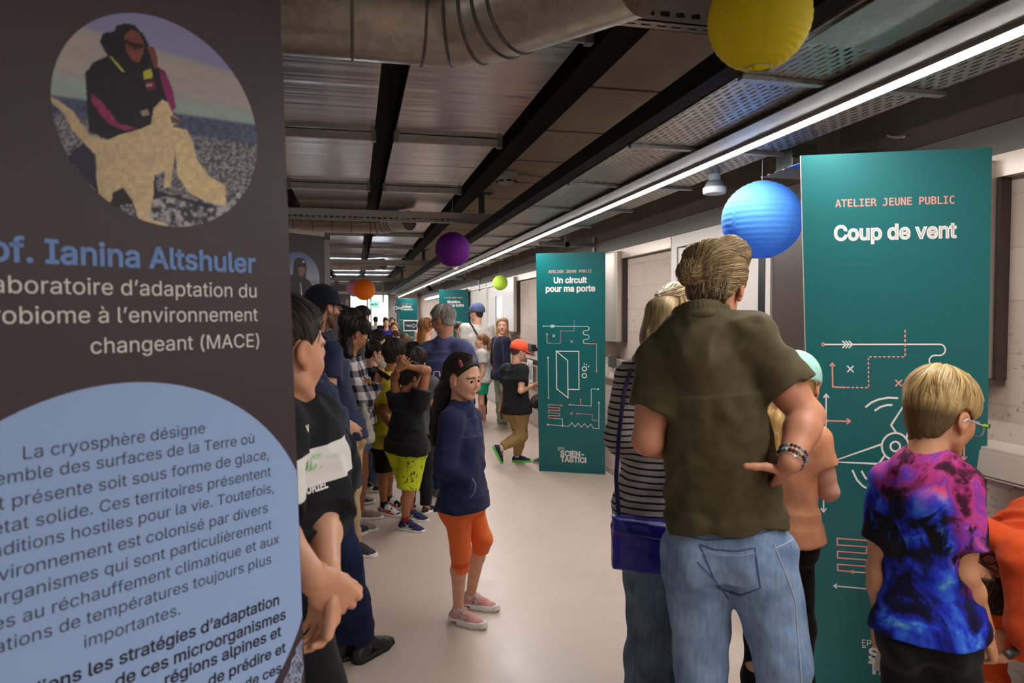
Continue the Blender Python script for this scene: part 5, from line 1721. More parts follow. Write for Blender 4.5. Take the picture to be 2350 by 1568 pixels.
# photo: woman in a dark jacket with two white dogs on a pebble shore
pc, prad = fit_circle([(110, 225), (150, 110), (240, 48), (330, 36), (450, 75), (540, 170), (590, 320), (560, 430), (480, 505), (385, 524), (270, 480), (170, 380)])
A2 = 2.8
def toz(u, v): 
    p = unplane(u, v, 0); d = p - CPOS; z = d.dot(FWD); return ((1175 + FPX * d.dot(RGT) / z) * A2, (784 - FPX * d.dot(UPV) / z) * A2)
def paint(u, v):
    xy = np.array([toz(a, b) for a, b in zip(u, v)]); x, y = xy[:, 0], xy[:, 1]
    p3 = np.stack([x, y, np.zeros_like(x)], 1).astype(F4)
    c = np.zeros((len(x), 3), F4)
    nz = lambda s, seed: vnoise(p3 / s, seed)
    sky = np.array(srgb('8f93bd')); ice = np.array(srgb('b3aba8')); teal = np.array(srgb('9eb0aa')); sea = np.array(srgb('56617d'))
    c[:] = sky
    # glacier slope from upper left to right
    hl = 170 + (x - 560) * .30
    g = np.clip((y - hl) / 30, 0, 1)[:, None]
    m_ = np.clip(.5 + .8 * vnoise(np.stack([x / 160, (y - x * .3) / 34, x * 0], 1).astype(F4), 4) + .4 * vnoise(np.stack([x / 50, (y - x * .3) / 14, x * 0], 1).astype(F4), 9), 0, 1)[:, None]
    c = c * (1 - g) + (ice * m_ + (ice * .72 + teal * .2) * (1 - m_)) * g
    t_ = np.clip((y - (430 + (x - 320) * .20)) / 60, 0, 1)[:, None]; c = c * (1 - t_) + (teal * (.92 + .1 * m_)) * t_
    s_ = np.clip((y - (600 + (x - 320) * .145)) / 20, 0, 1)[:, None]; c = c * (1 - s_) + sea * (.8 + .35 * np.clip(nz(14, 2), -1, 1)[:, None]) * s_
    peb = np.clip((y - (720 + (x - 320) * .15)) / 30, 0, 1)[:, None]
    pb = np.clip(.5 + .9 * nz(11, 5) + .5 * nz(5, 6), 0, 1)[:, None]
    c = c * (1 - peb) + (np.array(srgb('3e3f4a')) * (1 - pb) + np.array(srgb('9a97a0')) * pb) * peb
    big = ((y > 1240) & (x > 930))[:, None]; pb2 = np.clip(.45 + 1.1 * nz(30, 15) + .6 * nz(12, 16), 0, 1)[:, None]
    c = np.where(big, np.array(srgb('3a3b48')) * (1 - pb2) + np.array(srgb('b5b1b4')) * pb2, c)
    def fill(poly, col, tex=None):
        nonlocal c
        m2 = inpoly(x, y, poly); k = 1 if tex is None else tex[m2][:, None]
        c[m2] = np.array(srgb(col)) * k
    dk = '1d1c26'
    fill([(480, 960), (560, 900), (800, 880), (1000, 1120), (1010, 1230), (1420, 1330), (1330, 1340), (1080, 1260), (960, 1290), (700, 1330), (430, 1010)], '2b2f42')
    fill([(570, 840), (545, 470), (600, 400), (690, 360), (640, 270), (660, 215), (735, 200), (745, 165), (800, 150), (860, 160), (920, 220), (960, 300), (1000, 420), (1060, 460), (1110, 580), (1130, 690), (1090, 720), (1000, 800), (860, 860), (690, 900)], dk, 1 + .25 * nz(40, 3))
    fill([(585, 600), (640, 640), (690, 700), (760, 790), (870, 825), (800, 840), (700, 800), (640, 730), (590, 660)], '8c2e5e', 1 + .3 * nz(30, 7))
    fill([(1020, 440), (1070, 490), (1110, 580), (1130, 690), (1110, 715), (1070, 640), (1040, 540)], '8e2d68')
    fill([(930, 520), (990, 515), (1005, 570), (950, 590)], '6d2148')
    fill([(795, 230), (840, 190), (890, 210), (925, 270), (920, 350), (890, 405), (850, 390), (810, 330)], '7d4a40', 1 + .2 * nz(25, 8))
    fill([(800, 250), (860, 275), (920, 285), (915, 310), (860, 315), (805, 280)], '2d1a1c')
    fill([(940, 300), (985, 300), (1005, 340), (1015, 440), (990, 440), (970, 370)], '7a483c')
    fill([(700, 360), (715, 365), (800, 460), (785, 462)], 'c9c83c'); fill([(920, 460), (970, 440), (980, 500), (925, 512)], 'bdc247'); fill([(935, 545), (975, 540), (975, 555), (938, 560)], 'b9a78f')
    dog = lambda q: 1 + .16 * nz(26, 11) + .12 * nz(9, 12) + .22 * np.clip((x - 780) / 500, -.6, .5) * q
    fill([(305, 612), (380, 650), (470, 715), (530, 810), (575, 870), (690, 900), (760, 870), (900, 830), (970, 800), (985, 700), (1040, 640), (1080, 660), (1110, 740), (1165, 775), (1150, 800), (1110, 800), (1125, 900), (1120, 1010), (1095, 1200), (1050, 1210), (1060, 1100), (990, 1130), (985, 1250), (955, 1400), (1080, 1445), (1070, 1470), (930, 1450), (890, 1400), (850, 1290), (760, 1240), (730, 1250), (700, 1320), (640, 1290), (620, 1150), (615, 1000), (540, 920), (470, 840), (400, 720), (315, 645)], 'cbb893', dog(1))
    fill([(1115, 815), (1200, 835), (1240, 920), (1265, 1030), (1340, 1130), (1445, 1195), (1455, 1320), (1330, 1300), (1210, 1240), (1140, 1130), (1125, 960)], 'd8c396', dog(.3))
    fill([(1090, 740), (1165, 775), (1150, 800), (1100, 790)], '6a5a4a'); fill([(720, 1240), (790, 1205), (850, 1290), (840, 1310), (780, 1300), (765, 1350), (720, 1330)], '2e2a2a')
    fill([(900, 715), (950, 700), (960, 740), (915, 748)], '9b8f80')
    return np.clip(c, 0, 1)
picture('round_photo', root, (pc[0], pc[1], prad, prad), 210, unplane, paint, .0005)
# writing
def banner_text(lines, name, mat, e=.0008, bold=0.0):
    I = Ink(lambda u, v: unplane(u, v, e))
    for t, xr, yr, xl, yl, part in lines:
        # right end and left end of `part` of the line as seen; size from that part
        a = plane2(mpx(xr, yr)); b_ = plane2(mpx(xl, yl))
        w_ = math.hypot(a[0] - b_[0], a[1] - b_[1]); k = w_ / text_geo(part, bold)[2]
        V, F_, wd = text_geo(t, bold); dx, dy = (a[0] - b_[0]) / w_, (a[1] - b_[1]) / w_
        dy *= .3; l = math.hypot(dx, dy); dx, dy = dx / l, dy / l
        I.b.add([unplane(a[0] - (wd - v[0]) * k * dx - v[1] * k * dy, a[1] - (wd - v[0]) * k * dy + v[1] * k * dx, e) for v in V], F_)
    return I.build(name, mat, root)
banner_text([('Prof. Ianina Altshuler', 586, 626, 104, 613, 'Ianina Altshuler')], 'headline', INK_SKY, bold=.018)
banner_text([("Laboratoire d\u2019adaptation du", 588, 683, 278, 680, "d\u2019adaptation du"), ("microbiome \u00e0 l\u2019environnement", 591, 737, 226, 742, "\u00e0 l\u2019environnement"), ('changeant (MACE)', 594, 796, 208, 810, 'changeant (MACE)')], 'subtitle', INK_W)
banner_text([('La cryosph\u00e8re d\u00e9signe', 470, 994, 53, 1053, 'La cryosph\u00e8re d\u00e9signe'),
 ('l\u2019ensemble des surfaces de la Terre o\u00f9', 583, 1017, 137, 1083, 'des surfaces de la Terre o\u00f9'),
 ('l\u2019eau est pr\u00e9sente soit sous forme de glace,', 617, 1053, 28, 1156, 'pr\u00e9sente soit sous forme de glace,'),
 ('soit \u00e0 l\u2019\u00e9tat solide. Ces territoires pr\u00e9sentent', 621, 1093, 82, 1199, 'solide. Ces territoires pr\u00e9sentent'),
 ('des conditions hostiles pour la vie. Toutefois,', 628, 1130, 164, 1228, 'hostiles pour la vie. Toutefois,'),
 ('cet environnement est colonis\u00e9 par divers', 614, 1176, 271, 1254, 'est colonis\u00e9 par divers'),
 ('microorganismes qui sont particuli\u00e8rement', 623, 1214, 240, 1308, 'qui sont particuli\u00e8rement'),
 ('sensibles au r\u00e9chauffement climatique et aux', 640, 1247, 52, 1420, 'au r\u00e9chauffement climatique et aux'),
 ('modifications de temp\u00e9ratures toujours plus', 622, 1293, 136, 1442, 'de temp\u00e9ratures toujours plus'),
 ('importantes.', 413, 1410, 193, 1483, 'importantes.')], 'body_text', INK_DK)
banner_text([('\u00c9tudions les strat\u00e9gies d\u2019adaptation', 640, 1387, 203, 1531, 'les strat\u00e9gies d\u2019adaptation'),
 ('de ces microorganismes', 655, 1420, 264, 1565, 'de ces microorganismes'),
 ('r\u00e9gions alpines et', 645, 1459, 378, 1567, 'r\u00e9gions alpines et'), ('de pr\u00e9dire et', 655, 1496, 478, 1568, 'de pr\u00e9dire et'), ('de ces', 645, 1542, 562, 1578, 'de ces')], 'bold_text', m_print('ink_dark', '2b2b3a', .5), bold=.016)
# fine white net pattern in the lower right corner
I = Ink(lambda x, y: mpx(x, y, .0007)); rnd = random.Random(5)
nodes = [(690 + rnd.uniform(-1, 6) - max(0, (y - 1470)) * .42 * q, y + rnd.uniform(-5, 5)) for y in range(1466, 1600, 13) for q in (0, .5, 1)]
for i, a in enumerate(nodes):
    for b2 in nodes[i + 1:]:
        if math.hypot(a[0] - b2[0], a[1] - b2[1]) < 27: I.line([(min(a[0], 697), a[1]), (min(b2[0], 697), b2[1])], 1.7)
I.build('net_pattern', m_print('ink_pale_blue', 'aebede', .5), root)

# second banner behind: man in a dark hooded jacket under a blue sky
root, o0, n, RT, RB = banner('dark banner with photo of hooded person behind the man in navy cap', (743, 640), 5.0, (742, 541), (748, 760), .80, 2.14)
pc, prad = fit_circle([(660, 585), (683, 578), (710, 588), (726, 612), (732, 640), (730, 665)])
def toz6(u, v):
    p = unplane(u, v, 0); d = p - CPOS; z = d.dot(FWD); return ((1175 + FPX * d.dot(RGT) / z - 640) * 6.53, (784 - FPX * d.dot(UPV) / z - 520) * 6.53)
def paint2(u, v):
    xy = np.array([toz6(a, b) for a, b in zip(u, v)]); x, y = xy[:, 0], xy[:, 1]
    t_ = np.clip((y - 380) / 450, 0, 1)[:, None]
    c = np.array(srgb('5a6f9f')) * (1 - t_) + np.array(srgb('a9adb8')) * t_
    p3 = np.stack([x / 30, y / 30, x * 0], 1).astype(F4)
    mt = (y > 790 + 40 * vnoise(p3, 3))[:, None]; c = np.where(mt, np.array(srgb('8e8f96')) * (1 + .3 * vnoise(p3, 4)[:, None]), c)
    def fill(poly, col):
        m2 = inpoly(x, y, poly); c[m2] = srgb(col)
    fill([(0, 720), (210, 720), (220, 560), (240, 490), (290, 460), (360, 475), (405, 530), (415, 620), (400, 770), (440, 800), (500, 890), (520, 1000), (520, 1300), (0, 1300)], '35363a')
    fill([(275, 600), (320, 570), (385, 590), (395, 680), (350, 760), (300, 730)], '8a6a5f'); fill([(270, 570), (390, 560), (392, 610), (330, 600), (275, 615)], '26262a')
    fill([(345, 510), (385, 520), (385, 545), (350, 540)], 'c9c9c9'); fill([(318, 840), (330, 850), (345, 1000), (345, 1110), (332, 1110), (330, 1000)], 'd0d0d0'); fill([(185, 1000), (205, 1000), (190, 1050), (175, 1050)], 'a5a5a5')
    return np.clip(c, 0, 1)
picture('round_photo', root, (pc[0], pc[1], prad, prad), 90, unplane, paint2, .0012)
b = MB(); e_ = RT + HB * .03; b.obox(Vector((e_.x, e_.y, 1.08)) - n * .01, HB * .026, n * .012, Z * 1.03); local_part(b, 'side_post', plain('post_grey', '6e6b69', .5, .2), root)
b = MB(); b.obox(Vector((e_.x, e_.y, 2.125)) - n * .01, HB * .027, n * .014, Z * .018); local_part(b, 'post_cap', M_BLACK, root)
# third banner far behind
root, o0, n, RT, RB = banner('far dark banner just left of the bright window', (805, 700), 17.0, (805, 671), (805, 760), .9, 2.10)
I = Ink(lambda u, v: unplane(u, v, .003)); rnd = random.Random(4)
for q in range(4):
    u0, v0 = plane2(mpx(778 + 6 * q, 694 + 9 * (q % 3)))
    I.poly([(u0 + .06 * math.cos(a * .7) , v0 + .09 * math.sin(a * .7)) for a in range(9)])
I.build('printed_photo', m_print('photo_brown', '8a6f68'), root)
# ================================================================ materials of clothes
def at(px, d): p = P(px, 722, d); return p.x, p.y
BLACKT = fabric('black_cotton', '1a1b1e'); NAVYT = fabric('navy_cotton', '262c48'); DNAVY = fabric('dark_navy', '1d2038')
BLACKP = fabric('black_trouser', '141517'); BEIGE = fabric('beige_chino', 'b79f78'); WHITE_R = plain('white_rubber', 'dcd9d3', .6)
GREY_S = fabric('grey_suede', '77736c'); BLACK_S = plain('black_leather', '161616', .45); BLACK_R = plain('black_rubber', '121212', .7)
WHITE_S = plain('white_leather', 'd3cfc9', .5); LACE_W = plain('white_lace', 'dedad5', .8); LACE_B = plain('black_lace', '1a1a1a', .8)
def denim(name, c, fade):
    if name in MATS: return MATS[name]
    t = NT(name, .92, 0, .2); v = t.coords()
    a = srgb(c); b = srgb(fade)
    n = t.math('ADD', t.math('MULTIPLY', t.noise(v, 7, 4), .7), t.math('MULTIPLY', t.noise(t.coords((90, 90, 14)), 1, 3), .35))
    c_ = t.ramp(n, [(.36, a), (.68, b)])
    t.col(c_); t.bump(t.noise(v, 420, 2), .22, .002); MATS[name] = t.m; return t.m
def noise_print(name, base, ink, scale, lo, hi, dist=1.2, stretch=(1, 1, 1)):
    if name in MATS: return MATS[name]
    t = NT(name, .9, 0, .2)
    f = t.noise(t.coords(stretch), scale, 2, .5, dist)
    t.col(t.mix(t.ramp(f, [(lo, (0, 0, 0)), (lo + .012, (1, 1, 1)), (hi, (1, 1, 1)), (hi + .012, (0, 0, 0))]), srgb(base), srgb(ink)))
    t.bump(t.noise(t.coords(), 300, 2), .2, .002); MATS[name] = t.m; return t.m
def plaid():
    t = NT('plaid_shirt', .9, 0, .2); v = t.coords(); s_ = t.sep(v)
    def band(x, f, ph): return t.math('GREATER_THAN', t.math('FRACT', t.math('ADD', t.math('MULTIPLY', x, f), ph)), .55)
    a = t.math('ADD', band(t.math('ADD', s_[0], s_[1]), 9, .1), band(s_[2], 10, .3))
    c = t.ramp(t.math('MULTIPLY', a, .5), [(0, srgb('cfc6c2')), (.5, srgb('77717a')), (1, srgb('25242c'))])
    t.col(c); return t.m
def stripes():
    t = NT('striped_jersey', .92, 0, .2); v = t.coords(); s_ = t.sep(v)
    w_ = t.math('ADD', s_[2], t.math('MULTIPLY', t.noise(v, 5, 2), .02))
    f = t.math('FRACT', t.math('MULTIPLY', w_, 42))
    t.col(t.mix(t.math('GREATER_THAN', f, .70), srgb('a7a09d'), srgb('211f26')))
    t.bump(t.noise(v, 380, 2), .2, .002); return t.m
def tie_dye():
    t = NT('tie_dye_jersey', .75, 0, .25); v = t.coords(); s_ = t.sep(v)
    n1 = t.noise(v, 6, 6, .6, 1.6); n2 = t.noise(t.coords((1, 1, .6)), 9, 7, .62, 2.2); n3 = t.noise(v, 4, 3, .5, .8)
    # blue lower left to pink upper right
    g = t.math('ADD', t.math('ADD', t.math('MULTIPLY', s_[0], 1.6), t.math('MULTIPLY', t.math('SUBTRACT', s_[2], .98), 1.1)), t.math('MULTIPLY', t.math('SUBTRACT', n3, .5), .7))
    side = t.ramp(t.math('ADD', g, .5), [(.40, (0, 0, 0)), (.56, (1, 1, 1))])
    blue = t.ramp(n1, [(.33, srgb('07060f')), (.47, srgb('10103a')), (.55, srgb('1d2fc0')), (.62, srgb('2f63d8')), (.70, srgb('6fb4d8'))])
    pink = t.ramp(n1, [(.30, srgb('0b0710')), (.43, srgb('4a1030')), (.50, srgb('c23c86')), (.57, srgb('7c3aa8')), (.64, srgb('e0507a')), (.72, srgb('e9303c'))])
    c = t.mix(side, blue, pink)
    blk = t.ramp(t.math('ADD', n2, t.math('MULTIPLY', t.math('ABSOLUTE', t.math('SUBTRACT', s_[2], .93)), .9)), [(.47, (1, 1, 1)), (.55, (0, 0, 0))])
    t.col(t.mix(blk, c, srgb('08070d'))); return t.m
M_DENIM = denim('washed_denim', '5d789f', '93aac8'); M_DENIM2 = denim('blue_denim', '3d4f66', '6c8096'); M_DENIMD = denim('dark_denim', '131a33', '1f2a4c'); M_DENIM3 = denim('mid_denim', '41618c', '7089ad')
SK_L, SK_T, SK_B = 'd9a58c', 'c48d6d', 'a8714f'
G_BLK = plain('black_frame', '0f0f10', .25); G_METAL = plain('metal_frame', 'b0a48f', .3, .8)

# ================================================================ left foreground
# teenager in black tee with white chest band, half behind the large banner
J = skel(1.6, *at(672, 1.50), 92)
d = 1.46
J['head'] = P(651, 806, d); J['neck'] = P(655, 952, d + .02)
J['shr'] = P(612, 985, d - .10); J['shl'] = P(705, 975, d + .12)
J['elr'] = P(602, 1195, d - .22); J['wrr'] = P(716, 1322, d - .25)
J['ell'] = P(734, 1195, d - .02); J['wrl'] = P(750, 1305, d - .20)
J['hfr'] = (P(768, 1372, d - .22) - J['wrr']); J['hfl'] = (P(745, 1382, d - .21) - J['wrl'])
J['tsr'] = UPV; J['tsl'] = UPV; J['pnr'] = -RGT * .4 + FWD; J['pnl'] = -FWD - RGT * .6
J['hkr'] = dict(curl=(.55, .6, .65, .7), thumb=(.25, .1)); J['hkl'] = dict(curl=(.5, .5, .5, .5), thumb=(.3, .2))
for q, y in (('l', .1), ('r', -.1)):
    J['hip' + q] = P(632, 1330, d - y * -1.0)
    J['kn' + q] = P(712 if q == 'r' else 718, 1600, d - .05 + y * .6); J['an' + q] = Vector((J['kn' + q].x - .08, J['kn' + q].y - .02, .075))
tb = NT('banded_cotton', .9, 0, .2); _s = tb.sep(tb.coords()); z1, z0 = P(700, 1016, d).z, P(700, 1092, d).z
tb.col(tb.mix(tb.math('MULTIPLY', tb.math('GREATER_THAN', _s[2], z0), tb.math('LESS_THAN', _s[2], z1)), srgb('1b1c20'), srgb('dfddd8'))); tb.bump(tb.noise(tb.coords(), 260, 2), .2, .002)
q = human('person', 'person in black tee with white chest band, hands clasped, half behind huge banner', J, d, (dirv(47, -4), Z, .238), 'd9a081',
  dict(mat=tb.m, sleeve=.95, hem=-.07, b=1.0, ease=.02, flare=1.08, name='t_shirt', neckr=.05, fold=.006, h=.0045, k=.03),
  dict(mat=BLACKP, b=.98, ease=.014, leg=1.9), dict(mat=BLACK_S, sole=BLACK_R, L=.25), dict(style='tied', th=.022, c1='1d1712', c2='43352a', groove=.005, seed=2, lock_z=-.2, face=[(.9, .38), (.30, .36), (.20, .24), (.11, .11), (.05, .03), (.0, .08), (-.08, .12), (-.14, .03), (-.16, -.08), (-.24, -.16), (-.9, -.20), (-.9, -1.2), (.9, -1.2)]), o=dict(b=1.0, neck=.05), eyes=None)
t1, b1 = q['top'], q['root']
# chest lettering, laid on the cloth
def on_cloth(shirt, name, txt, ox, oy, size, mat, bold=.02, dpt=None, xd=None, asp=1.0, view=None):
    """letters pushed onto the shirt along the line of sight from its front"""
    me = shirt.data; tr = BVHTree.FromPolygons([v.co.copy() for v in me.vertices], [tuple(p.vertices) for p in me.polygons])
    ro = shirt.parent.matrix_world.translation; V, F_, w_ = text_geo(txt, bold)
    out = []; ok = True; keep_ = []
    o3 = P(ox, oy, dpt) - ro; ex = Vector(xd).normalized() * size; dv = Vector(view).normalized()
    idx = {}
    for i, v in enumerate(V):
        p = o3 + ex * v[0] + Z * v[1] * size * asp
        h = tr.ray_cast(p - dv * .5, dv)
        if h[0] is not None: idx[i] = len(out); out.append(h[0] + h[1] * .0012 * (1 if h[1].dot(dv) < 0 else -1))
    fs = [tuple(idx[a] for a in f) for f in F_ if all(a in idx for a in f)]
    b = MB(); b.add(out, fs); o = b.build(name, mat, None, fix=False); o.parent = shirt.parent; return o
fd = dirv(92)
vw = -(dirv(150)); xd = Vector((.45, -.9, 0)) * -1
xd = vw.cross(Z).normalized(); xd = xd if xd.dot(RGT) > 0 else -xd
on_cloth(t1, 'chest_letters', 'AUT', 677, 1080, .042, m_print('ink_mint', '9fd39a'), .03, d - .1, xd, 1.1, vw)
on_cloth(t1, 'chest_letters', 'URIEL', 694, 1131, .028, INK_W, .03, d - .1, xd, 1.1, vw)
on_cloth(t1, 'chest_mark', 'v', 693, 990, .03, INK_W, .04, d - .1, xd, 1.0, vw)

# person in navy jacket with orange shoulder logo
d = 2.85
J = skel(1.52, *at(752, d), 62)
J['head'] = P(684, 800, d); J['neck'] = P(700, 868, d); J['shr'] = P(712, 912, d - .12); J['shl'] = P(735, 905, d + .16)
J['hipr'] = P(733, 1110, d - .05); J['hipl'] = P(755, 1110, d + .09)
J['elr'] = P(762, 1022, d - .17); J['wrr'] = P(762, 980, d + .06); J['ell'] = P(772, 1040, d + .18); J['wrl'] = P(752, 985, d + .04)
J['anr'] = FL(835, 1512) + Z * .075; J['knr'] = P(792, 1290, d + .02); J['anl'] = FL(785, 1512) + Z * .075; J['knl'] = P(752, 1310, d + .08)
J['toer'] = FL(905, 1468) - FL(835, 1512); J['toel'] = dirv(70)
q = human('person', 'person in navy jacket with small orange shoulder logo, jeans and black shoes behind the teenager', J, d, (dirv(50), Z, .2), SK_T,
  dict(mat=NAVYT, sleeve='long', hem=.02, ease=.022, name='jacket', collar=True, fold=.007, b=1.05), dict(mat=M_DENIMD, ease=.014, leg=1.93, b=1.1),
  dict(mat=BLACK_S, sole=BLACK_R, L=.27, lace=LACE_B), dict(style='short', th=.05, c1='15110e', c2='2a211a'), o=dict(b=1.0))
vw = FWD.copy(); 
b = MB(); o_ = P(717, 912, d - .24)
me = q['top'].data; tr = BVHTree.FromPolygons([v.co.copy() for v in me.vertices], [tuple(p.vertices) for p in me.polygons]); ro = q['root'].matrix_world.translation
def on_top(pts, r):
    w_ = []
    for x, y in pts:
        h_ = tr.ray_cast(CPOS - ro, ray(x, y).normalized())
        if h_[0] is not None: w_.append(h_[0] + h_[1] * .001)
    if len(w_) > 1: b.tube(w_, r, 6)
on_top([(716, 903), (727, 900), (729, 912), (718, 917), (716, 903)], .0035); on_top([(707, 908), (712, 905), (715, 912), (708, 919), (713, 921)], .0045); on_top([(715, 899), (718, 910)], .004)
if b.v: x = b.build('shoulder_logo', m_print('ink_orange', 'f4622d'), None); x.parent = q['root']
# dark jacket tied round the waist
s = S(.04); 
s.add(rc(P(775, 1010, d - .1), P(790, 1075, d - .05), .055, .075), rc(P(790, 1075, d - .05), P(785, 1130, d - .02), .075, .045), rc(P(760, 1040, d - .14), P(790, 1050, d - .08), .04, .06)); s.disp = folds(.012, (14, 14, 9), 5)
tag(sobj('bundled_jacket', s, .006, fabric('charcoal_cloth', '1c1f24'), None), 'dark bundled jacket held at the navy jacket person\'s waist', 'jacket')

# man with navy cap, glasses and beard
d = 4.2
J = skel(1.77, *at(775, d + .1), 52)
J['head'] = P(744, 706, d); J['neck'] = P(731, 775, d + .02); J['shr'] = P(752, 812, d - .12); J['shl'] = P(735, 800, d + .26)
J['elr'] = P(752, 925, d - .20); J['wrr'] = P(790, 968, d - .16); J['hipr'] = P(768, 1000, d - .06); J['hipl'] = P(790, 995, d + .14)
J['anr'] = FL(806, 1268) + Z * .08; J['toer'] = FL(842, 1275) - FL(806, 1268); J['knr'] = P(788, 1130, d); J['anl'] = FL(800, 1235) + Z * .08; J['knl'] = P(797, 1120, d + .15)
q = human('person', 'bearded man in navy cap and navy tee with beige trousers beside the second dark banner', J, d, (dirv(56, -3), Z, .25), 'c89474',
  dict(mat=NAVYT, sleeve=.52, hem=.03, ease=.02, b=1.0, name='t_shirt', fold=.008, neckr=.05), dict(mat=BEIGE, ease=.02, b=1.05, leg=1.95, name='trousers'),
  dict(mat=fabric('dark_grey_suede', '3d3f42'), sole=WHITE_R, L=.29, lace=LACE_W), dict(style='short', th=.02, c1='15110e', c2='231b15'), o=dict(b=1.05, neck=.056), paint=dict(beard='2a1d15', blush=.6))
h = q['head']; c_ = cap_make(h, q['root'], fabric('navy_cap', '14182c'), brim=.34, px=d / FPX, low=.06, tilt=.05)
glasses(h, q['root'], G_BLK, dy=.01)
b = MB(); c0 = h.w(-.0, -.55, .12)
for k in range(3): b.obox(h.w(.20 , -.475 + .02 * k * 0, .02 + .03 * k), h.r * .012, h.f * .006, h.u * .002)
# woman looking at her phone
d = 4.9
J = skel(1.55, *at(812, d), 62, lean=6)
J['head'] = P(815, 768, d); J['neck'] = P(800, 822, d); J['shr'] = P(800, 850, d - .14); J['shl'] = P(818, 845, d + .14)
J['elr'] = P(836, 925, d - .16); J['wrr'] = P(864, 882, d - .05); J['ell'] = P(838, 920, d + .2); J['wrl'] = P(825, 880, d - .02)
J['hfr'] = P(872, 858, d - .03) - J['wrr']; J['hfl'] = P(840, 872, d - .1) - J['wrl']
J['hipr'] = P(808, 975, d - .06); J['hipl'] = P(826, 975, d + .08); J['anr'] = FL(812, 1218) + Z * .07; J['anl'] = FL(826, 1192) + Z * .07
J['toer'] = FL(850, 1218) - FL(812, 1218); J['toel'] = FL(864, 1190) - FL(826, 1192); J['knr'] = P(818, 1090, d); J['knl'] = P(832, 1085, d + .12)
def woman_hair(h):
    return [h.e((0, -.42, .15), (.24, .24, .22)), *chain([h.w(.1, -.15, -.3), h.w(.22, .0, -.7), h.w(.2, .08, -1.1)], [.045, .05, .03])]
q = human('person', 'dark-haired woman in plaid shirt and denim shorts looking down at her phone', J, d, (dirv(70, -32), Z, .235), SK_B,
  dict(mat=plaid(), sleeve='long', hem=.0, ease=.02, name='shirt', fold=.006), dict(mat=M_DENIM3, leg=.5, ease=.015, name='shorts', hemr=.075), dict(mat=noise_print('glitter_canvas', '9a8d84', '5d524c', 160, .5, .56), sole=WHITE_R, L=.25, lace=LACE_W),
  dict(style='tied', th=.07, c1='0d0b0b', c2='231c1a', extra=woman_hair), o=dict(b=.95))
glasses(q['head'], q['root'], G_METAL)
o = empty('smartphone', P(874, 858, d - .06), 'black smartphone held by the woman in plaid shirt', 'phone'); b = MB(); b.obox(P(874, 857, d - .06), (RGT * .8 - UPV * .5).normalized() * .075, (RGT * .3 + UPV * .3 - FWD * .6).normalized() * .036, (RGT * .4 + UPV * .6 + FWD * .7).normalized() * .005)
local_part(b, 'phone_body', plain('phone_black', '0b0c0e', .15), o, bevel=.004)
s = S(.02).add(rc(P(834, 935, d - .28), P(842, 1000, d - .28), .022, .045), rc(P(842, 1000, d - .28), P(852, 1012, d - .28), .045, .03)); s.disp = folds(.008, (30, 30, 6), 3)
s = S(.02).add(loft([P(833, 925, d - .27), P(838, 960, d - .28), P(845, 1005, d - .28), P(847, 1018, d - .28)], [.012, .035, .045, .04], [.01, .025, .035, .03], [RGT] * 4)); s.disp = folds(.006, (40, 40, 5), 3)
tag(sobj('drawstring_bag', s, .006, fabric('canvas', 'b5aea4'), None), 'pale drawstring bag hanging at the plaid shirt woman\'s hip', 'bag')

def simple(label, px, top, d, phi, skin, topd, botd, hair, H=None, hp=0, child=False, shoes=None, eyes=None, hd=None, o=None, lean=0, paint=None, mod=None, hs=None, hphi=None):
    """standing figure placed by the pixel of the crown"""
    zt = P(px, top, d).z; H = H or zt / 1.005
    J = skel(H, *at(px, d), phi, child=child, lean=lean)
    if mod: mod(J, H)
    hs = hs or (.152 if child else .134) * H
    return human('person', label, J, d, (dirv(phi if hphi is None else hphi, hp), Z, hs), skin, topd, botd, shoes, hair, o or dict(b=.95 if child else 1.0), eyes=eyes, paint=paint)
SH_D = dict(mat=BLACK_S, sole=WHITE_R)
simple('woman with straight dark hair behind the man in navy cap', 800, 711, 5.6, 70, SK_L, dict(mat=fabric('grey_knit', '4a4547'), sleeve='long', name='jumper'), dict(mat=BLACKP), dict(style='long', th=.055, c1='1b1412', c2='3b2c26', extra=lambda h: [h.e((0, -.2, -.35), (.3, .22, .45))]), hp=-12, shoes=SH_D)
simple('man with short black hair between the dark banner and the bright window', 828, 705, 7.0, 40, SK_T, dict(mat=fabric('grey_tee', '5c5a60'), name='t_shirt'), dict(mat=M_DENIMD), dict(style='short', th=.06, c1='0c0b0b', c2='1e1a18'), hp=-5, shoes=SH_D, paint=dict(beard='1f1713'))
simple('boy with dark hair in cream shirt looking right beyond the boy with glasses', 861, 762, 6.5, 62, SK_L, dict(mat=fabric('cream_tee', 'd8c9b0'), name='t_shirt', b=.95), dict(mat=M_DENIM3), dict(style='short', th=.07, c1='130f0d', c2='2c211b'), child=True, shoes=SH_D, hphi=84, hp=-8, eyes='2a1a10')
q = simple('boy with black glasses in dark blue dotted shirt and jeans', 853, 786, 6.0, 62, SK_L, dict(mat=noise_print('dotted_shirt', '1c2238', 'c9c9cf', 70, .70, .9, 0), name='shirt', b=.95), dict(mat=M_DENIM2, ease=.02), dict(style='short', th=.05, c1='120e0c', c2='241b16'), child=True, shoes=dict(mat=BLACK_S, sole=WHITE_R, lace=LACE_W), hphi=72, hp=-5, eyes='2a1a10')
glasses(q['head'], q['root'], G_BLK, rect=True)
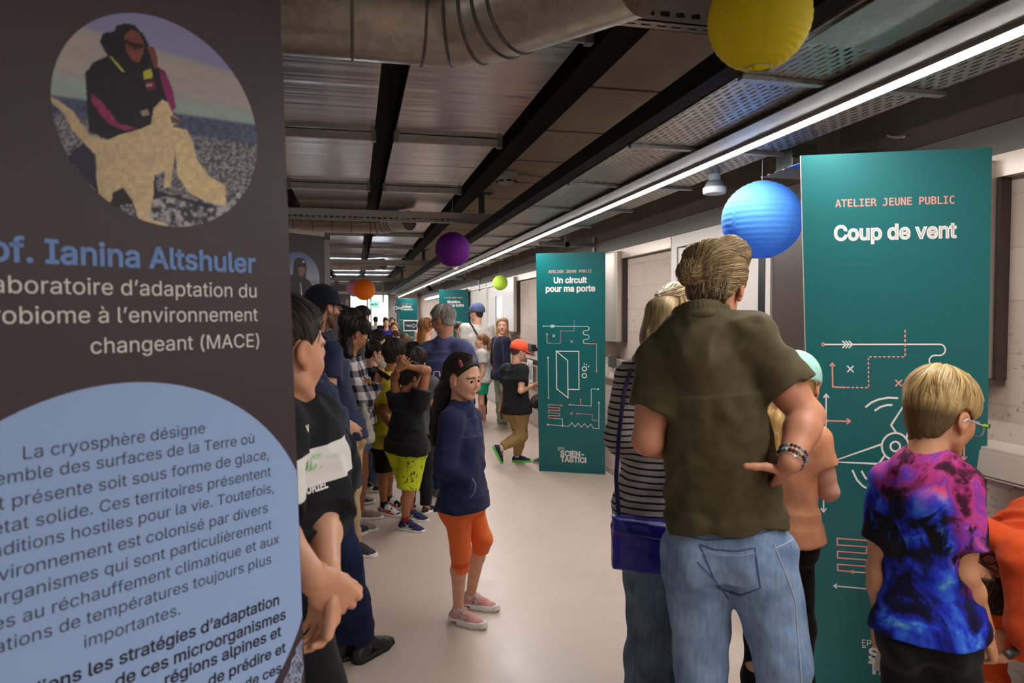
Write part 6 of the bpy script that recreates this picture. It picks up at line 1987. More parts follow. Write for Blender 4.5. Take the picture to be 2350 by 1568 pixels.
# boy in yellow tee
d = 5.2
J = skel(1.36, *at(897, d), 48, child=True)
J['head'] = P(907, 812, d); J['neck'] = P(896, 858, d); J['shr'] = P(890, 886, d - .13); J['shl'] = P(905, 880, d + .13)
J['hipr'] = P(882, 1010, d - .07); J['hipl'] = P(896, 1008, d + .08); J['anr'] = FL(881, 1180) + Z * .07; J['anl'] = FL(892, 1162) + Z * .07
J['toer'] = FL(915, 1186) - FL(881, 1180); J['toel'] = FL(918, 1168) - FL(892, 1162); J['knr'] = P(880, 1085, d - .02); J['knl'] = P(893, 1080, d + .08)
J['elr'] = P(878, 945, d - .22); J['wrr'] = P(905, 992, d - .18)
q = human('person', 'boy with dark bowl hair in yellow tee and black shorts among the queue', J, d, (dirv(45), Z, .215), SK_B,
  dict(mat=fabric('yellow_cotton', 'e6d63e', c2='cfbf2e'), sleeve=.75, hem=.035, ease=.03, name='t_shirt', fold=.006, sflare=.012), dict(mat=BLACKP, leg=.92, ease=.025, hemr=.075, name='shorts'), dict(mat=noise_print('black_white_shoe', '1a1a1c', 'd8d4cf', 9, .45, .62), sole=WHITE_R, L=.24, lace=LACE_W),
  dict(style='bowl', th=.075, c1='130f0e', c2='33271f', groove=.010), o=dict(b=.92), socks=dict(mat=BLACKP, h=.06))
RED_S = plain('red_stripe', 'c5301f', .5); PALE_S = plain('pale_stripe', 'cfd6c4', .5)
for n in 'rl': shoe_mark(q['shoe_' + n], q['root'], J['an' + n], J['toe' + n], .24, [(.5, .12), (.25, .16), (.02, .16), (-.12, .2)], RED_S, .006)
# boy with hands clasped behind his head
d = 4.85
J = skel(1.25, *at(935, d), 38, child=True)
J['head'] = P(942, 866, d); J['neck'] = P(930, 912, d); J['shr'] = P(962, 925, d - .08); J['shl'] = P(912, 922, d + .02)
J['hipr'] = P(950, 1028, d - .04); J['hipl'] = P(918, 1028, d + .04)
J['elr'] = P(980, 850, d - .10); J['wrr'] = P(938, 842, d - .15); J['ell'] = P(905, 868, d - .04); J['wrl'] = P(912, 850, d - .17)
J['hfr'] = P(920, 826, d - .17) - J['wrr']; J['hfl'] = P(935, 822, d - .2) - J['wrl']; J['pnr'] = FWD + UPV * .2; J['pnl'] = FWD; J['tsr'] = -UPV; J['tsl'] = -UPV
J['hkr'] = dict(curl=(.5, .5, .5, .5), spread=.12); J['hkl'] = dict(curl=(.2, .25, .3, .3), spread=.25)
J['anr'] = FL(930, 1216) + Z * .065; J['anl'] = FL(940, 1192) + Z * .065; J['knr'] = P(935, 1125, d - .04); J['knl'] = P(942, 1118, d + .08)
J['toer'] = FL(972, 1222) - FL(930, 1216); J['toel'] = FL(975, 1196) - FL(940, 1192)
q = human('person', 'boy with both hands clasped behind his head in black tee and lime shorts', J, d, (dirv(62, -8), Z, .2), SK_B,
  dict(mat=BLACKT, sleeve=.42, hem=.02, ease=.022, name='t_shirt', sflare=.012, b=1.05), dict(mat=noise_print('lime_print', 'c3d22c', '4a5418', 26, .555, .585, .9, (1, 1, .6)), leg=.96, ease=.03, hemr=.078, name='shorts', b=1.08), dict(mat=fabric('blue_mesh', '2e3660', c2='1f2547'), sole=plain('pale_sole', 'd6d8cf', .6), L=.235, lace=plain('navy_lace', '1f2548', .8)),
  dict(style='short', th=.065, c1='130f0d', c2='352820', face=[(.9, .2), (.3, .2), (.22, .1), (.14, -.1), (.02, -.14), (.0, .05), (-.1, .06), (-.14, -.16), (-.24, -.3), (-.9, -.4), (-.9, -1.2), (.9, -1.2)]), o=dict(b=.95), socks=dict(mat=fabric('red_sock', 'a3202c'), h=.07))
for n in 'rl':
    for pp in ([(.02, .12), (.22, .24)], [(.22, .11), (.08, .25)], [(-.05, .15), (.34, .13)]): shoe_mark(q['shoe_' + n], q['root'], J['an' + n], J['toe' + n], .235, pp, PALE_S, .0028)
simple('child with brown hair just behind the boy with raised elbows', 955, 803, 5.3, 30, SK_L, dict(mat=fabric('grey_tee', '5c5a60'), name='t_shirt'), dict(mat=BLACKP), dict(style='bowl', th=.07, c1='1d1511', c2='3d2d23'), child=True, shoes=SH_D)

# ================================================================ girl in navy jacket and orange capris
d = 3.36
J = skel(1.345, *at(1078, d), 112, child=True)
J['head'] = P(1064, 865, d); J['neck'] = P(1052, 932, d + .02); J['shr'] = P(1036, 968, d - .09); J['shl'] = P(1078, 962, d + .12)
J['elr'] = P(1022, 1072, d - .14); J['wrr'] = P(1072, 1108, d - .085); J['ell'] = P(1092, 1070, d + .15); J['wrl'] = P(1088, 1105, d + .07)
J['hfr'] = RGT * .2 + FWD * 1.0; J['hfl'] = -RGT * .6 - FWD * .6; J['hkr'] = J['hkl'] = dict(curl=(.8, .8, .8, .8))
J['hipr'] = P(1049, 1160, d - .06); J['hipl'] = P(1076, 1158, d + .07)
J['anr'] = FL(1052, 1430) + Z * .065; J['anl'] = FL(1080, 1395) + Z * .065
J['knr'] = P(1058, 1268, d - .03); J['knl'] = P(1107, 1238, d + .06)
J['toer'] = FL(1128, 1447) - FL(1052, 1430); J['toel'] = FL(1138, 1402) - FL(1080, 1395)
def girl_tail(h):
    a = [h.w(.04, -.36, -.14), h.w(.06, -.46, -.40), h.w(.08, -.53, -.80), h.w(.10, -.58, -1.25), h.w(.12, -.60, -1.6)]
    return [x for c_ in (chain(a, [.042, .048, .046, .040, .02]),) for x in c_]
q = human('person', 'girl with dark ponytail in navy jacket, orange capris and pink sneakers', J, d, (dirv(136, -5), Z - RGT * .02, .222), 'd9a486',
  dict(mat=fabric('navy_jersey', '262b52', c2='1f2344'), sleeve='long', hem=.012, ease=.016, name='jacket', fold=.006, b=.98, flare=1.04, cuff=.026, h=.004, neckr=.045),
  dict(mat=fabric('orange_jersey', 'f47a40', c2='ee6c34', bump=.12), leg={'r': 1.30, 'l': 1.18}, ease=.004, name='capri_leggings', fold=.002, knee=.047, ankle=.036, h=.005, b=.98),
  None, dict(style='tied', th=.035, c1='120d0c', c2='2c211d', groove=.006, extra=girl_tail, face=[(.9, .33), (.34, .33), (.26, .22), (.16, .12), (.07, .02), (.02, .08), (-.08, .11), (-.13, .03), (-.15, -.14), (-.26, -.24), (-.9, -.28), (-.9, -1.2), (.9, -1.2)]),
  o=dict(locks=False, b=.92, neck=.040, plump=.025, nose=.75, eye=1.05), eyes='20130c', paint=dict(brow='2a1c16', lip='c27e74'), socks=dict(mat=fabric('pale_sock', 'd9c7cc'), h=.028))
h = q['head']; root = q['root']
PINK = fabric('pink_mesh', 'd69d97', c2='c58a86')
for n in 'rl':
    sh = shoe_make(root, 'shoe', J['an' + n], J['toe' + n], Z, .225, PINK, WHITE_R, LACE_W, .0035, 1.05, ah=.30, solet=.15)
    f = Vector(J['toe' + n]); f.z = 0; f.normalize(); r_ = f.cross(Z); bs = J['an' + n] - Z * .0675
    # star on the side and grey heel window in the sole
    sgn = 1
    c0 = bs + f * .045 + r_ * sgn * .0325 + Z * .052
    b = MB(); pts = []
    for i in range(10):
        a = math.pi * 2 * i / 10 + .3; rr = .021 if i % 2 == 0 else .009
        pts.append(c0 + f * rr * math.sin(a) + Z * rr * math.cos(a))
    b.prism(pts, r_ * .003); x = local_part(b, 'star', plain('silver_star', 'cfc3c3', .3, .6), root, sh)
    b = MB(); b.obox(bs - f * .006 + r_ * .0350 + Z * .018, f * .016, r_ * .002, Z * .006); local_part(b, 'heel_window', plain('taupe', '8d7468', .6), root, sh)
# lace band on the capri hem
s = S(0).add(rc(lerp(J['knr'], J['anr'], .06), lerp(J['knr'], J['anr'], .30), .049, .0405)); a0 = lerp(J['knr'], J['anr'], .10); a1 = lerp(J['knr'], J['anr'], .296)
s.cut(a0, J['knr'] - J['anr']); s.cut(a1, J['anr'] - J['knr']); s.disp = lambda p: .0022 * np.abs(vnoise(p * 110, 3))
sobj('lace_band', s, .004, fabric('orange_lace', 'e8653a', c2='cc4f28', scale=90), root)
# hair clips, jacket piping
b = MB(); cc = h.w(.315, .10, .30)
b.tube([h.w(.262, .045, .405), h.w(.272, .085, .395), h.w(.302, .175, .285), h.w(.305, .15, .262), h.w(.296, .10, .30)], .0035, 8, closed=True); local_part(b, 'hair_clip', plain('pink_clip', 'e0607c', .3), root)
b = MB(); b.tube([h.w(.325, -.20, .20), h.w(.355, -.12, .05)], .004, 6); local_part(b, 'hair_clip', plain('dark_clip', '5a3038', .3), root)
b = MB(); b.tube([P(1084, 1098, d - .165), P(1092, 1112, d - .162), P(1090, 1128, d - .155), P(1080, 1142, d - .15)], .0022, 6); local_part(b, 'pocket_piping', plain('grey_piping', 'b5b4c4', .5), root, q['top'])
def comb(rnd):
    x = rnd.uniform(-.28, .33); z = rnd.uniform(.18, .5); y = rnd.uniform(-.1, .30)
    return arc_to(rnd, (x, y, z), (.03 + rnd.uniform(-.03, .03), -.42, -.14 + rnd.uniform(-.04, .05)), rnd.uniform(.7, 1.0))
locks_on(q['hair'], h, root, [plain('black_lock', '1a1412', .35), plain('brown_lock', '33261e', .35)], 130, comb, .0011, .0006, 4)

# ================================================================ man in olive polo, seen from behind
d = 2.1
J = skel(1.79, *at(1690, d), 22)
J['head'] = P(1641, 664, d + .075); J['neck'] = P(1600, 738, d - .02)
J['shl'] = P(1520, 830, d + .05); J['shr'] = P(1728, 782, d - .03)
J['ell'] = P(1487, 1010, d + .03); J['wrl'] = P(1560, 1030, d + .27)
J['elr'] = P(1852, 955, d - .10); J['wrr'] = P(1812, 1062, d - .19)
J['hfr'] = P(1765, 1090, d - .08) - J['wrr']; J['tsr'] = -RGT; J['pnr'] = (FWD - RGT * .3)
J['hkr'] = dict(curl=(.25, .3, .35, .4), tw=(-RGT * 1.0 - FWD * .05 + UPV * .25, -RGT * 1.0 + UPV * .02 - FWD * .03), spread=.1)
J['hfr'] = (P(1790, 1105, d - .06) - J['wrr'])
J['hipl'] = P(1604, 1265, d + .06); J['hipr'] = P(1738, 1268, d - .01)
J['knl'] = P(1606, 1545, d + .06); J['knr'] = P(1800, 1520, d - .06); J['anl'] = Vector((J['knl'].x + .02, J['knl'].y + .03, .085)); J['anr'] = Vector((J['knr'].x + .03, J['knr'].y + .04, .085))
OLIVE = fabric('olive_pique', '544b33', c2='484029', bump=.35, bscale=420)
q = human('person', 'man with tousled blond hair in olive polo and washed jeans, right hand on his hip', J, d, (dirv(40, -26), Z + RGT * .06, .25), 'c98a6c',
  dict(mat=OLIVE, sleeve={'l': .62, 'r': .66}, hem=-.052, ease=.018, b=.97, name='polo_shirt', collar=False, fold=.011, fsc=(11, 11, 3), sk=.035, h=.0042, neckr=.064, it=3, flare=1.0, sflare=.012, k=.04),
  dict(mat=M_DENIM, leg=1.96, ease=.018, b=1.06, knee=.078, ankle=.075, name='jeans', fold=.009, fsc=(9, 9, 6), h=.005, waist=.06), dict(mat=BLACK_S, sole=WHITE_R, L=.29), None,
  o=dict(b=1.08, armb=1.16, neck=.043), eyes=None, paint=dict(blush=1.0))
h = q['head']; root = q['root']
# collar: a folded band round the back of the neck
cp = [P(1541, 742, d + .07), P(1548, 722, d - .0), P(1580, 708, d - .06), P(1620, 703, d - .075), P(1655, 706, d - .04), P(1682, 722, d + .03), P(1688, 745, d + .09)]
for _ in range(2): cp = [cp[0]] + [lerp(cp[i], cp[i + 1], t) for i in range(len(cp) - 1) for t in (.25, .75)] + [cp[-1]]
s = S(.012)
for a_, b_ in zip(cp[:-1], cp[1:]): s.add(loft([a_, b_], [.021, .021], [.0055, .0055], [UPV + FWD * .25, UPV + FWD * .25]))
for a_, b_ in zip(cp[:-1], cp[1:]): s.add(rc(a_ - UPV * .022 - FWD * .006, b_ - UPV * .022 - FWD * .006, .008))
sobj('collar', s, .0035, OLIVE, root).parent = q['top']
# tousled hair: base volume and single locks
def bun(h): return [h.e((-.22, -.46, -.02), (.15, .12, .16)), h.e((-.02, -.42, .22), (.28, .16, .22)), h.e((.16, -.2, .4), (.25, .28, .16)), h.e((.28, -.12, .18), (.10, .26, .2)), h.e((-.26, -.24, .2), (.12, .26, .26))]
hs_ = hair_sdf(h, 'short', th=.055, groove=.024, freq=15, seed=8, back=.04, top=.02, extra=bun(h), face=[(.9, .28), (.33, .28), (.24, .18), (.20, .10), (.12, .08), (.06, .06), (-.02, .12), (-.10, .10), (-.15, .0), (-.18, -.14), (-.30, -.36), (-.9, -.46), (-.9, -1.2), (.9, -1.2)])
mh = sobj('hair', hs_, .0032, vcol('hair', .42, .5), root, hair_paint(h, '55452f', 'bfa681', 30, 8, dark=('4a3a28', .05)))
def tous(rnd):
    k = rnd.random()
    a = Vector((rnd.uniform(-.3, .34), rnd.uniform(-.1, .3), rnd.uniform(.3, .52)) if k < .6 else (rnd.uniform(.2, .36), rnd.uniform(-.35, .1), rnd.uniform(.0, .4)) if k < .8 else (rnd.uniform(-.36, -.1), rnd.uniform(-.4, -.1), rnd.uniform(.05, .45)))
    nz = vnoise(np.array([a * 5.0], F4), 3)[0]
    e_ = (-.18 + .12 * nz + rnd.uniform(-.03, .03), -.46, -.08 + .12 * nz + rnd.uniform(-.03, .03))
    return arc_to(rnd, a, e_, rnd.uniform(.45, 1.0), 12, .035 + .03 * nz, 3 * nz)
HAIR_B1 = plain('blond_lock', 'b59b72', .45); HAIR_B2 = plain('dark_blond_lock', '76603f', .45); HAIR_B3 = plain('mid_blond_lock', '947a52', .45)
locks_on(mh, h, root, [HAIR_B1, HAIR_B2, HAIR_B3], 700, tous, .0008, .0004, 5)
def nape(rnd):
    x = rnd.uniform(-.3, .3); return arc_to(rnd, (x, -.45, rnd.uniform(-.05, .15)), (x * .8, -.34, -.34), rnd.uniform(.5, 1), 8, .02, rnd.uniform(0, 6))
locks_on(mh, h, root, [HAIR_B2, HAIR_B3], 160, nape, .0011, .0006, 7)

# bracelets
wr = J['wrr']; ax = (J['elr'] - wr).normalized(); u_ = ax.orthogonal().normalized(); v_ = ax.cross(u_)
for k, (off, rad, mats) in enumerate(((.035, .036, ('2b2f45', '4f6f86', '8aa7ab', '1d1d2b')), (.018, .037, ('2d2a3a', '3f7c8c', '9ab6b0', '22202c')))):
    for i in range(22):
        a = 2 * math.pi * i / 22
        c = wr + ax * off + (u_ * math.cos(a) + v_ * math.sin(a)) * rad
        x = MB().lathe([(.0, -.0052), (.0036, -.004), (.0052, 0), (.0036, .004), (.0, .0052)], c, 10).build('bracelet_bead', plain('bead_' + mats[i % 4], mats[i % 4], .2), None)
        x.data.transform(Matrix.Translation(-root.matrix_world.translation)); x.parent = root
b = MB(); b.tube([wr + ax * .002 + (u_ * math.cos(2 * math.pi * i / 28) + v_ * math.sin(2 * math.pi * i / 28)) * .038 for i in range(28)], .0016, 6, closed=True); local_part(b, 'bangle', plain('steel_bangle', 'a9b3b6', .2, .9), root)
# jeans details: back pocket and belt line, laid on the cloth
me = q['bottom'].data; tr = BVHTree.FromPolygons([v.co.copy() for v in me.vertices], [tuple(p.vertices) for p in me.polygons]); ro = root.matrix_world.translation
def drape(pts, name, r, mat, par):
    out = []
    for a, b2 in zip(pts[:-1], pts[1:]):
        for t in (0, .25, .5, .75): out.append((a[0] + (b2[0] - a[0]) * t, a[1] + (b2[1] - a[1]) * t))
    out.append(pts[-1]); w_ = []
    for x, y in out:
        hit = tr.ray_cast(CPOS - ro, ray(x, y).normalized())
        if hit[0] is not None: w_.append(hit[0] + hit[1] * .0008)
    if len(w_) > 2:
        b = MB(); b.tube(w_, r, 6); o = b.build(name, mat, None); o.parent = par; o.location = (0, 0, 0)
STITCH = plain('pale_stitch', 'a9b7c9', .8); SEAM = plain('denim_seam', '4b6388', .9)
par = q['root']
drape([(1606, 1250), (1640, 1262), (1690, 1266), (1732, 1258), (1745, 1350), (1700, 1367), (1648, 1350), (1606, 1250)], 'back_pocket', .0028, SEAM, par)
drape([(1612, 1264), (1650, 1274), (1700, 1276), (1728, 1270)], 'pocket_stitch', .0014, STITCH, par)
drape([(1535, 1222), (1620, 1240), (1700, 1236), (1775, 1216)], 'belt_seam', .0024, SEAM, par)
drape([(1600, 1290), (1640, 1330), (1672, 1375)], 'seat_seam', .0022, SEAM, par)
drape([(1776, 1250), (1808, 1330), (1825, 1380), (1830, 1450), (1840, 1568)], 'side_seam', .0026, STITCH, par)
drape([(1780, 1258), (1800, 1250), (1818, 1240)], 'front_pocket', .0026, STITCH, par)

# ================================================================ person in striped top with ponytail and blue bag
d = 2.6
J = skel(1.63, *at(1515, d), 12)
J['head'] = P(1556, 728, d); J['neck'] = P(1530, 830, d); J['shl'] = P(1452, 868, d); J['shr'] = P(1600, 868, d + .02)
J['ell'] = P(1428, 1005, d - .02); J['wrl'] = P(1470, 1052, d + .2); J['hipl'] = P(1478, 1170, d); J['hipr'] = P(1570, 1170, d + .03)
J['knl'] = P(1492, 1430, d + .03); J['anl'] = Vector((J['knl'].x - .02, J['knl'].y, .07)); J['knr'] = P(1580, 1430, d + .06); J['anr'] = Vector((J['knr'].x, J['knr'].y + .03, .07))
def stail(h): return chain([h.w(-.16, -.46, .16), h.w(-.24, -.60, -.05), h.w(-.34, -.62, -.5), h.w(-.38, -.58, -1.0)], [.04, .055, .05, .025]) + chain([h.w(-.3, -.3, -.3), h.w(-.62, -.1, -.75), h.w(-.75, .05, -1.1)], [.02, .022, .008])
q = human('person', 'person with blond ponytail in grey striped top and jeans beside the olive shirt man', J, d, (dirv(30, -14), Z, .225), SK_L,
  dict(mat=stripes(), sleeve='long', hem=.01, ease=.018, name='striped_top', fold=.007, h=.005), dict(mat=M_DENIM2, ease=.02, leg=1.96, knee=.085, ankle=.085, name='jeans', fold=.006), dict(mat=WHITE_S, sole=WHITE_R, L=.25),
  dict(style='tied', th=.06, c1='6f5a3c', c2='cbb284', extra=stail, groove=.012), o=dict(b=.98, locks=False))
h = q['head']; b = MB(); cc = h.w(-.175, -.53, .10); nn_ = (h.w(-.24, -.60, -.05) - h.w(-.16, -.46, .16)).normalized(); uu = nn_.orthogonal().normalized(); vv = nn_.cross(uu)
b.tube([cc + (uu * math.cos(2 * math.pi * i / 16) + vv * math.sin(2 * math.pi * i / 16)) * .030 for i in range(16)], .010, 8, closed=True); local_part(b, 'hair_tie', plain('coral_tie', 'ef5566', .6), q['root'])
def scomb(rnd):
    return arc_to(rnd, (rnd.uniform(-.3, .3), rnd.uniform(-.3, .25), rnd.uniform(.25, .5)), (-.17, -.5, .12), rnd.uniform(.7, 1.0))
locks_on(q['hair'], h, q['root'], [plain('pale_lock', 'd8c49a', .45), plain('dark_blond_lock', '66533a', .45)], 130, scomb, .0015, .0008, 6)
# blue bag with strap
db = 2.38
o = empty('shoulder_bag', P(1478, 1250, db), 'royal blue soft shoulder bag hanging from the striped top person', 'bag')
s = S(.02)
def bagf(p):
    l = p - va(P(1480, 1245, db)); x = l @ va(RGT); y = l @ va(FWD); z = l @ va(UPV)
    top = .088 - .10 * (x + .03) ; bot = -.088 - .12 * (x + .11) * (x < .1) + 0 * x
    e_ = np.maximum(np.maximum(z - top, bot - z), np.abs(x) - .115)
    r_ = np.sqrt(np.maximum(e_ + .03, 0) ** 2 + (np.maximum(np.abs(y) - .012, 0)) ** 2) - .03
    return (r_ + .003 * vnoise(p * 38, 2) + .0015 * np.sin(z * 160 + x * 30) * (z > .04)).astype(F4)
c = va(P(1480, 1245, db)); s.add((bagf, c - .2, c + .2))
sobj('bag_body', s, .004, plain('royal_blue_nylon', '1c1490', .38), o)
b = MB(); b.tube([P(1420, 1185, db), P(1414, 1100, db), P(1420, 1000, db - .02), P(1432, 900, db + .05), P(1448, 848, db + .14)], .0075, 6); local_part(b, 'strap', plain('dark_blue_strap', '14124a', .7), o)
b = MB(); b.tube([P(1416, 1222, db - .045), P(1480, 1232, db - .05), P(1545, 1246, db - .045)], .0022, 6); local_part(b, 'zip', plain('dark_zip', '0d0b40', .5), o)

# ================================================================ girl in mint cap and peach tee
d = 2.33
J = skel(1.42, *at(1815, d), 32, child=True)
J['head'] = P(1826, 888, d); J['neck'] = P(1812, 975, d); J['shl'] = P(1722, 1015, d + .08); J['shr'] = P(1866, 1012, d - .04)
J['elr'] = P(1902, 1128, d - .04); J['wrr'] = P(1862, 1080, d + .12); J['hipl'] = P(1765, 1235, d + .05); J['hipr'] = P(1822, 1235, d)
J['knr'] = P(1838, 1440, d + .02); J['anr'] = Vector((J['knr'].x - .0, J['knr'].y, .07)); J['knl'] = P(1740, 1460, d + .12); J['anl'] = Vector((J['knl'].x - .03, J['knl'].y, .07))
def ltail(h): return [h.e((-.12, -.32, -.2), (.26, .2, .5))] + chain([h.w(-.12, -.42, -.2), h.w(-.24, -.48, -.7), h.w(-.28, -.46, -1.25), h.w(-.28, -.42, -1.6)], [.05, .055, .05, .02])
q = human('person', 'girl with long blond hair, mint cap and peach tee beside the olive shirt man', J, d, (dirv(42, -18), Z, .208), SK_L,
  dict(mat=fabric('peach_cotton', 'e0a078', c2='d0906a'), sleeve=.5, hem=.0, ease=.014, name='t_shirt', fold=.006, h=.0045, b=.82), dict(mat=BLACKP, ease=.004, leg=1.95, name='leggings', fold=.002, b=.84), dict(mat=BLACK_S, sole=WHITE_R, L=.22),
  dict(style='long', th=.035, c1='8a6233', c2='d9b577', extra=ltail, groove=.014), o=dict(b=.95))
cap_make(q['head'], q['root'], fabric('mint_cotton', 'a9dccf'), fabric('dark_visor', '33404c'), px=d / FPX, low=.06, th=.085, tilt=.05)

# ================================================================ boy in tie-dye shirt
d = 1.82
J = skel(1.40, *at(2135, d), 70, child=True)
J['head'] = P(2163, 952, d); J['neck'] = P(2120, 1062, d - .025); J['shl'] = P(2045, 1108, d + .05); J['shr'] = P(2200, 1112, d - .05)
J['ell'] = P(2018, 1310, d + .06); J['wrl'] = P(2024, 1425, d + .09); J['elr'] = P(2212, 1318, d - .07); J['wrr'] = P(2262, 1448, d - .02)
J['hfr'] = P(2288, 1530, d + .02) - J['wrr']; J['hfl'] = P(2030, 1500, d + .1) - J['wrl']; J['tsr'] = RGT; J['tsl'] = RGT; J['pnr'] = -RGT * .8 + FWD * .5; J['pnl'] = RGT * .7 + FWD * .6
J['hkr'] = dict(curl=(.4, .5, .55, .6)); J['hkl'] = dict(curl=(.5, .55, .6, .6))
J['hipl'] = P(2090, 1455, d + .03); J['hipr'] = P(2180, 1455, d - .02)
J['knl'] = P(2085, 1680, d + .05); J['knr'] = P(2190, 1680, d); J['anl'] = Vector((J['knl'].x, J['knl'].y, .07)); J['anr'] = Vector((J['knr'].x, J['knr'].y, .07))
q = human('person', 'blond boy with glasses in pink and blue tie-dye tee before the large teal board', J, d, (dirv(88, -14), Z - RGT * .04, .218), 'c9906c',
  dict(mat=tie_dye(), sleeve={'l': .66, 'r': .72}, hem=-.005, ease=.014, name='t_shirt', fold=.005, h=.004, b=.78, neckr=.043, sflare=.014, fsc=(8, 8, 4), flare=1.02),
  dict(mat=BLACKP, leg=.95, ease=.012, hemr=.072, name='shorts', b=.8), dict(mat=BLACK_S, sole=WHITE_R, L=.22), None, o=dict(b=.82, armb=.95, neck=.047, plump=.015), eyes='3a2a1c', paint=dict(brow='8a6a44'))
h = q['head']; root = q['root']
fp = [(.9, .12), (.34, .12), (.28, .06), (.20, .04), (.13, -.02), (.07, .02), (.0, .09), (-.08, .11), (-.13, .04), (-.15, -.10), (-.20, -.30), (-.9, -.44), (-.9, -1.2), (.9, -1.2)]
hs_ = hair_sdf(h, 'fringe', th=.06, groove=.008, freq=40, seed=4, top=.03, face=fp, crown=(.02, -.22, .5), extra=[h.k((0, -.16, -.1), (0, -.14, -.34), .25, .20)])
if False: pass
sobj('hair', hs_, .003, vcol('hair', .42, .5), root, hair_paint(h, '8f7044', 'd8bd86', 60, 4, (.02, -.22, .5), dark=('5e4a30', .12)))
def blond(rnd):
    a = rnd.uniform(-3.14, 3.14); e1 = rnd.uniform(.7, 1.45 if abs(a) > 1.6 else 1.25); pts = []
    for i in range(8):
        t = i / 7; e = .12 + e1 * t; aa = a + .12 * math.sin(4 * t + a * 5)
        rr = 1.19 + .02 * math.sin(7 * a + 3 * t) + .015 * rnd.random()
        x = .325 * rr * math.sin(e) * math.sin(aa) + .02 * (1 - t); y = -.06 + .40 * rr * math.sin(e) * math.cos(aa) - .1 * (1 - t); z = .14 + .38 * rr * math.cos(e)
        if z < .12: break
        pts.append((x, y, z))
    return pts if len(pts) > 3 else None
strands('hair_locks', h, root, plain('light_lock', 'd0b27c', .45), 420, blond, .0014, 5); strands('hair_locks', h, root, plain('tan_lock', '9a7a4c', .45), 320, blond, .0014, 9)
g = glasses(h, root, plain('clear_frame', 'aab0bd', .2), rect=True, r=.10, dz=-.02)
b = MB(); b.obox(h.w(.322, .30, -.025), h.r * .002, h.f * .009, h.u * .003); local_part(b, 'temple_mark', plain('green_mark', '8ad42c', .4), root, g)
b = MB(); b.obox(h.w(.319, .30, -.025), h.r * .002, h.f * .016, h.u * .0055); local_part(b, 'temple_tip', plain('dark_temple', '24282a', .4), root, g)
b = MB(); b.prism([P(2028, 1440, d + .11), P(2045, 1450, d + .10), P(2042, 1545, d + .10), P(2004, 1538, d + .12)], FWD * .002); tag(local_part(b, 'paper_sheet', plain('paper', 'e4e0da', .7), root), None)
o = bpy.data.objects['paper_sheet']; o.parent = None; o.location = root.matrix_world.translation; tag(o, 'folded white paper held in the tie-dye boy\'s left hand', 'paper')

# ================================================================ bending person in orange hoodie at the right edge
d = 2.12
J = skel(1.7, *at(2440, d + .05), 250)
hp_ = P(2470, 1240, d + .05)
J['neck'] = P(2340, 1252, d); J['head'] = P(2284, 1322, d); J['shr'] = P(2368, 1285, d - .14); J['shl'] = P(2352, 1252, d + .16)
J['hipr'] = hp_ - FWD * .09; J['hipl'] = hp_ + FWD * .09
J['elr'] = P(2372, 1440, d - .14); J['wrr'] = P(2362, 1492, d - .10); J['ell'] = P(2275, 1440, d + .22); J['wrl'] = P(2265, 1560, d + .2)
J['hfr'] = -RGT * .5 + UPV * .05 + FWD * .3; J['knr'] = P(2440, 1480, d - .06); J['knl'] = P(2450, 1480, d + .16)
for n in 'rl': J['an' + n] = Vector((J['kn' + n].x + .12, J['kn' + n].y - .06, .08))
J['tf'] = -UPV; J['f'] = (-RGT * .8 - UPV * .5)
ORG = fabric('orange_fleece', 'd8521f', c2='c4461a')
q = human('person', 'person in orange hoodie bending over at the right edge of the picture', J, d, ((-RGT * .45 + UPV * .55 - FWD * .1), (-RGT * .35 - UPV * .8), .215), 'c98f6a',
  dict(mat=ORG, sleeve='long', hem=.06, ease=.02, b=.98, name='hoodie', hood=True, fold=.009, collar=False, h=.005), dict(mat=DNAVY, ease=.02, leg=1.95), dict(mat=BLACK_S, sole=WHITE_R, L=.28),
  dict(style='short', th=.025, c1='2b1d14', c2='4a3424'), o=dict(b=1.05, neck=.055))
glasses(q['head'], q['root'], G_BLK)
o = empty('microphone', P(2325, 1492, d - .12), 'grey handheld microphone in the hoodie person\'s hand', 'microphone')
b = MB(); b.tube([P(2360, 1480, d - .12), P(2318, 1500, d - .13)], .012, 12); local_part(b, 'handle', plain('dark_grey_metal', '4d4d50', .35, .5), o)
b = MB(); b.tube([P(2318, 1500, d - .13), P(2310, 1504, d - .13)], .014, 12); local_part(b, 'tip', plain('black_tip', '1a1a1c', .5), o)
b = MB(); b.tube([P(2296, 1375, d - .05), P(2320, 1415, d - .06), P(2350, 1450, d - .06), P(2380, 1470, d - .05)], .0025, 6); x = local_part(b, 'lanyard_cord', plain('rust_cord', '9a4324', .7), q['root'])
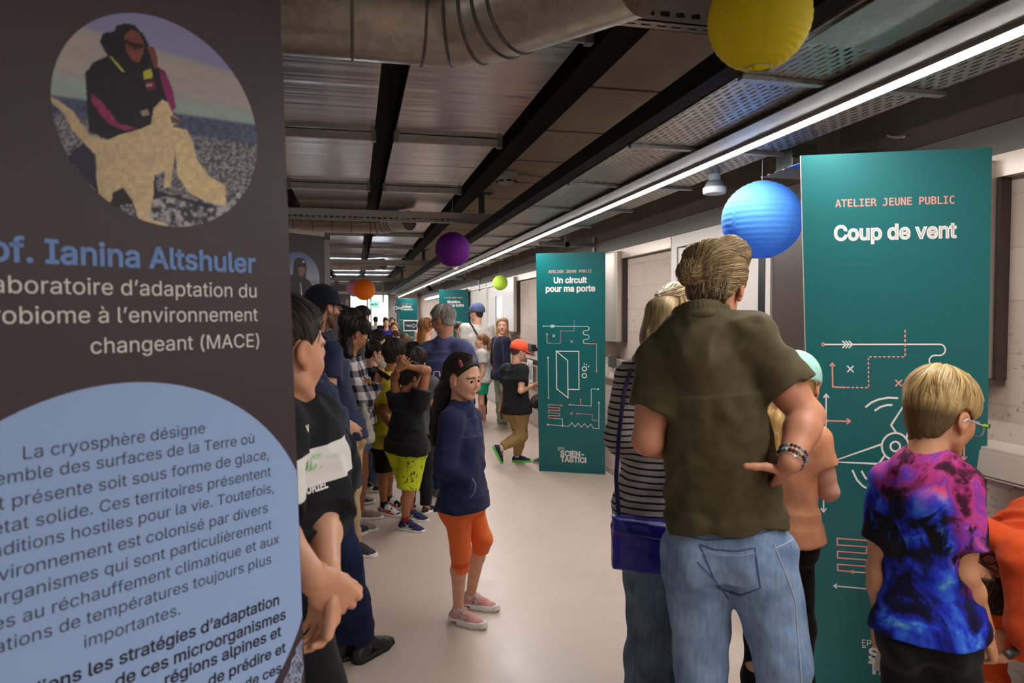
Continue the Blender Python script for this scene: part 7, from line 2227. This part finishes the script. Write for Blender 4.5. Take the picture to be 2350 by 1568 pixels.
# ================================================================ middle distance
d = 5.7
def mod(J, H):
    J['head'] = P(1016, 735, d); J['neck'] = P(1022, 782, d); J['shl'] = P(978, 812, d + .05); J['shr'] = P(1062, 808, d - .05)
    J['ell'] = P(972, 868, d + .0); J['wrl'] = P(1000, 898, d - .28); J['elr'] = P(1085, 870, d); J['hipl'] = P(1005, 905, d); J['hipr'] = P(1045, 905, d)
    J['anl'] = FL(1005, 1138) + Z * .08; J['anr'] = FL(1040, 1130) + Z * .08
J = skel(1.68, *at(1025, d), -12); mod(J, 1.68)
q = human('person', 'grey-haired man with glasses in blue polo shirt seen from behind in mid corridor', J, d, (dirv(-52, -16), Z, .255), 'b98367',
  dict(mat=fabric('blue_melange', '4a4f78', c2='3b3f63'), sleeve=.68, hem=.05, ease=.03, b=1.2, name='polo_shirt', polo=True, collar=False, fold=.006, neckr=.05), dict(mat=M_DENIMD, ease=.02), dict(mat=GREY_S, sole=plain('grey_sole', '5c5a55', .7), L=.28),
  dict(style='short', th=.035, c1='6d655f', c2='a89f97', groove=.006), o=dict(b=1.1, neck=.058), paint=dict(blush=.9))
glasses(q['head'], q['root'], G_BLK)
o = empty('tote_bag', P(1000, 890, d - .3), 'white tote bag with grey bands behind the blue polo man', 'bag')
s = S(.01); c = P(1002, 888, d - .32); s.add(loft([c + UPV * .06, c, c - UPV * .07], [.06, .062, .055], [.02, .03, .025], [RGT] * 3, 4)); s.disp = folds(.004, (20, 20, 8), 2)
sobj('bag_body', s, .006, fabric('white_canvas', 'c9c5bd'), o)
b = MB(); b.tube([c + UPV * .055 - RGT * .03, c + UPV * .12 - RGT * .02, c + UPV * .12 + RGT * .02, c + UPV * .055 + RGT * .03], .006, 6); local_part(b, 'strap', fabric('white_canvas', 'c9c5bd'), o)
for x in (-.02, .03):
    b = MB(); b.obox(c + RGT * x - FWD * .031 - UPV * .01, RGT * .008, FWD * .002, UPV * .05); local_part(b, 'band', fabric('grey_band', '56605f'), o)
longh = lambda w_=.3, l=.55: (lambda h: [h.e((0, -.22, -.35), (w_, .2, l))])
simple('woman with long auburn hair in black top left of the blue polo man', 978, 733, 7.2, 10, SK_L, dict(mat=BLACKT, sleeve='long', name='top'), dict(mat=BLACKP), dict(style='long', th=.06, c1='7a4a22', c2='b07c40', extra=longh(.33, .6)), hphi=60, hp=-15, shoes=SH_D)
q = simple('man in blue cap and white tee with black strap near the far teal board', 1094, 702, 9.9, -8, SK_L, dict(mat=fabric('white_cotton', 'cbc7c2'), name='t_shirt', ease=.025, b=1.05), dict(mat=BLACKP), dict(style='short', th=.02, c1='2c2019', c2='453226'), hphi=-48, hp=-5, shoes=SH_D, hs=.26)
cap_make(q['head'], q['root'], fabric('blue_cap', '4a5478'), brim=.32, px=8 / FPX, low=.06, th=.09)
me = q['top'].data; tr = BVHTree.FromPolygons([v.co.copy() for v in me.vertices], [tuple(p.vertices) for p in me.polygons]); ro = q['root'].matrix_world.translation; w_ = []
for i in range(15):
    t = i / 14; hit = tr.ray_cast(CPOS - ro, ray(1076 + 38 * t, 742 + 66 * t ** 1.3).normalized())
    if hit[0] is not None: w_.append(hit[0] + hit[1] * .014 + ro)
b = MB(); b.tube(w_, .011, 6); tag(b.build('bag_strap', M_BLACK), 'black bag strap across the back of the white tee man', 'strap')
# girl in white tee and green shorts
d = 9.3
def m2(J, H): J['anl'] = FL(1098, 972) + Z * .06; J['anr'] = FL(1112, 975) + Z * .06; J['toel'] = dirv(-70); J['toer'] = dirv(-80)
def curly(h): return [h.e((.05, -.42, .12), (.2, .2, .22)), h.e((.1, -.62, -.1), (.2, .2, .3)), h.e((0, -.6, -.4), (.14, .15, .22))]
simple('small girl with curly ponytail in white tee and green shorts', 1106, 768, d, -78, 'd6a08a', dict(mat=fabric('white_cotton', 'cbc7c2'), name='t_shirt', ease=.03), dict(mat=fabric('green_cotton', '0f9a78'), leg=.6, ease=.03, hemr=.085, name='shorts'), dict(style='tied', th=.06, c1='5a3c26', c2='94683f', extra=curly, groove=.03), child=True, shoes=dict(mat=WHITE_S, sole=WHITE_R), mod=m2, eyes='2a1a12', hp=6)
# woman with sunglasses on her head
d = 9.0
def m3(J, H): J['anl'] = FL(1148, 982) + Z * .06; J['anr'] = FL(1160, 980) + Z * .06; J['toel'] = dirv(-100); J['toer'] = dirv(-95)
def wl(h): return [h.e((.26, -.05, -.35), (.13, .16, .5)), h.e((-.26, -.05, -.35), (.12, .16, .5)), h.e((0, -.25, -.3), (.32, .18, .55)), h.e((.22, .12, -.75), (.12, .1, .25)), h.e((-.24, .1, -.7), (.1, .1, .22))]
q = simple('woman with sunglasses on her long wavy hair in navy cardigan looking back', 1150, 731, d, 75, 'dba58d', dict(mat=DNAVY, sleeve='long', name='cardigan', ease=.015, hem=.05, b=.85), dict(mat=fabric('sage_trousers', '8f9c86'), ease=.012, b=.85), dict(style='long', th=.05, c1='6b4a2a', c2='b58c58', extra=wl, groove=.02, freq=14), hphi=196, mod=m3, shoes=dict(mat=WHITE_S, sole=WHITE_R, lace=LACE_W), eyes='2c2018', hs=.225, paint=dict(lip='b96b62', brow='4a3020'))
h = q['head']; b = MB()
for s_ in (.15, -.15): b.tube([h.w(s_ * .8 + .10 * math.cos(2 * math.pi * i / 14), .26 - .06 * math.sin(2 * math.pi * i / 14), .47 + .07 * math.sin(2 * math.pi * i / 14)) for i in range(14)], .005, 6, closed=True)
b.tube([h.w(-.02, .27, .5), h.w(.02, .27, .5)], .005, 6); local_part(b, 'sunglasses', plain('white_frame', 'e0ddd8', .3), q['root'])
# boy in orange cap
d = 7.0
J = skel(1.33, *at(1192, d), 48, child=True)
J['head'] = P(1192, 806, d); J['neck'] = P(1184, 840, d); J['shr'] = P(1199, 852, d - .08); J['shl'] = P(1164, 850, d + .1)
J['elr'] = P(1195, 897, d - .15); J['wrr'] = P(1222, 885, d + .05); J['ell'] = P(1158, 900, d + .12); J['wrl'] = P(1150, 932, d + .12); J['hfr'] = RGT + UPV * .2; J['hfl'] = -UPV - RGT * .1
J['hipr'] = P(1196, 942, d - .04); J['hipl'] = P(1176, 942, d + .05)
J['knl'] = P(1196, 1000, d + .02); J['anl'] = P(1148, 1028, d - .05); J['toel'] = -RGT * .1 - UPV * 1.0 + RGT * .45; J['upl'] = RGT * .85 + UPV * .4
J['anr'] = FL(1186, 1060) + Z * .065; J['knr'] = P(1194, 1002, d + .04); J['toer'] = FL(1222, 1060) - FL(1186, 1060)
J['upl'] = (RGT * .9 + UPV * .45); J['toel'] = (-UPV + RGT * .5)
q = human('person', 'boy in orange cap and black tee with tan trousers stepping towards the teal board', J, d, (dirv(78, -16), Z, .205), SK_L,
  dict(mat=BLACKT, sleeve=.6, hem=.03, ease=.025, name='t_shirt', fold=.005), dict(mat=noise_print('tan_print', '9a7f52', '5f5134', 6, .60, .9, .6), ease=.018, leg=1.9, knee=.06, ankle=.045, name='trousers'), dict(mat=fabric('navy_mesh', '26304a'), sole=plain('green_sole', '57c23a', .6), L=.225, lace=LACE_B),
  dict(style='short', th=.03, c1='3a2819', c2='6b4c30'), o=dict(b=.95), socks=dict(mat=fabric('white_sock', 'd8d5d0'), h=.05), eyes='2a1a12')
cap_make(q['head'], q['root'], fabric('coral_cap', 'f0603f', c2='e2563a'), brim=.34, px=d / FPX, low=.02, th=.09, tilt=.05)
b = MB(); b.obox(P(1150, 953, d + .1), RGT * .012 + UPV * .004, FWD * .01, UPV * .04 - RGT * .012); tag(b.build('wooden_stick', plain('wood_brown', '6f4b30', .7), bevel=.003), 'small wooden piece in the orange cap boy\'s left hand', 'stick')
# crouching child peeking out behind the board
d = 6.95
J = skel(1.2, *at(1262, d), 200, child=True)
J['head'] = P(1240, 928, d); J['neck'] = P(1262, 912, d); J['shr'] = P(1270, 922, d - .1); J['shl'] = P(1268, 915, d + .12); J['hipr'] = P(1305, 940, d - .06); J['hipl'] = P(1305, 935, d + .08)
J['elr'] = P(1265, 975, d - .1); J['wrr'] = P(1255, 1010, d - .08); J['ell'] = P(1262, 970, d + .15); J['wrl'] = P(1258, 1005, d + .15)
J['anr'] = FL(1252, 1062) + Z * .06; J['anl'] = FL(1275, 1062) + Z * .06; J['knr'] = P(1270, 985, d - .05); J['knl'] = P(1280, 985, d + .08); J['toer'] = J['toel'] = dirv(-75); J['f'] = dirv(-75); J['tf'] = Vector((-.3, -.1, -.9))
human('person', 'crouching child with brown hair mostly hidden behind the teal board about a circuit', J, d, (dirv(-75, -60), Vector((-.9, -.1, .2)), .195), SK_L, dict(mat=fabric('grey_tee', '5c5a60'), name='t_shirt'), dict(mat=BLACKP), dict(mat=fabric('blue_grey_mesh', '5f7f90'), sole=WHITE_R, L=.2, lace=LACE_B), dict(style='short', th=.06, c1='241911', c2='45301f'), o=dict(b=.92))

# ================================================================ far crowd
BLUEB = fabric('royal_blue_blazer', '2a2a9c')
q = simple('woman with dark hair in royal blue blazer in the far crowd', 886, 731, 15.0, 178, SK_L, dict(mat=BLUEB, sleeve='long', name='blazer', ease=.03, hem=.08), dict(mat=BLACKP), dict(style='long', th=.05, c1='1d1612', c2='3a2d25', extra=lambda h: [h.e((0, -.1, -.3), (.36, .2, .4))]), eyes='2a1a12', shoes=SH_D)
simple('girl with brown hair in black top right of the blue blazer woman', 905, 741, 13.5, 185, SK_L, dict(mat=BLACKT, sleeve='long', name='top'), dict(mat=BLACKP), dict(style='long', th=.05, c1='4a3020', c2='7d5738', extra=longh()), eyes='2a1a12', shoes=SH_D, child=True)
simple('bald man behind the blue blazer woman', 884, 727, 18.5, 175, 'd3a08a', dict(mat=BLACKT, name='t_shirt'), dict(mat=BLACKP), None, eyes='2a1a12', shoes=SH_D)
simple('woman with chin-length hair right behind the blue blazer woman', 901, 729, 18.0, 200, SK_L, dict(mat=fabric('grey_knit', '4a4547'), sleeve='long', name='jumper'), dict(mat=BLACKP), dict(style='long', th=.05, c1='33241a', c2='5a4030', extra=longh(.3, .25)), eyes='2a1a12', shoes=SH_D)
simple('person in white shirt seen from behind before the bright window', 862, 727, 19.5, 5, SK_L, dict(mat=fabric('white_cotton', 'cbc7c2'), sleeve='long', name='shirt', ease=.03), dict(mat=DNAVY), dict(style='short', th=.05, c1='1c1511', c2='33261e'), shoes=SH_D)
simple('person with dark hair in pale shirt at left end of the bright window', 844, 738, 16.5, 25, SK_L, dict(mat=fabric('pale_shirt', 'b9b4b4'), name='shirt'), dict(mat=BLACKP), dict(style='short', th=.05, c1='241a15', c2='3c2d24'), shoes=SH_D)
def m4(J, H): J['head'] = J['head'] + Vector((-.05, -.1, -.02))
simple('woman with brown hair leaning forward in grey shirt before the farthest teal board', 925, 755, 11.5, -30, SK_L, dict(mat=fabric('light_grey_shirt', 'a9adb8'), sleeve='long', name='shirt', ease=.03), dict(mat=M_DENIM2), dict(style='tied', th=.06, c1='3a261a', c2='6d4a33', extra=lambda h: [h.e((0, -.48, .05), (.16, .16, .2))]), lean=22, hp=-30, shoes=SH_D)
simple('child with light brown hair in front of the grey shirt woman', 928, 768, 9.5, 12, SK_L, dict(mat=fabric('taupe_tee', '6d625a'), name='t_shirt'), dict(mat=BLACKP), dict(style='bowl', th=.06, c1='4a3422', c2='7d5b3a'), child=True, shoes=SH_D)
simple('person in pink top beyond the auburn-haired woman', 968, 738, 16.0, 150, SK_L, dict(mat=fabric('pink_cotton', 'cf9c94'), name='top'), dict(mat=M_DENIM2), dict(style='short', th=.05, c1='7a5636', c2='a67e52'), eyes='2a1a12', shoes=SH_D)
simple('child with dark hair behind the blue polo man near the far teal board', 1054, 742, 11.0, 160, SK_L, dict(mat=BLACKT, name='t_shirt'), dict(mat=BLACKP), dict(style='short', th=.06, c1='1d1511', c2='3a2b21'), child=True, shoes=SH_D)
